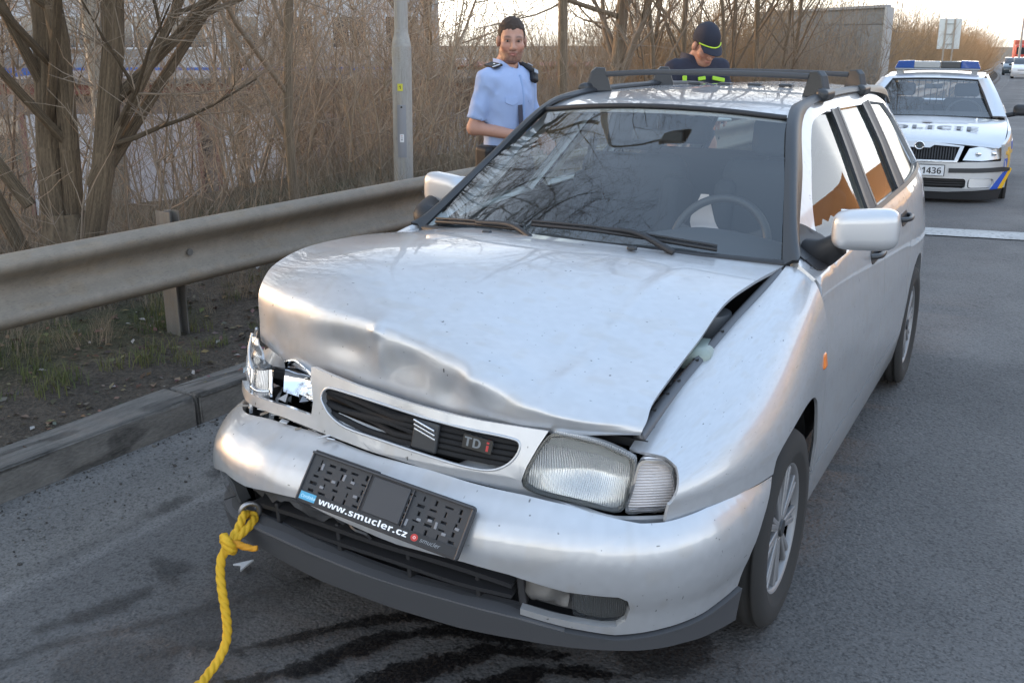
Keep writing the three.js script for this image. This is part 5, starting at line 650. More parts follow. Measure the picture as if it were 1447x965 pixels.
// taller trees beyond the thicket and over the near strip, seen as branches and in the car's reflections
[[-6.2, -3.5, 41], [-5.4, 0.2, 42], [-7.5, -8.5, 43], [-7, 3.5, 44]].forEach(([x, z, s], i) => tree('roadside_tree', ['tall bare tree outside the left edge, level with the damaged car', 'tall bare tree outside the left edge, level with the camera', 'tall bare tree outside the left edge beyond the many-stemmed tree', 'tall bare tree on the verge behind the camera'][i], 'tall bare verge trees left of the picture', at(x, z), { seed: s, h: 9.5 + s % 3, r: 0.16, levels: 4, n0: 13, n1: 7, n2: 5, first: 0.25, bark: barkDark }));
[[-8, -15, 51], [-4.6, -18, 52], [-1.6, -22, 53], [-12, -24, 54]].forEach(([x, z, s], i) => tree('background_tree', ['tall bare tree beyond the thicket near the left edge', 'tall bare tree rising between the birch and the lamp post', 'tall bare tree rising beyond the thicket behind the lamp post', 'farthest tall bare tree beyond the thicket, near the block of flats'][i], 'tall bare trees beyond the left thicket', at(x, z), { seed: s, h: 8 + s % 3, r: 0.09, levels: 4, n0: 18, n1: 7, n2: 5, first: 0.08, wob: 0.07 }));
[[36, 17.5, 61], [46, 19, 62], [58, 18, 63]].forEach(([d, o, s], i) => { const [x, z] = K(d, o); tree('pavement_tree', ['nearest small bare tree on the far pavement, outside the right edge', 'middle small bare tree on the far pavement, outside the right edge', 'farthest small bare tree on the far pavement, outside the right edge'][i], 'bare trees on the far pavement', [x, 0.1 - drop(z), z], { seed: s, h: 5, r: 0.08, levels: 4, n0: 12, n1: 6, n2: 5, first: 0.35 }); });
// ---------- thicket: bushes of thin stems, too many to count ----------
function bush(stems, h, spread, sub, s) {
  seed = s; const g = [];
  for (let i = 0; i < stems; i++) { const a = rr(0, 6.28), r = spread * 0.45 * Math.sqrt(rnd()), lean = rr(0.02, 0.75) * (rnd() < 0.35 ? 1.5 : 0.7), b = a + rr(-0.8, 0.8), H = h * rr(0.45, 1), R = rr(0.005, 0.015) * (H / h); const L = limb(g, V(Math.cos(a) * r, -0.1, Math.sin(a) * r), V(Math.cos(b) * lean, 1, Math.sin(b) * lean).normalize(), H, R, { seg: 6, wob: 0.17, up: 0.03, taper: 0.7, rad: 4 });
    for (let k = 0; k < sub; k++) { const q = Math.floor(rr(1, 5.9)), d = V(rr(-1, 1), rr(0.1, 1.2), rr(-1, 1)).normalize(), M = limb(g, V(...L.P[q]), d, H * rr(0.12, 0.34), R * 0.5, { seg: 3, wob: 0.25, up: 0.05, taper: 0.7, rad: 3 }); if (k % 2) limb(g, V(...M.P[2]), V(rr(-1, 1), rr(0, 1), rr(-1, 1)).normalize(), H * rr(0.06, 0.16), R * 0.3, { seg: 2, wob: 0.3, rad: 3 }); } }
  return merged(g);
}
{
  const near = [bush(17, 3.1, 1.9, 15, 101), bush(19, 2.3, 2.0, 15, 102), bush(15, 4.2, 1.7, 16, 103)], far = [bush(44, 4.6, 2.6, 8, 104), bush(40, 5.4, 2.4, 8, 105)], A = [], B = []; seed = 4242;
  for (let i = 0; i < 145; i++) { const d = rr(-9, 30), o = -2.3 - 7 * rnd() ** 1.3, [x, z] = K(d, o); if (Math.hypot(x + 1.1, z + 9.5) < 1.0 || Math.hypot(x + 2.72, z + 6.3) < 0.45) continue; const open = sstep(-3, 1, x) * 0.35 * (z < -6 && z > -30 ? 1 : 0); A.push({ p: [x, verge(d, o) - 0.05, z], a: rr(0, 6.3), s: rr(0.65, 1.45) * (1 - open) * (o > -3.2 ? 0.7 : 1), t: rnd(), tx: rr(-0.1, 0.1), tz: rr(-0.1, 0.1) }); }
  for (let i = 0; i < 620; i++) { const d = 17 + 190 * rnd() ** 1.25, o = -1.7 - (d < 26 ? 1.5 : 0) - 8 * rnd(), [x, z] = K(d, o); const q = x / -z, low = q > -0.07 && q < 0.06 ? 0.6 : 0.85; if (q < 0.06 && q > -0.07 && rnd() < 0.4) continue; if (q < 0.505 - 3.6 / -z && q > 0.1 && z > -34) { if (rnd() < 0.45) continue; } if (Math.abs(d - 33) < 2.2 && o > -3) continue; B.push({ p: [x, (o > -4 ? -drop(z) : verge(d, o)) - 0.1, z], a: rr(0, 6.3), s: rr(0.7, 1.25) * low, t: rnd(), tx: rr(-0.08, 0.08), tz: rr(-0.08, 0.08) }); }
  for (let i = 0; i < 45; i++) { const x = rr(-46, 14), z = rr(-62, -20), [d, o] = offsetOf(x, z); if (o > -9) continue; const q = x / -z; B.push({ p: [x, -2.0 - 0.6 * drop(z), z], a: rr(0, 6.3), s: rr(0.5, 0.9) * (q > -0.1 && q < 0.2 ? 0.6 : 1), t: rnd() }); }
  for (let i = 0; i < 26; i++) { const z = rr(-23, -17.5), x = rr(0.235, 0.315) * -z; A.push({ p: [x, verge(...offsetOf(x, z)) - 0.05, z], a: rr(0, 6.3), s: rr(0.5, 0.85), t: rnd() }); }
  const tone = p => { const k = mix(0.7, 1.25, p.t); return [0.30 * k, 0.236 * k, mix(0.178, 0.165, p.t) * k]; }, warm = p => { const k = mix(0.75, 1.35, p.t); return [0.38 * k, 0.25 * k, 0.135 * k]; };
  scatter('thicket', ['dense brown thicket of bare stems behind the guardrail', 'low tangled brown brush behind the guardrail', 'tall brown bare shoots standing in the thicket'], 'thicket', near, std([1, 1, 1], 0.95), A, tone);
  scatter('roadside_scrub', ['bare reddish-brown scrub running along the far road', 'taller bare brown scrub along the far road behind the sign'], 'scrub', far, std([1, 1, 1], 0.95), B, warm);
}
// ---------- street furniture and buildings ----------
const galv = std([0.47, 0.48, 0.48], 0.6, 0.2, { map: railTex }), concrete = std([0.3, 0.29, 0.28], 0.92, 0, { map: stoneTex });
{
  const t = thing('lamp_post', 'grey steel street lamp post with a yellow sticker behind the guardrail', 'lamp post', [-0.985, ground(-0.985, -9.5) - 0.02, -9.5]);
  t.rotation.z = -0.012;
  mesh('lower_tube', new THREE.LatheGeometry([[0.088, 0], [0.087, 1.15], [0.086, 1.34], [0.080, 1.38], [0.062, 1.46], [0.060, 1.5]].map(p => new THREE.Vector2(...p)), 28), galv, t);
  mesh('upper_tube', new THREE.CylinderGeometry(0.042, 0.06, 6.6, 24).translate(0, 4.8, 0), galv, t);
  mesh('arm', tube([[0, 8.05, 0], [0.1, 8.4, 0.05], [0.7, 8.6, 0.4], [1.3, 8.62, 0.75]], 0.03, 14, 8), galv, t);
  mesh('lamp_head', rbox(0.75, 0.11, 0.28, 0.05, [1.6, 8.6, 0.92], [0, -0.53, 0], 3), galv, t);
  const hatch = new THREE.CylinderGeometry(0.0905, 0.0905, 0.46, 12, 1, false, -0.45, 0.9).translate(0, 0.62, 0); mesh('hatch', hatch, std([0.3, 0.31, 0.33], 0.5, 0.4), t);
  mesh('hatch_lock', new THREE.CylinderGeometry(0.009, 0.009, 0.01, 10).rotateX(Math.PI / 2).translate(0, 0.83, 0.09), blackPl, t);
  const st = (name, w, h, y, a, draw) => { const g = new THREE.CylinderGeometry(0.0925, 0.0925, h, 8, 1, true, a - w / 0.185, w / 0.0925).translate(0, y, 0); mesh(name, g, new THREE.MeshStandardMaterial({ map: canvasTex(96, 128, draw), roughness: 0.6, side: THREE.DoubleSide }), t); };
  st('yellow_sticker', 0.048, 0.062, 1.0, -0.1, (q, w, h) => { q.fillStyle = '#d8d24a'; q.fillRect(0, 0, w, h); q.fillStyle = '#222'; q.font = 'bold 84px sans-serif'; q.textAlign = 'center'; q.textBaseline = 'middle'; q.fillText('1', w / 2, h / 2); });
  st('white_sticker', 0.036, 0.07, 0.56, 0.0, (q, w, h) => { q.fillStyle = '#e9e9ea'; q.fillRect(0, 0, w, h); q.fillStyle = '#b44'; q.fillRect(30, 22, 34, 8); q.fillStyle = '#555'; q.fillRect(26, 44, 44, 6); q.fillRect(26, 62, 44, 6); q.fillRect(30, 84, 34, 14); });
}
{ // long grey board, seen from behind
  const a = V(8.25, 0, -24), b = V(7.55, 0, -33.5), L = a.distanceTo(b), t = thing('billboard', 'large grey metal billboard seen from behind beyond the saplings', 'billboard', [a.x, 0, a.z], Math.atan2(-(b.z - a.z), b.x - a.x));
  const sh = [0.3, 0.33, 0.275].map(c => std([c * 0.95, c * 1.02, c * 1.1], 0.6, 0.2, { map: railTex })), y0 = -0.7, y1 = 2.14, N = 7;
  for (let i = 0; i < N; i++) for (const [lo, hi, k] of [[y0, 0.62, 0], [0.635, 1.78, 1], [1.795, y1, 2]]) mesh('panel', rbox(L / N - 0.02, hi - lo, 0.02, 0.005, [(i + 0.5) * L / N, (lo + hi) / 2, 0]), sh[(i * 5 + k) % 3], t);
  for (const y of [0.62, 1.79]) mesh('rail', box(L, 0.05, 0.06, [L / 2, y, 0.05]), std([0.18, 0.18, 0.18], 0.6, 0.3), t);
  for (let i = 1; i < N; i++) mesh('rib', box(0.05, y1 - y0, 0.05, [i * L / N, (y0 + y1) / 2, 0.04]), std([0.2, 0.2, 0.2], 0.6, 0.3), t);
  mesh('edge_post', box(0.11, y1 - y0 + 1.6, 0.16, [-0.06, (y0 + y1) / 2 - 0.8, 0.0]), std([0.45, 0.45, 0.44], 0.5, 0.2), t);
  mesh('top_channel', box(L, 0.06, 0.12, [L / 2, y1 + 0.03, 0]), std([0.34, 0.34, 0.34], 0.5, 0.3), t);
}
{
  const t = thing('road_sign', 'white back of a rectangular road sign on two legs beyond the police car', 'sign', [13.75, 0, -34.2], -0.25);
  mesh('sign_plate', rbox(0.66, 0.92, 0.02, 0.009, [0, 1.56, 0], [0, 0, 0], 3), std([0.72, 0.74, 0.7], 0.5, 0.1), t);
  for (const x of [-0.13, 0.13]) mesh('leg', new THREE.CylinderGeometry(0.027, 0.027, 2.3, 12).translate(x, 0.85, 0.045), std([0.45, 0.4, 0.34], 0.5, 0.5), t);
  for (const y of [1.25, 1.55, 1.86]) mesh('cross_bar', box(0.34, 0.025, 0.03, [0, y, 0.025]), std([0.35, 0.36, 0.34], 0.5, 0.4), t);
}
{
  const t = thing('direction_board', 'plain beige board on posts behind the man in a cap', 'board', [3.95, 0.49, -26]); t.scale.setScalar(0.46);
  mesh('board', rbox(3.9, 1.05, 0.08, 0.02, [0, 1.42, 0]), std([0.36, 0.31, 0.26], 0.8), t);
  for (const x of [-1.4, 1.4]) mesh('post', box(0.12, 3.4, 0.12, [x, 0.2, -0.11]), std([0.2, 0.18, 0.16], 0.8), t);
}
{
  const t = thing('small_sign', 'small white and blue sign just right of the forked tree', 'sign', [3.4, -1.2, -31]);
  mesh('plate', rbox(0.55, 0.75, 0.03, 0.01, [0, 1.95, 0]), std([0.6, 0.62, 0.68], 0.5), t); mesh('stripe', rbox(0.52, 0.2, 0.01, 0.004, [0, 1.72, 0.018]), std([0.1, 0.16, 0.5], 0.5), t);
  mesh('leg', new THREE.CylinderGeometry(0.03, 0.03, 2.4, 10).translate(0, 0.9, -0.04), galv, t);
}
{
  const t = thing('container', 'faded red container behind the brush right of the forked tree', 'container', [4.6, -2.1, -38]), m = std([0.42, 0.13, 0.11], 0.7);
  mesh('shell', rbox(3.4, 2.5, 2.3, 0.03, [0, 1.25, 0]), m, t); for (let i = 0; i < 14; i++) mesh('rib', box(0.1, 2.3, 0.04, [-1.55 + i * 0.24, 1.25, 1.165]), m, t); mesh('top_rail', box(3.44, 0.1, 0.08, [0, 2.46, 1.17]), m, t);
}
{ // white garages with a red roof edge
  const t = thing('garage_row', 'low white garages with a dull red roof edge behind the slim trunk', 'garage', [1.2, -2.2, -38]);
  mesh('wall', box(6.6, 2.35, 4, [0, 1.17, 0]), std([0.55, 0.55, 0.55], 0.9), t); mesh('roof', [box(7, 0.14, 4.5, [0, 2.68, 0]), box(7, 0.44, 0.08, [0, 2.5, 2.21])], std([0.34, 0.11, 0.1], 0.85), t);
  for (let i = 0; i < 2; i++) { const d = mesh('door', rbox(2.2, 1.9, 0.05, 0.01, [-1.6 + i * 3.1, 0.97, 2.02]), std([0.42, 0.43, 0.45], 0.7), t); for (let k = 0; k < 6; k++) mesh('slat', box(2.16, 0.02, 0.02, [-1.6 + i * 3.1, 0.25 + k * 0.28, 2.05]), std([0.3, 0.3, 0.31], 0.7), d); }
  mesh('gable', new THREE.CylinderGeometry(0.9, 0.9, 2.6, 3).scale(1, 1, 0.5).rotateX(Math.PI / 2).translate(-3.3, 2.7, 0.6), std([0.5, 0.48, 0.46], 0.9), t);
}
{ // long low block with a dark red fascia
  const t = thing('garage_block', 'long low garage block with dark red fascia half hidden by the thicket', 'garage', [-5.2, -2.2, -21.5], 0.06);
  mesh('wall', box(9.4, 2.6, 4, [0, 1.3, -2.05]), std([0.26, 0.23, 0.22], 0.95, 0, { map: stoneTex }), t); mesh('fascia', box(9.8, 0.2, 0.3, [0, 2.75, 0]), std([0.2, 0.085, 0.07], 0.9), t); mesh('roof', box(9.8, 0.1, 4.5, [0, 2.9, -2]), std([0.16, 0.15, 0.14], 0.95), t);
  for (let i = 0; i < 5; i++) { const d = mesh('door', rbox(1.45, 2.1, 0.05, 0.01, [-3.8 + i * 1.9, 1.2, 0.0]), std([[0.5, 0.5, 0.52], [0.42, 0.4, 0.42], [0.52, 0.52, 0.55], [0.3, 0.25, 0.27], [0.46, 0.46, 0.48]][i], 0.8), t); mesh('frame', [box(0.08, 2.2, 0.08, [-3.8 + i * 1.9 - 0.77, 1.2, 0.01]), box(0.08, 2.2, 0.08, [-3.8 + i * 1.9 + 0.77, 1.2, 0.01])], std([0.2, 0.1, 0.09], 0.9), d); mesh('handle', box(0.12, 0.03, 0.04, [-3.8 + i * 1.9, 1.1, 0.04]), blackPl, d); }
}
{ // pale block of flats
  const t = thing('apartment_building', 'pale block of flats with a blue band beyond the left thicket', 'building', [-15.5, -2.3, -52], 0.1), W = 24;
  mesh('wall', box(W, 13.5, 9, [0, 6.75, -4.6]), std([0.55, 0.55, 0.56], 0.9, 0, { map: stoneTex }), t); mesh('blue_band', box(W + 0.06, 0.42, 0.1, [0, 2.05, -0.08]), std([0.06, 0.14, 0.42], 0.7), t); mesh('white_band', box(W + 0.06, 0.3, 0.14, [0, 1.62, -0.08]), std([0.62, 0.62, 0.62], 0.8), t); mesh('roof', box(W + 0.6, 0.25, 9.6, [0, 13.6, -4.6]), std([0.2, 0.2, 0.2], 0.9), t);
  const fr = std([0.6, 0.6, 0.6], 0.6), gl = phys([0.03, 0.035, 0.045], 0.08, 0, { clearcoat: 1 });
  for (let r = 0; r < 3; r++) for (let i = 0; i < 9; i++) { const x = -W / 2 + 1.8 + i * 2.55, y = 3.9 + r * 2.9, w = mesh('window', [box(1.7, 0.09, 0.12, [x, y + 0.75, -0.08]), box(1.7, 0.09, 0.12, [x, y - 0.75, -0.08]), box(0.09, 1.5, 0.12, [x - 0.83, y, -0.08]), box(0.09, 1.5, 0.12, [x + 0.83, y, -0.08]), box(0.06, 1.5, 0.1, [x, y, -0.08])], fr, t); mesh('pane', box(1.6, 1.42, 0.03, [x, y, -0.09]), gl, w); }
  for (let r = 0; r < 3; r++) mesh('storey_joint', box(W + 0.02, 0.06, 0.05, [0, 2.7 + r * 2.9, -0.11]), std([0.4, 0.4, 0.4], 0.9), t);
}
{ // its twin, farther left, throws the shade on the grey board
  const src = scene.getObjectByName('apartment_building'), c = src.clone(); c.name = numbered('apartment_building'); c.position.set(-37, -2.3, -47); c.userData = { label: 'second pale block of flats standing farther left, outside the picture', category: 'building', group: 'pale blocks of flats' }; src.userData.group = 'pale blocks of flats'; scene.add(c);
}
{ // the sunlit street front across the road, outside the picture but mirrored in the side windows
  const [x, z, a] = K(52, 29), t = thing('street_front', 'ochre row of buildings across the road, mirrored in the car side windows', 'building', [x, 0.6, z], a);
  const och = std([0.68, 0.47, 0.22], 0.9, 0, { map: stoneTex }), fr = std([0.6, 0.56, 0.5], 0.7), gl = phys([0.03, 0.03, 0.035], 0.1, 0, { clearcoat: 1 });
  for (const [z0, l, h] of [[-28, 26, 6.2], [2, 30, 7.6], [34, 30, 5.6]]) { mesh('wall', box(8, h + 4, l, [4, h / 2 - 2, z0]), och, t); mesh('roof', [box(8.6, 0.3, l + 0.4, [4, h + 0.15, z0]), new THREE.CylinderGeometry(3.2, 3.2, l, 3).scale(1.5, 1, 0.6).rotateX(Math.PI / 2).translate(4, h + 1, z0)], std([0.45, 0.26, 0.13], 0.9), t);
    mesh('cornice', [box(8.2, 0.25, 0.3, [4, h - 0.9, z0 - l / 2 - 0.1]), box(8.2, 0.2, 0.2, [4, 3.2, z0 - l / 2 - 0.08]), box(8.2, 0.9, 0.12, [4, 0.45, z0 - l / 2 - 0.06])], std([0.45, 0.27, 0.12], 0.9), t); for (let i = 0; i < 4; i++) for (let r = 0; r < (h > 6 ? 2 : 1); r++) { const w = mesh('window', box(1.15, 1.5, 0.1, [1.1 + i * 1.95, 1.95 + r * 2.6, z0 - l / 2 - 0.02]), fr, t); mesh('pane', box(0.95, 1.3, 0.1, [1.1 + i * 1.95, 1.95 + r * 2.6, z0 - l / 2 - 0.05]), gl, w); }
    for (let i = 0; i < l / 3 - 1; i++) for (let r = 0; r < (h > 6 ? 2 : 1); r++) { const zz = z0 - l / 2 + 2 + i * 3, y = 1.9 + r * 2.9, w = mesh('window', [box(0.1, 0.12, 1.3, [-0.03, y + 0.75, zz]), box(0.12, 0.12, 1.4, [-0.04, y - 0.75, zz]), box(0.1, 1.5, 0.1, [-0.03, y, zz - 0.6]), box(0.1, 1.5, 0.1, [-0.03, y, zz + 0.6])], fr, t); mesh('pane', box(0.04, 1.4, 1.1, [0.0, y, zz]), gl, w); } }
}
// poles far along the road
[[33.5, -66], [45.5, -93], [67, -138]].forEach(([x, z], i) => { const t = thing('street_lamp', ['distant street lamp pole, nearest of those at the far bend', 'distant street lamp pole behind the nearest one', 'farthest distant street lamp pole by the road'][i], 'street lamp', [x - 1.9, -drop(z), z], 0, 'distant street lamps'); mesh('pole', new THREE.CylinderGeometry(0.07, 0.12, 8, 12).translate(0, 4, 0), galv, t); mesh('arm', tube([[0, 7.9, 0], [0.4, 8.3, 0.2], [1.6, 8.4, 0.8]], 0.05, 8, 6), galv, t); mesh('lamp_head', rbox(0.8, 0.14, 0.3, 0.05, [1.9, 8.4, 0.9], [0, -0.5, 0]), galv, t); });
// ---------- traffic in the distance ----------
function farCar(name, label, pos, turn, paint) {
  const t = thing(name, label, 'car', pos, turn), s = new THREE.Shape(); s.moveTo(-2.0, 0.28); s.lineTo(2.02, 0.28); s.quadraticCurveTo(2.12, 0.5, 2.02, 0.7); s.quadraticCurveTo(1.5, 0.92, 0.95, 0.95); s.lineTo(-1.9, 0.98); s.quadraticCurveTo(-2.12, 0.7, -2.0, 0.28);
  const c = new THREE.Shape(); c.moveTo(0.98, 0.93); c.quadraticCurveTo(0.5, 1.4, 0.2, 1.43); c.lineTo(-1.2, 1.43); c.quadraticCurveTo(-1.6, 1.38, -1.85, 0.95);
  const ex = (sh, w, b) => { const g = new THREE.ExtrudeGeometry(sh, { depth: w - 2 * b, bevelEnabled: true, bevelSize: b, bevelThickness: b, bevelSegments: 3 }); g.translate(0, 0, -w / 2 + b); g.rotateY(-Math.PI / 2); return g; };
  mesh('body', ex(s, 1.66, 0.1), paint, t); mesh('cabin', ex(c, 1.42, 0.08), phys([0.02, 0.022, 0.025], 0.06, 0, { clearcoat: 1 }), t); mesh('roof', rbox(1.25, 0.06, 1.5, 0.03, [0, 1.47, -0.5]), paint, t);
  mesh('grille', rbox(0.8, 0.14, 0.05, 0.02, [0, 0.6, 2.13]), blackPl, t); mesh('plate', rbox(0.5, 0.11, 0.02, 0.005, [0, 0.42, 2.17]), std([0.7, 0.7, 0.7], 0.5), t);
  for (const x of [-0.62, 0.62]) mesh('headlight', rbox(0.36, 0.17, 0.12, 0.05, [x, 0.7, 2.04]), std([0.8, 0.8, 0.78], 0.15), t);
  for (const x of [-0.92, 0.92]) mesh('mirror', rbox(0.2, 0.13, 0.1, 0.04, [x, 1.0, 0.7]), blackPl, t);
  for (const [x, z] of [[-0.7, 1.3], [0.7, 1.3], [-0.7, -1.3], [0.7, -1.3]]) mesh('wheel', new THREE.CylinderGeometry(0.31, 0.31, 0.2, 24).rotateZ(Math.PI / 2).translate(x, 0.31, z), rubber, t);
  return t;
}
{
  const p1 = K(88, 1.5); farCar('white_car', 'small white car approaching far down the road', [p1[0], -drop(p1[1]), p1[1]], p1[2] + Math.PI, phys([0.7, 0.7, 0.68], 0.3, 0, { clearcoat: 1 }));
  const p2 = K(104, 1.0); farCar('dark_car', 'dark car just behind the approaching white car', [p2[0], -drop(p2[1]), p2[1]], p2[2] + Math.PI, phys([0.05, 0.07, 0.08], 0.3, 0.3, { clearcoat: 1 }));
  const p3 = K(150, 3.6), t = thing('red_truck', 'red lorry far down the road behind the cars', 'lorry', [p3[0], -drop(p3[1]), p3[1]], p3[2] + Math.PI), red = phys([0.5, 0.05, 0.03], 0.4, 0, { clearcoat: 0.6 });
  mesh('cab', rbox(2.4, 2.5, 2.0, 0.15, [0, 1.9, 2.4], [0, 0, 0], 3), red, t); mesh('load_box', rbox(2.5, 2.7, 6, 0.05, [0, 2.3, -1.8]), std([0.45, 0.1, 0.06], 0.6), t); mesh('windscreen', rbox(2.1, 0.85, 0.06, 0.03, [0, 2.4, 3.4]), phys([0.02, 0.02, 0.025], 0.06, 0, { clearcoat: 1 }), t); mesh('bumper', rbox(2.4, 0.4, 0.2, 0.06, [0, 0.7, 3.4]), greyPl, t);
  for (const x of [-0.85, 0.85]) mesh('headlight', rbox(0.35, 0.2, 0.06, 0.03, [x, 1.05, 3.42]), std([0.8, 0.8, 0.75], 0.2), t); for (const [x, z] of [[-1, 2.3], [1, 2.3], [-1, -3], [1, -3]]) mesh('wheel', new THREE.CylinderGeometry(0.5, 0.5, 0.3, 24).rotateZ(Math.PI / 2).translate(x, 0.5, z), rubber, t);
}
// ---------- police car ----------
{
  const PX = 4.62, PZ = -11.87, pc = thing('police_car', 'silver police car with blue roof light bar standing behind the damaged estate', 'police car', [PX, -drop(PZ) - 0.10, PZ], -0.41); pc.scale.set(1.03, 0.93, 1.03);
  const silverP = phys([0.56, 0.57, 0.58], 0.34, 0.55, { clearcoat: 0.8, clearcoatRoughness: 0.06 });
  const pSide = tab([0.2, 0.35, 0.55, 0.75, 0.9, 0.98, 1.2, 1.4], [0.83, 0.865, 0.885, 0.875, 0.845, 0.81, 0.70, 0.59]);
  const mS = (z, y) => [pSide(y) - (z > 0.1 ? 0.30 * (z - 0.1) ** 2 : 0) - (z < -2.2 ? 0.08 * (z + 2.2) ** 2 : 0), y, z];
  const fz = (x, y) => 0.9 - 0.22 * x * x - 1.6 * Math.max(0, Math.abs(x) - 0.5) ** 2 - 0.35 * Math.max(0, y - 0.6) - 0.25 * Math.max(0, 0.3 - y), mF = (x, y) => [x, y, fz(x, y)];
  const O = { out: [0, 0.5, -1], max: 0.06, thick: 0.03 }, blue = phys([0.012, 0.075, 0.42], 0.4, 0, { clearcoat: 0.6 }), yellow = phys([0.75, 0.42, 0.01], 0.4, 0, { clearcoat: 0.6 });
  mesh('bumper', panel(mF, [[-0.84, 0.30], [-0.3, 0.26], [0.3, 0.26], [0.84, 0.30], [0.85, 0.45], [0.82, 0.60], [0.45, 0.595], [0.36, 0.585], [-0.36, 0.585], [-0.45, 0.595], [-0.82, 0.60], [-0.85, 0.45]], [roundRect(-0.47, 0.305, 0.47, 0.41, 0.03), roundRect(0.49, 0.305, 0.73, 0.41, 0.03), roundRect(-0.73, 0.305, -0.49, 0.41, 0.03)], O), silverP, pc);
  mesh('lower_grille', panel((x, y) => [x, y, fz(x, y) - 0.05], [[-0.5, 0.28], [0.5, 0.28], [0.5, 0.43], [-0.5, 0.43]], [], { ...O, thick: 0 }), darkIn, pc);
  for (const y of [0.335, 0.36, 0.385]) mesh('grille_bar', panel((x, y) => [x, y, fz(x, y) - 0.025], [[-0.47, y - 0.006], [0.47, y - 0.006], [0.47, y + 0.006], [-0.47, y + 0.006]], [], O), blackPl, pc);
  for (const s of [1, -1]) {
    const fl = mesh('fog_lamp', panel((x, y) => [x, y, fz(x, y) - 0.025], roundRect(0.5, 0.31, 0.72, 0.405, 0.02), [], { ...O, mirror: s < 0 }), chrome.clone(), pc); fl.material.roughness = 0.3;
    mesh('lens', panel(mF, roundRect(0.5, 0.31, 0.72, 0.405, 0.02), [], { ...O, mirror: s < 0, thick: 0, off: -0.006 }), clearPl, fl);
    mesh('bumper_strip', panel(mF, [[0.3, 0.475], [0.3, 0.525], [0.8, 0.535], [0.86, 0.52], [0.86, 0.485]], [], { ...O, mirror: s < 0, off: 0.012 }), trim, pc);
    const h = mesh('headlight', panel((x, y) => [x, y, fz(x, y) - 0.05], [[0.42, 0.61], [0.47, 0.735], [0.6, 0.765], [0.78, 0.755], [0.84, 0.72], [0.82, 0.625], [0.6, 0.605]], [], { ...O, mirror: s < 0, max: 0.04 }), std([0.75, 0.75, 0.74], 0.28, 0.6), pc);
    mesh('lens', panel(mF, [[0.42, 0.61], [0.47, 0.735], [0.6, 0.765], [0.78, 0.755], [0.845, 0.72], [0.82, 0.625], [0.6, 0.605]], [], { ...O, mirror: s < 0, thick: 0, off: 0.006 }), clearPl, h);
    for (const x of [0.56, 0.70]) mesh('bulb', new THREE.SphereGeometry(0.028, 16, 12).scale(1, 1, 0.4).translate(s * x, 0.68, fz(x, 0.68) - 0.03), chrome, h);
    mesh('front_wing', panel(mS, [[0.62, 0.60], [0.62, 0.78], [0.2, 0.9], [-0.5, 0.97], [-0.5, 0.25], [-0.36, 0.25], ...openOf([[-0.345, 0.33], [-0.3, 0.5], [-0.2, 0.62], [-0.05, 0.675], [0.1, 0.665], [0.23, 0.58], [0.31, 0.45]], 3), [0.35, 0.32], [0.6, 0.30]], [], { ...O, mirror: s < 0 }), silverP, pc);
    mesh('door', panel(mS, [[-0.505, 0.25], [-0.505, 0.97], [-1.5, 0.985], [-1.5, 0.25]], [], { ...O, mirror: s < 0 }), silverP, pc); mesh('door', panel(mS, [[-1.505, 0.25], [-1.505, 0.985], [-2.5, 0.985], [-2.45, 0.7], [-2.25, 0.5], [-2.2, 0.25]], [], { ...O, mirror: s < 0 }), silverP, pc);
    mesh('rear_wing', panel(mS, [[-2.505, 0.985], [-2.455, 0.7], [-2.255, 0.5], [-2.25, 0.4], ...openOf([[-2.26, 0.45], [-2.4, 0.62], [-2.6, 0.67], [-2.8, 0.6], [-2.93, 0.4]], 3), [-2.95, 0.3], [-3.6, 0.32], [-3.62, 0.95]], [], { ...O, mirror: s < 0 }), silverP, pc);
    const stripe = (m, a, b, c, d) => mesh(m === blue ? 'blue_stripe' : 'yellow_stripe', panel(mS, [[a, b], [a, b + d], [c, b + d], [c, b]], [], { ...O, mirror: s < 0, off: 0.004, thick: 0.004 }), m, pc);
    stripe(blue, 0.3, 0.7, -0.5, 0.09); stripe(yellow, 0.56, 0.66, -0.5, 0.04); stripe(blue, -0.52, 0.7, -2.4, 0.14); stripe(yellow, -0.52, 0.65, -2.4, 0.05);
    mesh('blue_stripe', panel(mF, [[0.70, 0.29], [0.77, 0.29], [0.865, 0.52], [0.80, 0.46]], [], { ...O, mirror: s < 0, off: 0.004, thick: 0.004 }), blue, pc); mesh('yellow_stripe', panel(mF, [[0.772, 0.295], [0.815, 0.295], [0.885, 0.5], [0.868, 0.52]], [], { ...O, mirror: s < 0, off: 0.005, thick: 0.004 }), yellow, pc);
    mesh('blue_stripe', panel(mS, [[0.62, 0.32], [0.52, 0.32], [0.5, 0.62], [0.6, 0.62]], [], { ...O, mirror: s < 0, off: 0.004, thick: 0.004 }), blue, pc); mesh('yellow_stripe', panel(mS, [[0.51, 0.32], [0.42, 0.36], [0.38, 0.74], [0.495, 0.74]], [], { ...O, mirror: s < 0, off: 0.005, thick: 0.004 }), yellow, pc);
    mesh('side_frame', panel(mS, [[-0.6, 0.972], [-1.35, 1.40], [-2.4, 1.42], [-3.1, 1.32], [-3.6, 0.97]], [[[-0.85, 1.0], [-1.38, 1.34], [-1.85, 1.35], [-1.82, 1.0]], [[-1.95, 1.0], [-1.96, 1.35], [-2.6, 1.33], [-2.9, 1.02]]], { ...O, mirror: s < 0 }), silverP, pc);
    mesh('side_window', panel(mS, [[-0.8, 0.985], [-1.36, 1.36], [-2.65, 1.36], [-2.95, 0.99]], [], { ...O, mirror: s < 0, thick: 0, off: -0.012 }), sideGlass, pc);
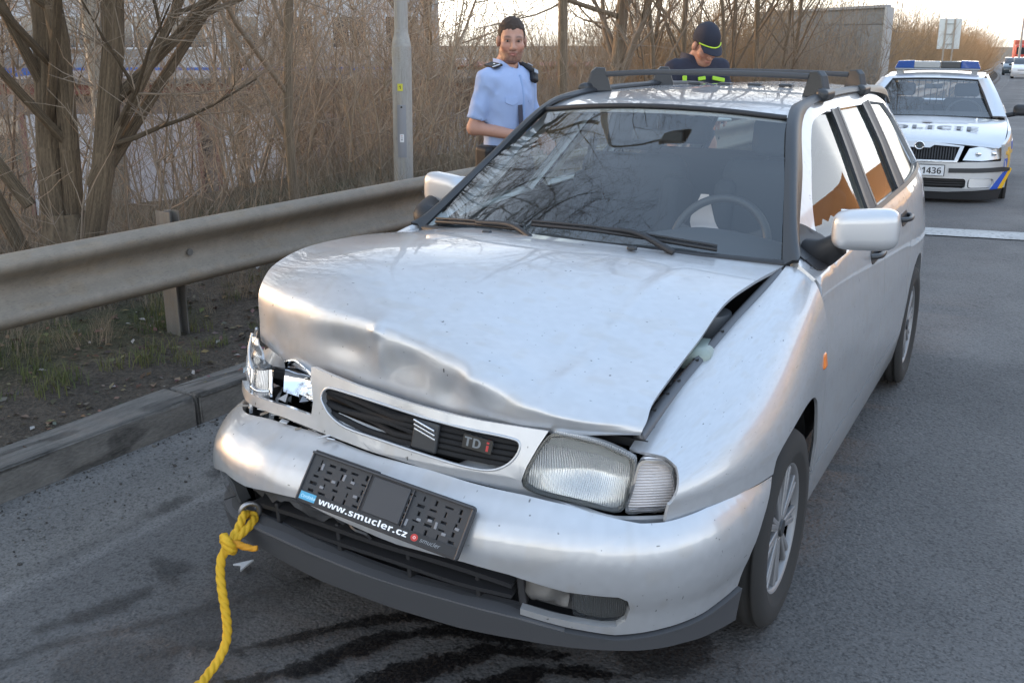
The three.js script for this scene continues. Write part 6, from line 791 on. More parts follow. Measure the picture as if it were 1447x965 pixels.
    const mg = rbox(0.2, 0.14, 0.11, 0.05, [s * 0.965, 1.06, -0.78], [0, s * 0.15, 0], 4), mr = mesh('door_mirror', [mg, tube([[s * 0.80, 0.99, -0.8], [s * 0.92, 1.02, -0.79]], 0.03, 4, 8)], blackPl, pc);
    const P = (a, b, c) => [s * a, b, c];
    mesh('pillar', sheet([[P(0.66, 0.985, -0.5), P(0.56, 1.22, -0.88), P(0.48, 1.385, -1.24)], [P(0.72, 0.985, -0.52), P(0.63, 1.22, -0.86), P(0.54, 1.40, -1.2)], [P(0.79, 0.98, -0.58), P(0.69, 1.21, -0.93), P(0.585, 1.395, -1.3)]], 14, 6, { thick: 0.02, flip: s > 0 }), silverP, pc);
    mesh('pillar_seal', tube([P(0.655, 0.985, -0.495), P(0.555, 1.22, -0.875), P(0.475, 1.388, -1.235)], 0.014, 12, 6), blackPl, pc);
    const st = new THREE.Group(); st.name = 'front_seat'; st.position.set(s * 0.36, 0.42, -1.35); pc.add(st); mesh('backrest', rbox(0.5, 0.65, 0.14, 0.06, [0, 0.4, -0.25], [-0.22, 0, 0], 3), fabric, st); mesh('headrest', rbox(0.28, 0.17, 0.1, 0.045, [0, 0.82, -0.34], [-0.18, 0, 0], 3), fabric2, st);
  }
  // grille with upright ribs, ring badge
  const gL = [[-0.38, 0.755], [-0.34, 0.61], [0.34, 0.61], [0.38, 0.755], [0.14, 0.77], [0.1, 0.74], [-0.1, 0.74], [-0.14, 0.77]], g = mesh('grille', panel((x, y) => [x, y, fz(x, y) - 0.035], gL, [], { ...O, thick: 0 }), darkIn, pc);
  for (let i = -13; i <= 13; i++) { const x = i * 0.026, w = 0.006, y1 = 0.752 - (Math.abs(x) < 0.13 ? 0.02 : 0); mesh('slat', panel((x, y) => [x, y, fz(x, y) - 0.012], [[x - w, 0.615], [x + w, 0.615], [x + w, y1], [x - w, y1]], [], { ...O, thick: 0.02 }), blackPl, g); }
  mesh('grille_frame', panel(mF, [[-0.42, 0.765], [-0.37, 0.59], [0.37, 0.59], [0.42, 0.765], [0.15, 0.80], [-0.15, 0.80]], [gL], { ...O, off: 0.004 }), silverP, pc);
  const bz = fz(0, 0.755) + 0.012, b = mesh('badge', [new THREE.TorusGeometry(0.042, 0.006, 8, 28).translate(0, 0.762, bz), new THREE.CylinderGeometry(0.04, 0.04, 0.008, 28).rotateX(Math.PI / 2).translate(0, 0.762, bz - 0.004)], chrome, pc);
  mesh('emblem', new THREE.ExtrudeGeometry(new THREE.Shape([[-0.026, -0.012], [0.0, -0.02], [0.012, 0.0], [0.03, 0.012], [0.006, 0.01], [-0.004, 0.024], [-0.014, 0.004]].map(p => new THREE.Vector2(...p))), { depth: 0.004, bevelEnabled: false }).translate(0, 0.762, bz + 0.001), std([0.03, 0.07, 0.08], 0.4), b);
  // bonnet
  const bon = sheet([[[-0.8, 0.955, -0.46], [-0.4, 0.985, -0.38], [0, 0.995, -0.35], [0.4, 0.985, -0.38], [0.8, 0.955, -0.46]], [[-0.81, 0.93, -0.05], [-0.42, 0.965, 0.0], [0, 0.965, 0.02], [0.42, 0.965, 0.0], [0.81, 0.93, -0.05]], [[-0.8, 0.86, 0.35], [-0.42, 0.905, 0.4], [0, 0.91, 0.42], [0.42, 0.905, 0.4], [0.8, 0.86, 0.35]], [[-0.78, 0.775, 0.58], [-0.42, 0.835, 0.68], [0, 0.85, 0.70], [0.42, 0.835, 0.68], [0.78, 0.775, 0.58]], [[-0.74, 0.74, 0.66], [-0.42, 0.775, 0.76], [0, 0.80, 0.80], [0.42, 0.775, 0.76], [0.74, 0.74, 0.66]]], 30, 24, { thick: 0.012 });
  const bo = mesh('bonnet', bon, silverP, pc);
  { // word across the bonnet: a thin printed film following it
    const m = new THREE.MeshStandardMaterial({ map: canvasTex(1024, 192, (q, w, h) => { q.clearRect(0, 0, w, h); q.fillStyle = '#454a52'; q.font = 'bold 150px sans-serif'; q.textBaseline = 'middle'; q.save(); q.translate(20, h / 2 + 6); q.scale(984 / q.measureText('POLICIE').width, 1.05); q.fillText('POLICIE', 0, 0); q.restore(); }), roughness: 0.35, metalness: 0.2, transparent: true });
    const gg = new THREE.PlaneGeometry(1.1, 0.24, 20, 5).rotateX(-Math.PI / 2).translate(0.02, 0, 0.36), p = gg.attributes.position; for (let i = 0; i < p.count; i++) { const x = p.getX(i), z = p.getZ(i), r = tab([-0.4, 0.02, 0.42, 0.7, 0.8], [0.992, 0.967, 0.911, 0.851, 0.8]); p.setY(i, r(z) - 0.03 * (x / 0.42) ** 2 * sstep(-0.4, 0.6, z) * 0.18 + 0.007); } gg.computeVertexNormals();
    mesh('lettering', gg, m, bo);
    const em = new THREE.CircleGeometry(0.055, 20).rotateX(-Math.PI / 2).translate(0.02, 0.978, 0.1), pe = em.attributes.position; for (let i = 0; i < pe.count; i++) pe.setY(i, tab([-0.4, 0.02, 0.42, 0.7], [0.992, 0.967, 0.911, 0.851])(pe.getZ(i)) + 0.007); mesh('emblem', em, std([0.4, 0.41, 0.43], 0.4, 0.4), bo);
  }
  // plate
  const pl = mesh('number_plate', rbox(0.53, 0.125, 0.015, 0.004, [0, 0.5, fz(0, 0.5) + 0.02]), std([0.02, 0.02, 0.02], 0.5), pc);
  mesh('plate_face', new THREE.PlaneGeometry(0.515, 0.112).translate(0, 0.5, fz(0, 0.5) + 0.0285), new THREE.MeshStandardMaterial({ roughness: 0.45, map: canvasTex(512, 112, (q, w, h) => { q.fillStyle = '#d9dadb'; q.fillRect(0, 0, w, h); q.fillStyle = '#2348a0'; q.fillRect(0, 0, 40, h); q.fillStyle = '#1b1b1d'; q.textBaseline = 'middle'; q.font = 'bold 96px sans-serif'; const fit = (s, x, wd) => { q.save(); q.translate(x, h / 2 + 4); q.scale(wd / q.measureText(s).width, 1); q.fillText(s, 0, 0); q.restore(); }; fit('0', 190, 44); fit('1436', 300, 190); }) }), pl);
  mesh('lower_valance', panel(mF, [[-0.8, 0.17], [0.8, 0.17], [0.83, 0.30], [0.3, 0.262], [-0.3, 0.262], [-0.83, 0.30]], [], { ...O, off: -0.01, thick: 0.06 }), blackPl, pc);
  // windscreen, roof, light bar
  const ws = [0, 0.5, 1].map(v => [-1, -0.5, 0, 0.5, 1].map(u => { const w = mix(0.66, 0.48, v), c = 1 - u * u; return [u * w, mix(0.985, 1.385, v) + 0.02 * c, mix(-0.5, -1.24, v) + mix(0.16, 0.08, v) * c]; }));
  mesh('windscreen', sheet(ws, 14, 10, { flip: true }), windGlass, pc); mesh('windscreen_seal', tube(ws[2], 0.012, 20, 6), blackPl, pc);
  const rows = [[-1.235, 1.385, 0.48], [-1.4, 1.425, 0.53], [-2, 1.45, 0.55], [-2.8, 1.42, 0.54], [-3.2, 1.35, 0.52]].map(([z, y, w]) => [-1, -0.5, 0, 0.5, 1].map(u => [u * w, y + 0.025 * (1 - u * u), z + (z > -1.3 ? 0.08 * (1 - u * u) : 0)]));
  mesh('roof', sheet(rows, 16, 20, { thick: 0.02, flip: true }), silverP, pc);
  mesh('tailgate', panel((x, y) => [x, y, -3.75 + Math.max(0, y - 0.95) * 1.2 + 0.15 * x * x], [[-0.7, 0.4], [0.7, 0.4], [0.68, 0.98], [0.5, 1.35], [-0.5, 1.35], [-0.68, 0.98]], [[[-0.56, 1.0], [0.56, 1.0], [0.43, 1.29], [-0.43, 1.29]]], { ...O, max: 0.12 }), silverP, pc);
  for (let i = -6; i <= 6; i++) mesh('cage_bar', new THREE.CylinderGeometry(0.005, 0.005, 0.36, 6).translate(i * 0.075, 1.15, -2.5), blackPl, pc);
  mesh('cabin', [box(1.5, 0.05, 3, [0, 0.4, -2]), box(1.5, 0.5, 0.05, [0, 0.7, -0.5]), ...[1, -1].map(s => box(0.03, 0.55, 3, [s * 0.78, 0.68, -2])), box(1.3, 0.5, 0.15, [0, 0.75, -2.5])], std([0.03, 0.03, 0.033], 0.9), pc);
  mesh('dashboard', rbox(1.4, 0.2, 0.5, 0.08, [0, 0.9, -0.75], [0.1, 0, 0], 3), dashMat, pc); mesh('steering_wheel', new THREE.TorusGeometry(0.18, 0.016, 8, 32).rotateX(-0.45).translate(0.36, 0.98, -1.02), trim, pc); mesh('rear_view_mirror', rbox(0.2, 0.06, 0.03, 0.014, [0, 1.31, -1.13]), blackPl, pc);
  const lb = mesh('light_bar', [rbox(0.95, 0.022, 0.26, 0.008, [0, 1.505, -1.72]), ...[-0.42, 0.42].map(x => box(0.07, 0.06, 0.2, [x, 1.475, -1.72]))], std([0.3, 0.31, 0.32], 0.5, 0.4), pc);
  const dome = phys([0.02, 0.09, 0.36], 0.15, 0, { clearcoat: 1, transmission: 0.25, thickness: 0 }), endG = s => { const sh = new THREE.Shape([[0, 0], [0.23, 0], [0.195, 0.075], [0, 0.082]].map(p => new THREE.Vector2(...p))); const q = new THREE.ExtrudeGeometry(sh, { depth: 0.2, bevelEnabled: true, bevelSize: 0.012, bevelThickness: 0.015, bevelSegments: 2 }); q.scale(0.88, 1, 1); if (s < 0) { q.scale(-1, 1, 1); q.index || q.setIndex([...Array(q.attributes.position.count).keys()]); q.index.array.reverse(); q.computeVertexNormals(); } q.translate(s * 0.27, 1.522, -1.82); return q; };
  for (const s of [1, -1]) mesh('blue_dome', endG(s), dome, lb);
  mesh('clear_panel', rbox(0.30, 0.088, 0.22, 0.012, [-0.12, 1.562, -1.72]), phys([0.35, 0.37, 0.38], 0.2, 0.3, { clearcoat: 1 }), lb); mesh('dark_panel', rbox(0.22, 0.088, 0.222, 0.012, [0.15, 1.562, -1.72]), phys([0.05, 0.055, 0.06], 0.25, 0.2, { clearcoat: 1 }), lb);
  mesh('underbody', [box(1.3, 0.12, 4, [0, 0.26, -1.5]), ...[1, -1].map(s => box(0.02, 0.5, 0.9, [s * 0.58, 0.45, 0]))], darkIn, pc);
  [[1, 0], [1, -2.58], [-1, 0], [-1, -2.58]].forEach(([s, z], i) => { const w = wheelProto.clone(); w.scale.setScalar(1.1); w.position.set(s * 0.765, 0.316, z); w.rotation.y = s < 0 ? Math.PI : 0; w.rotation.x = i * 0.7; pc.add(w); });
}
// ---------- people: smooth-min fields meshed by surface nets ----------
function netMesh(f, lo, hi, cell, colorFn) {
  const n = [0, 1, 2].map(k => Math.ceil((hi[k] - lo[k]) / cell) + 1), [nx, ny, nz] = n, F = new Float32Array(nx * ny * nz), id = (i, j, k) => (k * ny + j) * nx + i;
  for (let k = 0; k < nz; k++) for (let j = 0; j < ny; j++) for (let i = 0; i < nx; i++) F[id(i, j, k)] = f(lo[0] + i * cell, lo[1] + j * cell, lo[2] + k * cell);
  const vi = new Int32Array(nx * ny * nz).fill(-1), pos = [], idx = [], C = [[0, 0, 0], [1, 0, 0], [0, 1, 0], [1, 1, 0], [0, 0, 1], [1, 0, 1], [0, 1, 1], [1, 1, 1]], E = [[0, 1], [2, 3], [4, 5], [6, 7], [0, 2], [1, 3], [4, 6], [5, 7], [0, 4], [1, 5], [2, 6], [3, 7]];
  for (let k = 0; k < nz - 1; k++) for (let j = 0; j < ny - 1; j++) for (let i = 0; i < nx - 1; i++) {
    const v = C.map(c => F[id(i + c[0], j + c[1], k + c[2])]); let m = 0; v.forEach((x, q) => { if (x < 0) m |= 1 << q; }); if (m === 0 || m === 255) continue;
    let s = [0, 0, 0], c = 0; for (const [a, b] of E) if ((v[a] < 0) !== (v[b] < 0)) { const t = v[a] / (v[a] - v[b]); for (let q = 0; q < 3; q++) s[q] += C[a][q] + t * (C[b][q] - C[a][q]); c++; }
    vi[id(i, j, k)] = pos.length / 3; pos.push(lo[0] + (i + s[0] / c) * cell, lo[1] + (j + s[1] / c) * cell, lo[2] + (k + s[2] / c) * cell);
  }
  const quad = (a, b, c, d, flip) => { if (a < 0 || b < 0 || c < 0 || d < 0) return; flip ? idx.push(a, c, b, a, d, c) : idx.push(a, b, c, a, c, d); };
  for (let k = 1; k < nz - 1; k++) for (let j = 1; j < ny - 1; j++) for (let i = 1; i < nx - 1; i++) {
    const a = F[id(i, j, k)] < 0;
    if (a !== (F[id(i + 1, j, k)] < 0)) quad(vi[id(i, j - 1, k - 1)], vi[id(i, j, k - 1)], vi[id(i, j, k)], vi[id(i, j - 1, k)], !a);
    if (a !== (F[id(i, j + 1, k)] < 0)) quad(vi[id(i - 1, j, k - 1)], vi[id(i - 1, j, k)], vi[id(i, j, k)], vi[id(i, j, k - 1)], !a);
    if (a !== (F[id(i, j, k + 1)] < 0)) quad(vi[id(i - 1, j - 1, k)], vi[id(i, j - 1, k)], vi[id(i, j, k)], vi[id(i - 1, j, k)], !a);
  }
  const g = geoFrom(pos, null, null, idx); if (colorFn) { const c = []; for (let i = 0; i < pos.length; i += 3) c.push(...colorFn(pos[i], pos[i + 1], pos[i + 2])); g.setAttribute('color', new THREE.Float32BufferAttribute(c, 3)); } return g;
}
const smin = (a, b, k) => { const h = Math.max(k - Math.abs(a - b), 0) / k; return Math.min(a, b) - h * h * k * 0.25; };
const cap = (x, y, z, a, b, ra, rb, sx = 1, sz = 1) => { const px = (x - a[0]) * sx, py = y - a[1], pz = (z - a[2]) * sz, bx = (b[0] - a[0]) * sx, by = b[1] - a[1], bz = (b[2] - a[2]) * sz, h = clamp((px * bx + py * by + pz * bz) / (bx * bx + by * by + bz * bz), 0, 1); return Math.hypot(px - bx * h, py - by * h, pz - bz * h) - (ra + (rb - ra) * h); };
const ell = (x, y, z, c, r) => { const a = (x - c[0]) / r[0], b = (y - c[1]) / r[1], d = (z - c[2]) / r[2], l = Math.hypot(a, b, d); return l < 1e-6 ? -Math.min(...r) : (l - 1) * l * 1 / Math.hypot(a / r[0], b / r[1], d / r[2]) * 1; };
function person(name, label, pos, turn, o) {
  const t = thing(name, label, 'person', pos, turn), J = o.J, skinC = o.skin;
  const hc = J.head, cy = Math.cos(o.headYaw), sy = Math.sin(o.headYaw), cp = Math.cos(o.headPitch), sp = Math.sin(o.headPitch), cr = Math.cos(o.headRoll || 0), sr = Math.sin(o.headRoll || 0);
  const toHead = (x, y, z) => { x -= hc[0]; y -= hc[1]; z -= hc[2]; let a = cy * x - sy * z, c = sy * x + cy * z; const b2 = cp * y + sp * c, c2 = -sp * y + cp * c; const a3 = cr * a + sr * b2, b3 = -sr * a + cr * b2; return [a3, b3, c2]; };
  const fromHead = (a, b, c) => { const a2 = cr * a - sr * b, b2 = sr * a + cr * b; const y = cp * b2 - sp * c, z1 = sp * b2 + cp * c; return [hc[0] + cy * a2 + sy * z1, hc[1] + y, hc[2] - sy * a2 + cy * z1]; };
  const headF = (x, y, z) => {         // x left, y up from eye level, z forward
    let d = ell(x, y, z, [0, 0.035, -0.012], [0.070, 0.088, 0.09]); d = smin(d, ell(x, y, z, [0, -0.045, 0.03], [0.053, 0.07, 0.055]), 0.04); d = smin(d, ell(x, y, z, [0, -0.094, 0.055], [0.026, 0.02, 0.022]), 0.03);
    for (const s of [-1, 1]) { d = smin(d, ell(x, y, z, [s * 0.043, -0.028, 0.052], [0.022, 0.018, 0.02]), 0.025); d = smin(d, cap(x, y, z, [s * 0.048, -0.055, 0.0], [s * 0.03, -0.095, 0.045], 0.017, 0.014), 0.03); d = smin(d, cap(x, y, z, [s * 0.012, 0.018, 0.076], [s * 0.044, 0.016, 0.063], 0.009, 0.008), 0.018); d = Math.max(d, -(ell(x, y, z, [s * 0.032, 0.0, 0.087], [0.017, 0.0105, 0.016]))); d = smin(d, ell(x, y, z, [s * 0.076, -0.008, -0.008], [0.011, 0.031, 0.019]), 0.008); d = smin(d, ell(x, y, z, [s * 0.011, -0.038, 0.086], [0.009, 0.008, 0.01]), 0.008); }
    d = smin(d, cap(x, y, z, [0, 0.008, 0.078], [0, -0.034, 0.1], 0.009, 0.0115), 0.014); d = smin(d, ell(x, y, z, [0, -0.062, 0.079], [0.025, 0.0065, 0.012]), 0.008); d = smin(d, ell(x, y, z, [0, -0.074, 0.077], [0.02, 0.0075, 0.012]), 0.008); d = Math.max(d, -ell(x, y, z, [0, -0.0675, 0.093], [0.022, 0.0016, 0.008]));
    return d;
  };
  const headCol = (x, y, z) => { let c = skinC.map(v => v * (1 + 0.10 * noise(x * 70, y * 70, z * 70) + 0.06 * noise(x * 200, y * 200, z * 200))); const mixc = (q, k) => { c = c.map((v, i) => mix(v, q[i], k)); };
    mixc([skinC[0] * 1.05, skinC[1] * 0.75, skinC[2] * 0.7], 0.5 * Math.exp(-(((Math.abs(x) - 0.04) / 0.022) ** 2) - (((y + 0.035) / 0.022) ** 2)));
    if (o.beard) { const b = sstep(-0.043, -0.062, y + 0.25 * Math.abs(x) * 0) * sstep(-0.005, 0.03, z) * (1 - 0.0); const mou = Math.exp(-((x / 0.03) ** 4) - (((y + 0.053) / 0.007) ** 2)); mixc([0.05, 0.03, 0.022], clamp(o.beard * Math.max(b, mou, sstep(0.06, 0.07, Math.abs(x)) * sstep(0.02, -0.02, y) * sstep(-0.03, 0.01, z) * 0.8) * (0.8 + 0.4 * noise(x * 200, y * 200, z * 200)), 0, 0.85)); }
    mixc([0.36, 0.12, 0.10], 0.75 * Math.exp(-((x / 0.021) ** 4) - (((y + 0.068) / 0.009) ** 2)) * (z > 0.06 ? 1 : 0));
    for (const s of [-1, 1]) { mixc([0.05, 0.032, 0.024], 0.8 * Math.exp(-(((x - s * 0.032) / 0.02) ** 4) - (((y - 0.024 + Math.abs(x - s * 0.03) * 0.15) / 0.0055) ** 2)) * (z > 0.03 ? 1 : 0)); mixc([0.1, 0.05, 0.04], 0.5 * Math.exp(-(((x - s * 0.032) / 0.022) ** 2) - (((y - 0.002) / 0.012) ** 2)) * (z > 0.04 ? 1 : 0)); }
    return c; };
  const B = o.bulk || 1;
  const limbs = (x, y, z, g = 0) => { let d = 9; for (const s of ['R', 'L']) { d = Math.min(d, smin(cap(x, y, z, J['sh' + s], J['el' + s], 0.052 * B + g, 0.042 * B + g), cap(x, y, z, J['el' + s], J['wr' + s], 0.043 * B + g, 0.028 + g), 0.03)); } return d; };
  const torso = (x, y, z, g = 0) => { let d = cap(x, y, z, J.pelvis, J.chest, 0.165 * B + g, 0.175 * B + g, 1, 1.38); d = smin(d, cap(x, y, z, J.shR, J.shL, 0.054 * B + g, 0.054 * B + g, 1, 1.0), 0.12); d = smin(d, cap(x, y, z, J.chest, J.neck, 0.13 * B + g, 0.06 + g * 0.6, 1, 1.25), 0.09); return d; };
  const legs = (x, y, z, g = 0) => { let d = 9; for (const s of ['R', 'L']) d = smin(d, smin(cap(x, y, z, J['hip' + s], J['kn' + s], 0.088 + g, 0.058 + g), cap(x, y, z, J['kn' + s], J['an' + s], 0.058 + g, 0.04 + g), 0.03), 0.04); return d; };
  const neckF = (x, y, z) => cap(x, y, z, J.neck, fromHead(0, -0.05, -0.015), 0.062, 0.056);
  const bodyF = (x, y, z) => { let d = smin(smin(torso(x, y, z, -0.012), legs(x, y, z, -0.01), 0.05), limbs(x, y, z), 0.035); d = smin(d, neckF(x, y, z), 0.03); for (const s of ['R', 'L']) d = smin(d, cap(x, y, z, J['an' + s], [J['an' + s][0], 0.035, J['an' + s][2] + 0.15], 0.045, 0.035), 0.03); return d; };
  const bb = o.bounds || [[-0.45, -0.02, -0.28], [0.45, 1.52, 0.42]];
  const bodyG = netMesh(bodyF, bb[0], bb[1], 0.014, () => skinC);
  const hb = 0.17, headG = netMesh((x, y, z) => { const [a, b, c] = toHead(x, y, z); return smin(headF(a, b, c), neckF(x, y, z), 0.02); }, [hc[0] - hb, hc[1] - 0.16, hc[2] - hb], [hc[0] + hb, hc[1] + hb, hc[2] + hb], 0.0042, (x, y, z) => headCol(...toHead(x, y, z)));
  const hands = [];
  for (const s of ['R', 'L']) {          // palm, four bent fingers of unequal length, thumb off the side
    const w = J['wr' + s], e = J['el' + s], dir = V(w[0] - e[0], w[1] - e[1], w[2] - e[2]).normalize(), sd = s === 'R' ? -1 : 1, up = V(0, 1, 0), across = dir.clone().cross(up).normalize(), nrm = across.clone().cross(dir).normalize(), P = (a, b, c) => V(...w).addScaledVector(dir, a).addScaledVector(across, b).addScaledVector(nrm, c).toArray();
    const bones = [[P(0, 0, 0), P(0.075, 0, 0.0), 0.026, 0.03, 1.0]]; [[-0.027, 0.036], [-0.009, 0.044], [0.009, 0.041], [0.026, 0.032]].forEach(([b, l]) => { const k0 = P(0.082, b, 0), k1 = P(0.082 + l, b * 1.05, -0.006), k2 = P(0.082 + l * 1.5, b * 1.0, -0.028), k3 = P(0.082 + l * 1.55, b, -0.048); bones.push([P(0.04, b * 0.8, 0), k0, 0.010, 0.0098], [k0, k1, 0.0095, 0.009], [k1, k2, 0.009, 0.0082], [k2, k3, 0.0082, 0.0075]); });
    const th = -sd; bones.push([P(0.025, th * 0.02, -0.005), P(0.06, th * 0.05, -0.02), 0.013, 0.011], [P(0.06, th * 0.05, -0.02), P(0.092, th * 0.05, -0.034), 0.0105, 0.009]);
    const f = (x, y, z) => { let d = 9; bones.forEach(([a, b, ra, rb], i) => { d = smin(d, cap(x, y, z, a, b, ra, rb), i ? 0.006 : 0.01); }); return smin(d, cap(x, y, z, e, w, 0.043 * B, 0.027), 0.015); };
    const c = P(0.06, 0, -0.01); hands.push(netMesh(f, c.map(v => v - 0.13), c.map(v => v + 0.13), 0.0045, () => skinC));
  }
  const body = mesh('body', [bodyG, headG, ...hands], std([1, 1, 1], 0.55, 0, { vertexColors: true }), t);
  for (const s of [-1, 1]) { const e = mesh('eye', new THREE.SphereGeometry(0.0105, 14, 10).scale(1, 0.45, 1).translate(...fromHead(s * 0.032, 0.0005, 0.0715)), std([0.26, 0.22, 0.2], 0.4), body); mesh('iris', new THREE.SphereGeometry(0.0055, 10, 8).translate(...fromHead(s * 0.032 + (o.gaze || 0), 0.0005, 0.0775)), std([0.03, 0.02, 0.015], 0.15), e); }
  const wr = (x, y, z, a) => a * (0.9 * noise(x * 9 + y * 5, y * 7, z * 9) + 1.1 * Math.abs(noise(x * 16 + y * 13, y * 9 - x * 6, z * 16)) - 0.3 + 0.35 * noise(x * 40, y * 26, z * 40));
  const sleeve = o.sleeve, shirtF = (x, y, z) => { let arm = 9; for (const s of ['R', 'L']) { const a = J['sh' + s], b = J['el' + s], w = J['wr' + s]; const e = sleeve < 1 ? a.map((v, i) => mix(v, b[i], sleeve)) : b; let q = cap(x, y, z, a, e, 0.062 * B, sleeve < 1 ? 0.066 * B : 0.058 * B); if (sleeve < 1) { const dx = b[0] - a[0], dy = b[1] - a[1], dz = b[2] - a[2], l = Math.hypot(dx, dy, dz), pr = ((x - a[0]) * dx + (y - a[1]) * dy + (z - a[2]) * dz) / l - l * sleeve; q = Math.max(q, pr); } else q = smin(q, cap(x, y, z, b, w, 0.058 * B, 0.043), 0.03); arm = Math.min(arm, q); }
    let d = smin(torso(x, y, z, 0.01), arm, 0.035) + wr(x, y, z, o.crease); d = Math.max(d, (o.hem - y)); const [a, b, c] = toHead(x, y, z); d = Math.max(d, -(Math.hypot(x - J.neck[0], (z - J.neck[2] - 0.01) * 0.95) - 0.068) * (y > J.neck[1] - 0.02 ? 1 : 0) - (y > J.neck[1] - 0.02 ? 0 : 9)); return Math.max(d, y - J.neck[1] - 0.015); };
  const top = mesh(o.topName, netMesh(shirtF, bb[0], bb[1], 0.0095), o.topMat, body);
  mesh('trousers', netMesh((x, y, z) => Math.max(smin(legs(x, y, z, 0.014), cap(x, y, z, J.pelvis, [J.pelvis[0], J.pelvis[1] + 0.1, J.pelvis[2]], 0.162 * B, 0.16 * B, 1, 1.38), 0.05) + wr(x, y, z, 0.006), y - o.hem - 0.02, 0.07 - y), bb[0], [bb[1][0], 1.15, bb[1][2]], 0.014), o.legMat, body);
  for (const s of ['R', 'L']) mesh('boot', netMesh((x, y, z) => { const a = J['an' + s]; return Math.max(smin(cap(x, y, z, a, [a[0], 0.05, a[2] + 0.15], 0.055, 0.045), cap(x, y, z, a, [a[0], 0.2, a[2]], 0.055, 0.056), 0.02), 0.003 - y); }, [J['an' + s][0] - 0.09, -0.01, J['an' + s][2] - 0.09], [J['an' + s][0] + 0.09, 0.24, J['an' + s][2] + 0.24], 0.012), rubber, body);
  if (o.hair) mesh('hair', netMesh((x, y, z) => { const [a, b, c] = toHead(x, y, z); let d = ell(a, b, c, [0, 0.04, -0.016], [0.0755, 0.089, 0.0935]) + 0.0035 * noise(a * 90, b * 60, c * 90); const line = b - (0.06 + 0.006 * noise(a * 110, c * 60, 3) - 0.02 * sstep(0.05, 0.07, Math.abs(a)) - sstep(0.045, -0.02, c) * 0.10); return Math.max(d, -line); }, [hc[0] - 0.15, hc[1] - 0.12, hc[2] - 0.15], [hc[0] + 0.15, hc[1] + 0.17, hc[2] + 0.15], 0.005), o.hair, body);
  return { t, body, top, J, fromHead };
}
const flatBox = (name, sx, sy, sz, p, rot, m, parent, r = 0.005) => mesh(name, rbox(sx, sy, sz, r, p, rot), m, parent);
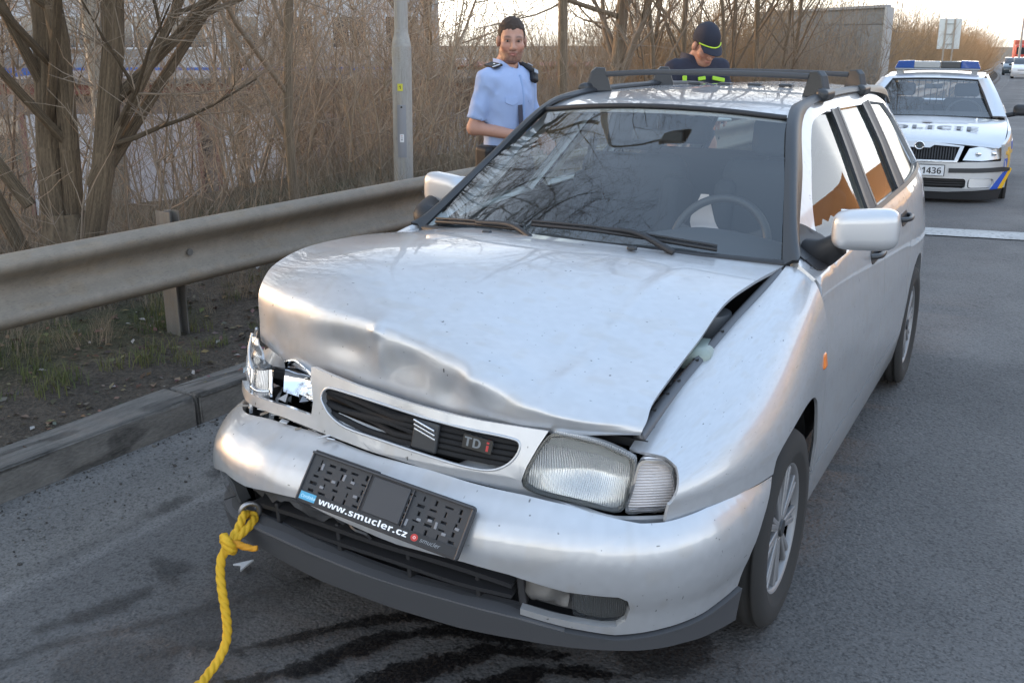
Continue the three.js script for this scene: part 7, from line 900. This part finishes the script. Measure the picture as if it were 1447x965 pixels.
{ // policeman in a light blue shirt
  const J = { pelvis: [0, 0.94, 0], chest: [0, 1.26, 0.005], neck: [0, 1.445, -0.015], head: [0.01, 1.598, 0.03], shR: [-0.162, 1.395, 0], shL: [0.165, 1.39, 0], elR: [-0.215, 1.125, -0.05], elL: [0.215, 1.13, 0.0], wrR: [-0.07, 1.085, 0.17], wrL: [0.09, 1.07, 0.2], hipR: [-0.09, 0.9, 0], hipL: [0.09, 0.9, 0], knR: [-0.1, 0.49, 0.02], knL: [0.1, 0.49, 0.02], anR: [-0.11, 0.09, -0.02], anL: [0.11, 0.09, -0.02] };
  const blueS = std([0.33, 0.43, 0.66], 0.85, 0, {}), navy = std([0.016, 0.018, 0.026], 0.8), blk = std([0.014, 0.014, 0.016], 0.6);
  const p = person('policeman', 'bearded policeman in a light blue short-sleeved shirt standing by the guardrail', [-0.03, 0, -6.1], 0.82, { J, headYaw: -0.72, headPitch: 0.06, headRoll: -0.02, skin: [0.46, 0.25, 0.18], beard: 0.7, sleeve: 0.82, crease: 0.008, hem: 1.0, topName: 'shirt', topMat: blueS, legMat: navy, hair: std([0.045, 0.03, 0.022], 0.85), gaze: 0.0, bulk: 0.86 });
  const s = p.top;
  for (const sg of [-1, 1]) { mesh('collar', sheet([[[sg * 0.012, 1.40, 0.095], [sg * 0.045, 1.425, 0.075], [sg * 0.072, 1.455, 0.02], [sg * 0.06, 1.475, -0.05]], [[sg * 0.014, 1.428, 0.072], [sg * 0.04, 1.465, 0.05], [sg * 0.06, 1.492, 0.01], [sg * 0.05, 1.502, -0.06]]], 14, 4, { thick: 0.005 }), blueS, s);
    flatBox('epaulette', 0.058, 0.012, 0.1, [sg * 0.118, 1.466, 0.01], [0.12, sg * 0.15, -sg * 0.28], blk, s, 0.004).geometry.rotateY(0); flatBox('rank_star', 0.011, 0.004, 0.011, [sg * 0.125, 1.4735, 0.022], [0.1, 0.6, -sg * 0.28], std([0.7, 0.7, 0.65], 0.4), s, 0.001); flatBox('rank_bar', 0.05, 0.004, 0.007, [sg * 0.14, 1.465, 0.053], [0.1, sg * 0.15, -sg * 0.28], std([0.55, 0.6, 0.68], 0.5), s, 0.001);
    mesh('pocket', sheet([[[sg * 0.045, 1.295, 0.124], [sg * 0.08, 1.29, 0.114], [sg * 0.115, 1.295, 0.094]], [[sg * 0.045, 1.265, 0.128], [sg * 0.08, 1.25, 0.118], [sg * 0.115, 1.265, 0.098]]], 10, 4, { thick: 0.006 }), blueS, s); }
  mesh('button_band', tube([[0, 1.41, 0.092], [0, 1.33, 0.112], [0, 1.2, 0.124], [0, 1.05, 0.12]], 0.009, 12, 6, { flat: 2 }), std([0.27, 0.38, 0.62], 0.85), s);
  mesh('name_strip', sheet([[[-0.045, 1.25, 0.132], [-0.018, 1.252, 0.138]], [[-0.04, 1.10, 0.139], [-0.012, 1.10, 0.143]]], 3, 6, { thick: 0.004 }), std([0.05, 0.05, 0.075], 0.7), s);
  mesh('radio', [rbox(0.05, 0.085, 0.035, 0.012, [0.135, 1.405, 0.085], [-0.5, 0.1, -0.4], 3), tube([[0.09, 1.47, 0.03], [0.11, 1.45, 0.065], [0.13, 1.43, 0.085]], 0.014, 8, 8)], blk, s); flatBox('radio_grip', 0.03, 0.025, 0.006, [0.132, 1.428, 0.106], [-0.5, 0.1, -0.4], std([0.3, 0.33, 0.38], 0.4), s, 0.002);
  mesh('belt', netMesh((x, y, z) => Math.max(Math.abs(Math.hypot(x, z * 1.38) - 0.168) - 0.009, Math.abs(y - 1.005) - 0.025), [-0.25, 0.95, -0.2], [0.25, 1.06, 0.2], 0.008), blk, p.body); mesh('holster', rbox(0.06, 0.2, 0.11, 0.025, [-0.195, 0.93, 0.01], [0.1, 0, 0.1], 3), blk, p.body);
}
{ // man in a dark cap and jacket, head bent
  const J = { pelvis: [0, 0.94, -0.02], chest: [0, 1.25, 0.0], neck: [0, 1.44, 0.02], head: [0.015, 1.53, 0.10], shR: [-0.155, 1.39, 0.01], shL: [0.155, 1.39, 0.01], elR: [-0.215, 1.13, 0.06], elL: [0.215, 1.13, 0.06], wrR: [-0.07, 1.12, 0.27], wrL: [0.07, 1.10, 0.27], hipR: [-0.09, 0.9, -0.02], hipL: [0.09, 0.9, -0.02], knR: [-0.1, 0.49, 0.0], knL: [0.1, 0.49, 0.0], anR: [-0.11, 0.09, -0.03], anL: [0.11, 0.09, -0.03] };
  const navy = std([0.022, 0.024, 0.042], 0.85), hv = std([0.36, 0.62, 0.03], 0.6), capM = std([0.02, 0.022, 0.036], 0.85);
  const p = person('man_in_cap', 'man in a dark cap and jacket with yellow stripes, head bent behind the estate car', [1.19, 0.03, -6.95], 0.18, { J, headYaw: 0.22, headPitch: 0.55, skin: [0.46, 0.24, 0.17], beard: 0, sleeve: 1, crease: 0.006, hem: 0.82, topName: 'jacket', topMat: navy, legMat: navy, hair: std([0.04, 0.028, 0.02], 0.8), bulk: 0.86 });
  const F = p.fromHead, hc = J.head;
  const capG = netMesh((x, y, z) => { const cy = Math.cos(0.22), sy = Math.sin(0.22), cp = Math.cos(0.55), sp = Math.sin(0.55); x -= hc[0]; y -= hc[1]; z -= hc[2]; const a = cy * x - sy * z, c0 = sy * x + cy * z, b = cp * y + sp * c0, c = -sp * y + cp * c0; return Math.max(ell(a, b, c, [0, 0.042, -0.014], [0.081, 0.104, 0.101]), 0.03 - 0.12 * sstep(0.02, -0.09, c) * 0.3 - b); }, hc.map(v => v - 0.19), hc.map(v => v + 0.19), 0.006);
  const cap1 = mesh('cap', capG, capM, p.body);
  mesh('peak', sheet([[-0.07, -0.035, 0, 0.035, 0.07].map(x => F(x, 0.042, 0.07 - 9 * x * x)), [-0.075, -0.04, 0, 0.04, 0.075].map(x => F(x, 0.036 - 1.5 * x * x, 0.115 - 9 * x * x)), [-0.068, -0.036, 0, 0.036, 0.068].map(x => F(x, 0.022 - 2.5 * x * x, 0.155 - 12 * x * x))], 16, 8, { thick: 0.006 }), capM, cap1);
  mesh('piping', tube([-0.08, -0.06, -0.03, 0, 0.03, 0.06, 0.08].map(x => F(x, 0.043 - 0.4 * x * x, 0.096 - 9.5 * x * x)), 0.004, 24, 6), std([0.55, 0.75, 0.05], 0.6), cap1);
  mesh('collar', sheet([[[-0.10, 1.42, -0.06], [-0.09, 1.43, 0.06], [0, 1.40, 0.10], [0.09, 1.43, 0.06], [0.10, 1.42, -0.06]], [[-0.08, 1.485, -0.06], [-0.07, 1.475, 0.06], [0, 1.45, 0.095], [0.07, 1.475, 0.06], [0.08, 1.485, -0.06]]], 20, 4, { thick: 0.008 }), navy, p.top);
  flatBox('reflective_strip', 0.10, 0.026, 0.012, [0.1, 1.325, 0.135], [-0.15, 0.35, -0.12], hv, p.top); flatBox('reflective_strip', 0.05, 0.024, 0.012, [-0.015, 1.33, 0.145], [-0.15, 0, 0.15], hv, p.top); flatBox('reflective_strip', 0.028, 0.035, 0.012, [-0.12, 1.33, 0.122], [-0.1, -0.3, 0], hv, p.top); flatBox('reflective_strip', 0.03, 0.03, 0.10, [-0.205, 1.30, 0.05], [0, 0, 0.2], hv, p.top);
  flatBox('notepad', 0.15, 0.012, 0.21, [0, 1.13, 0.36], [0.35, 0, 0], std([0.6, 0.6, 0.58], 0.7), p.t, 0.004);
}
renderer.render(scene, camera);
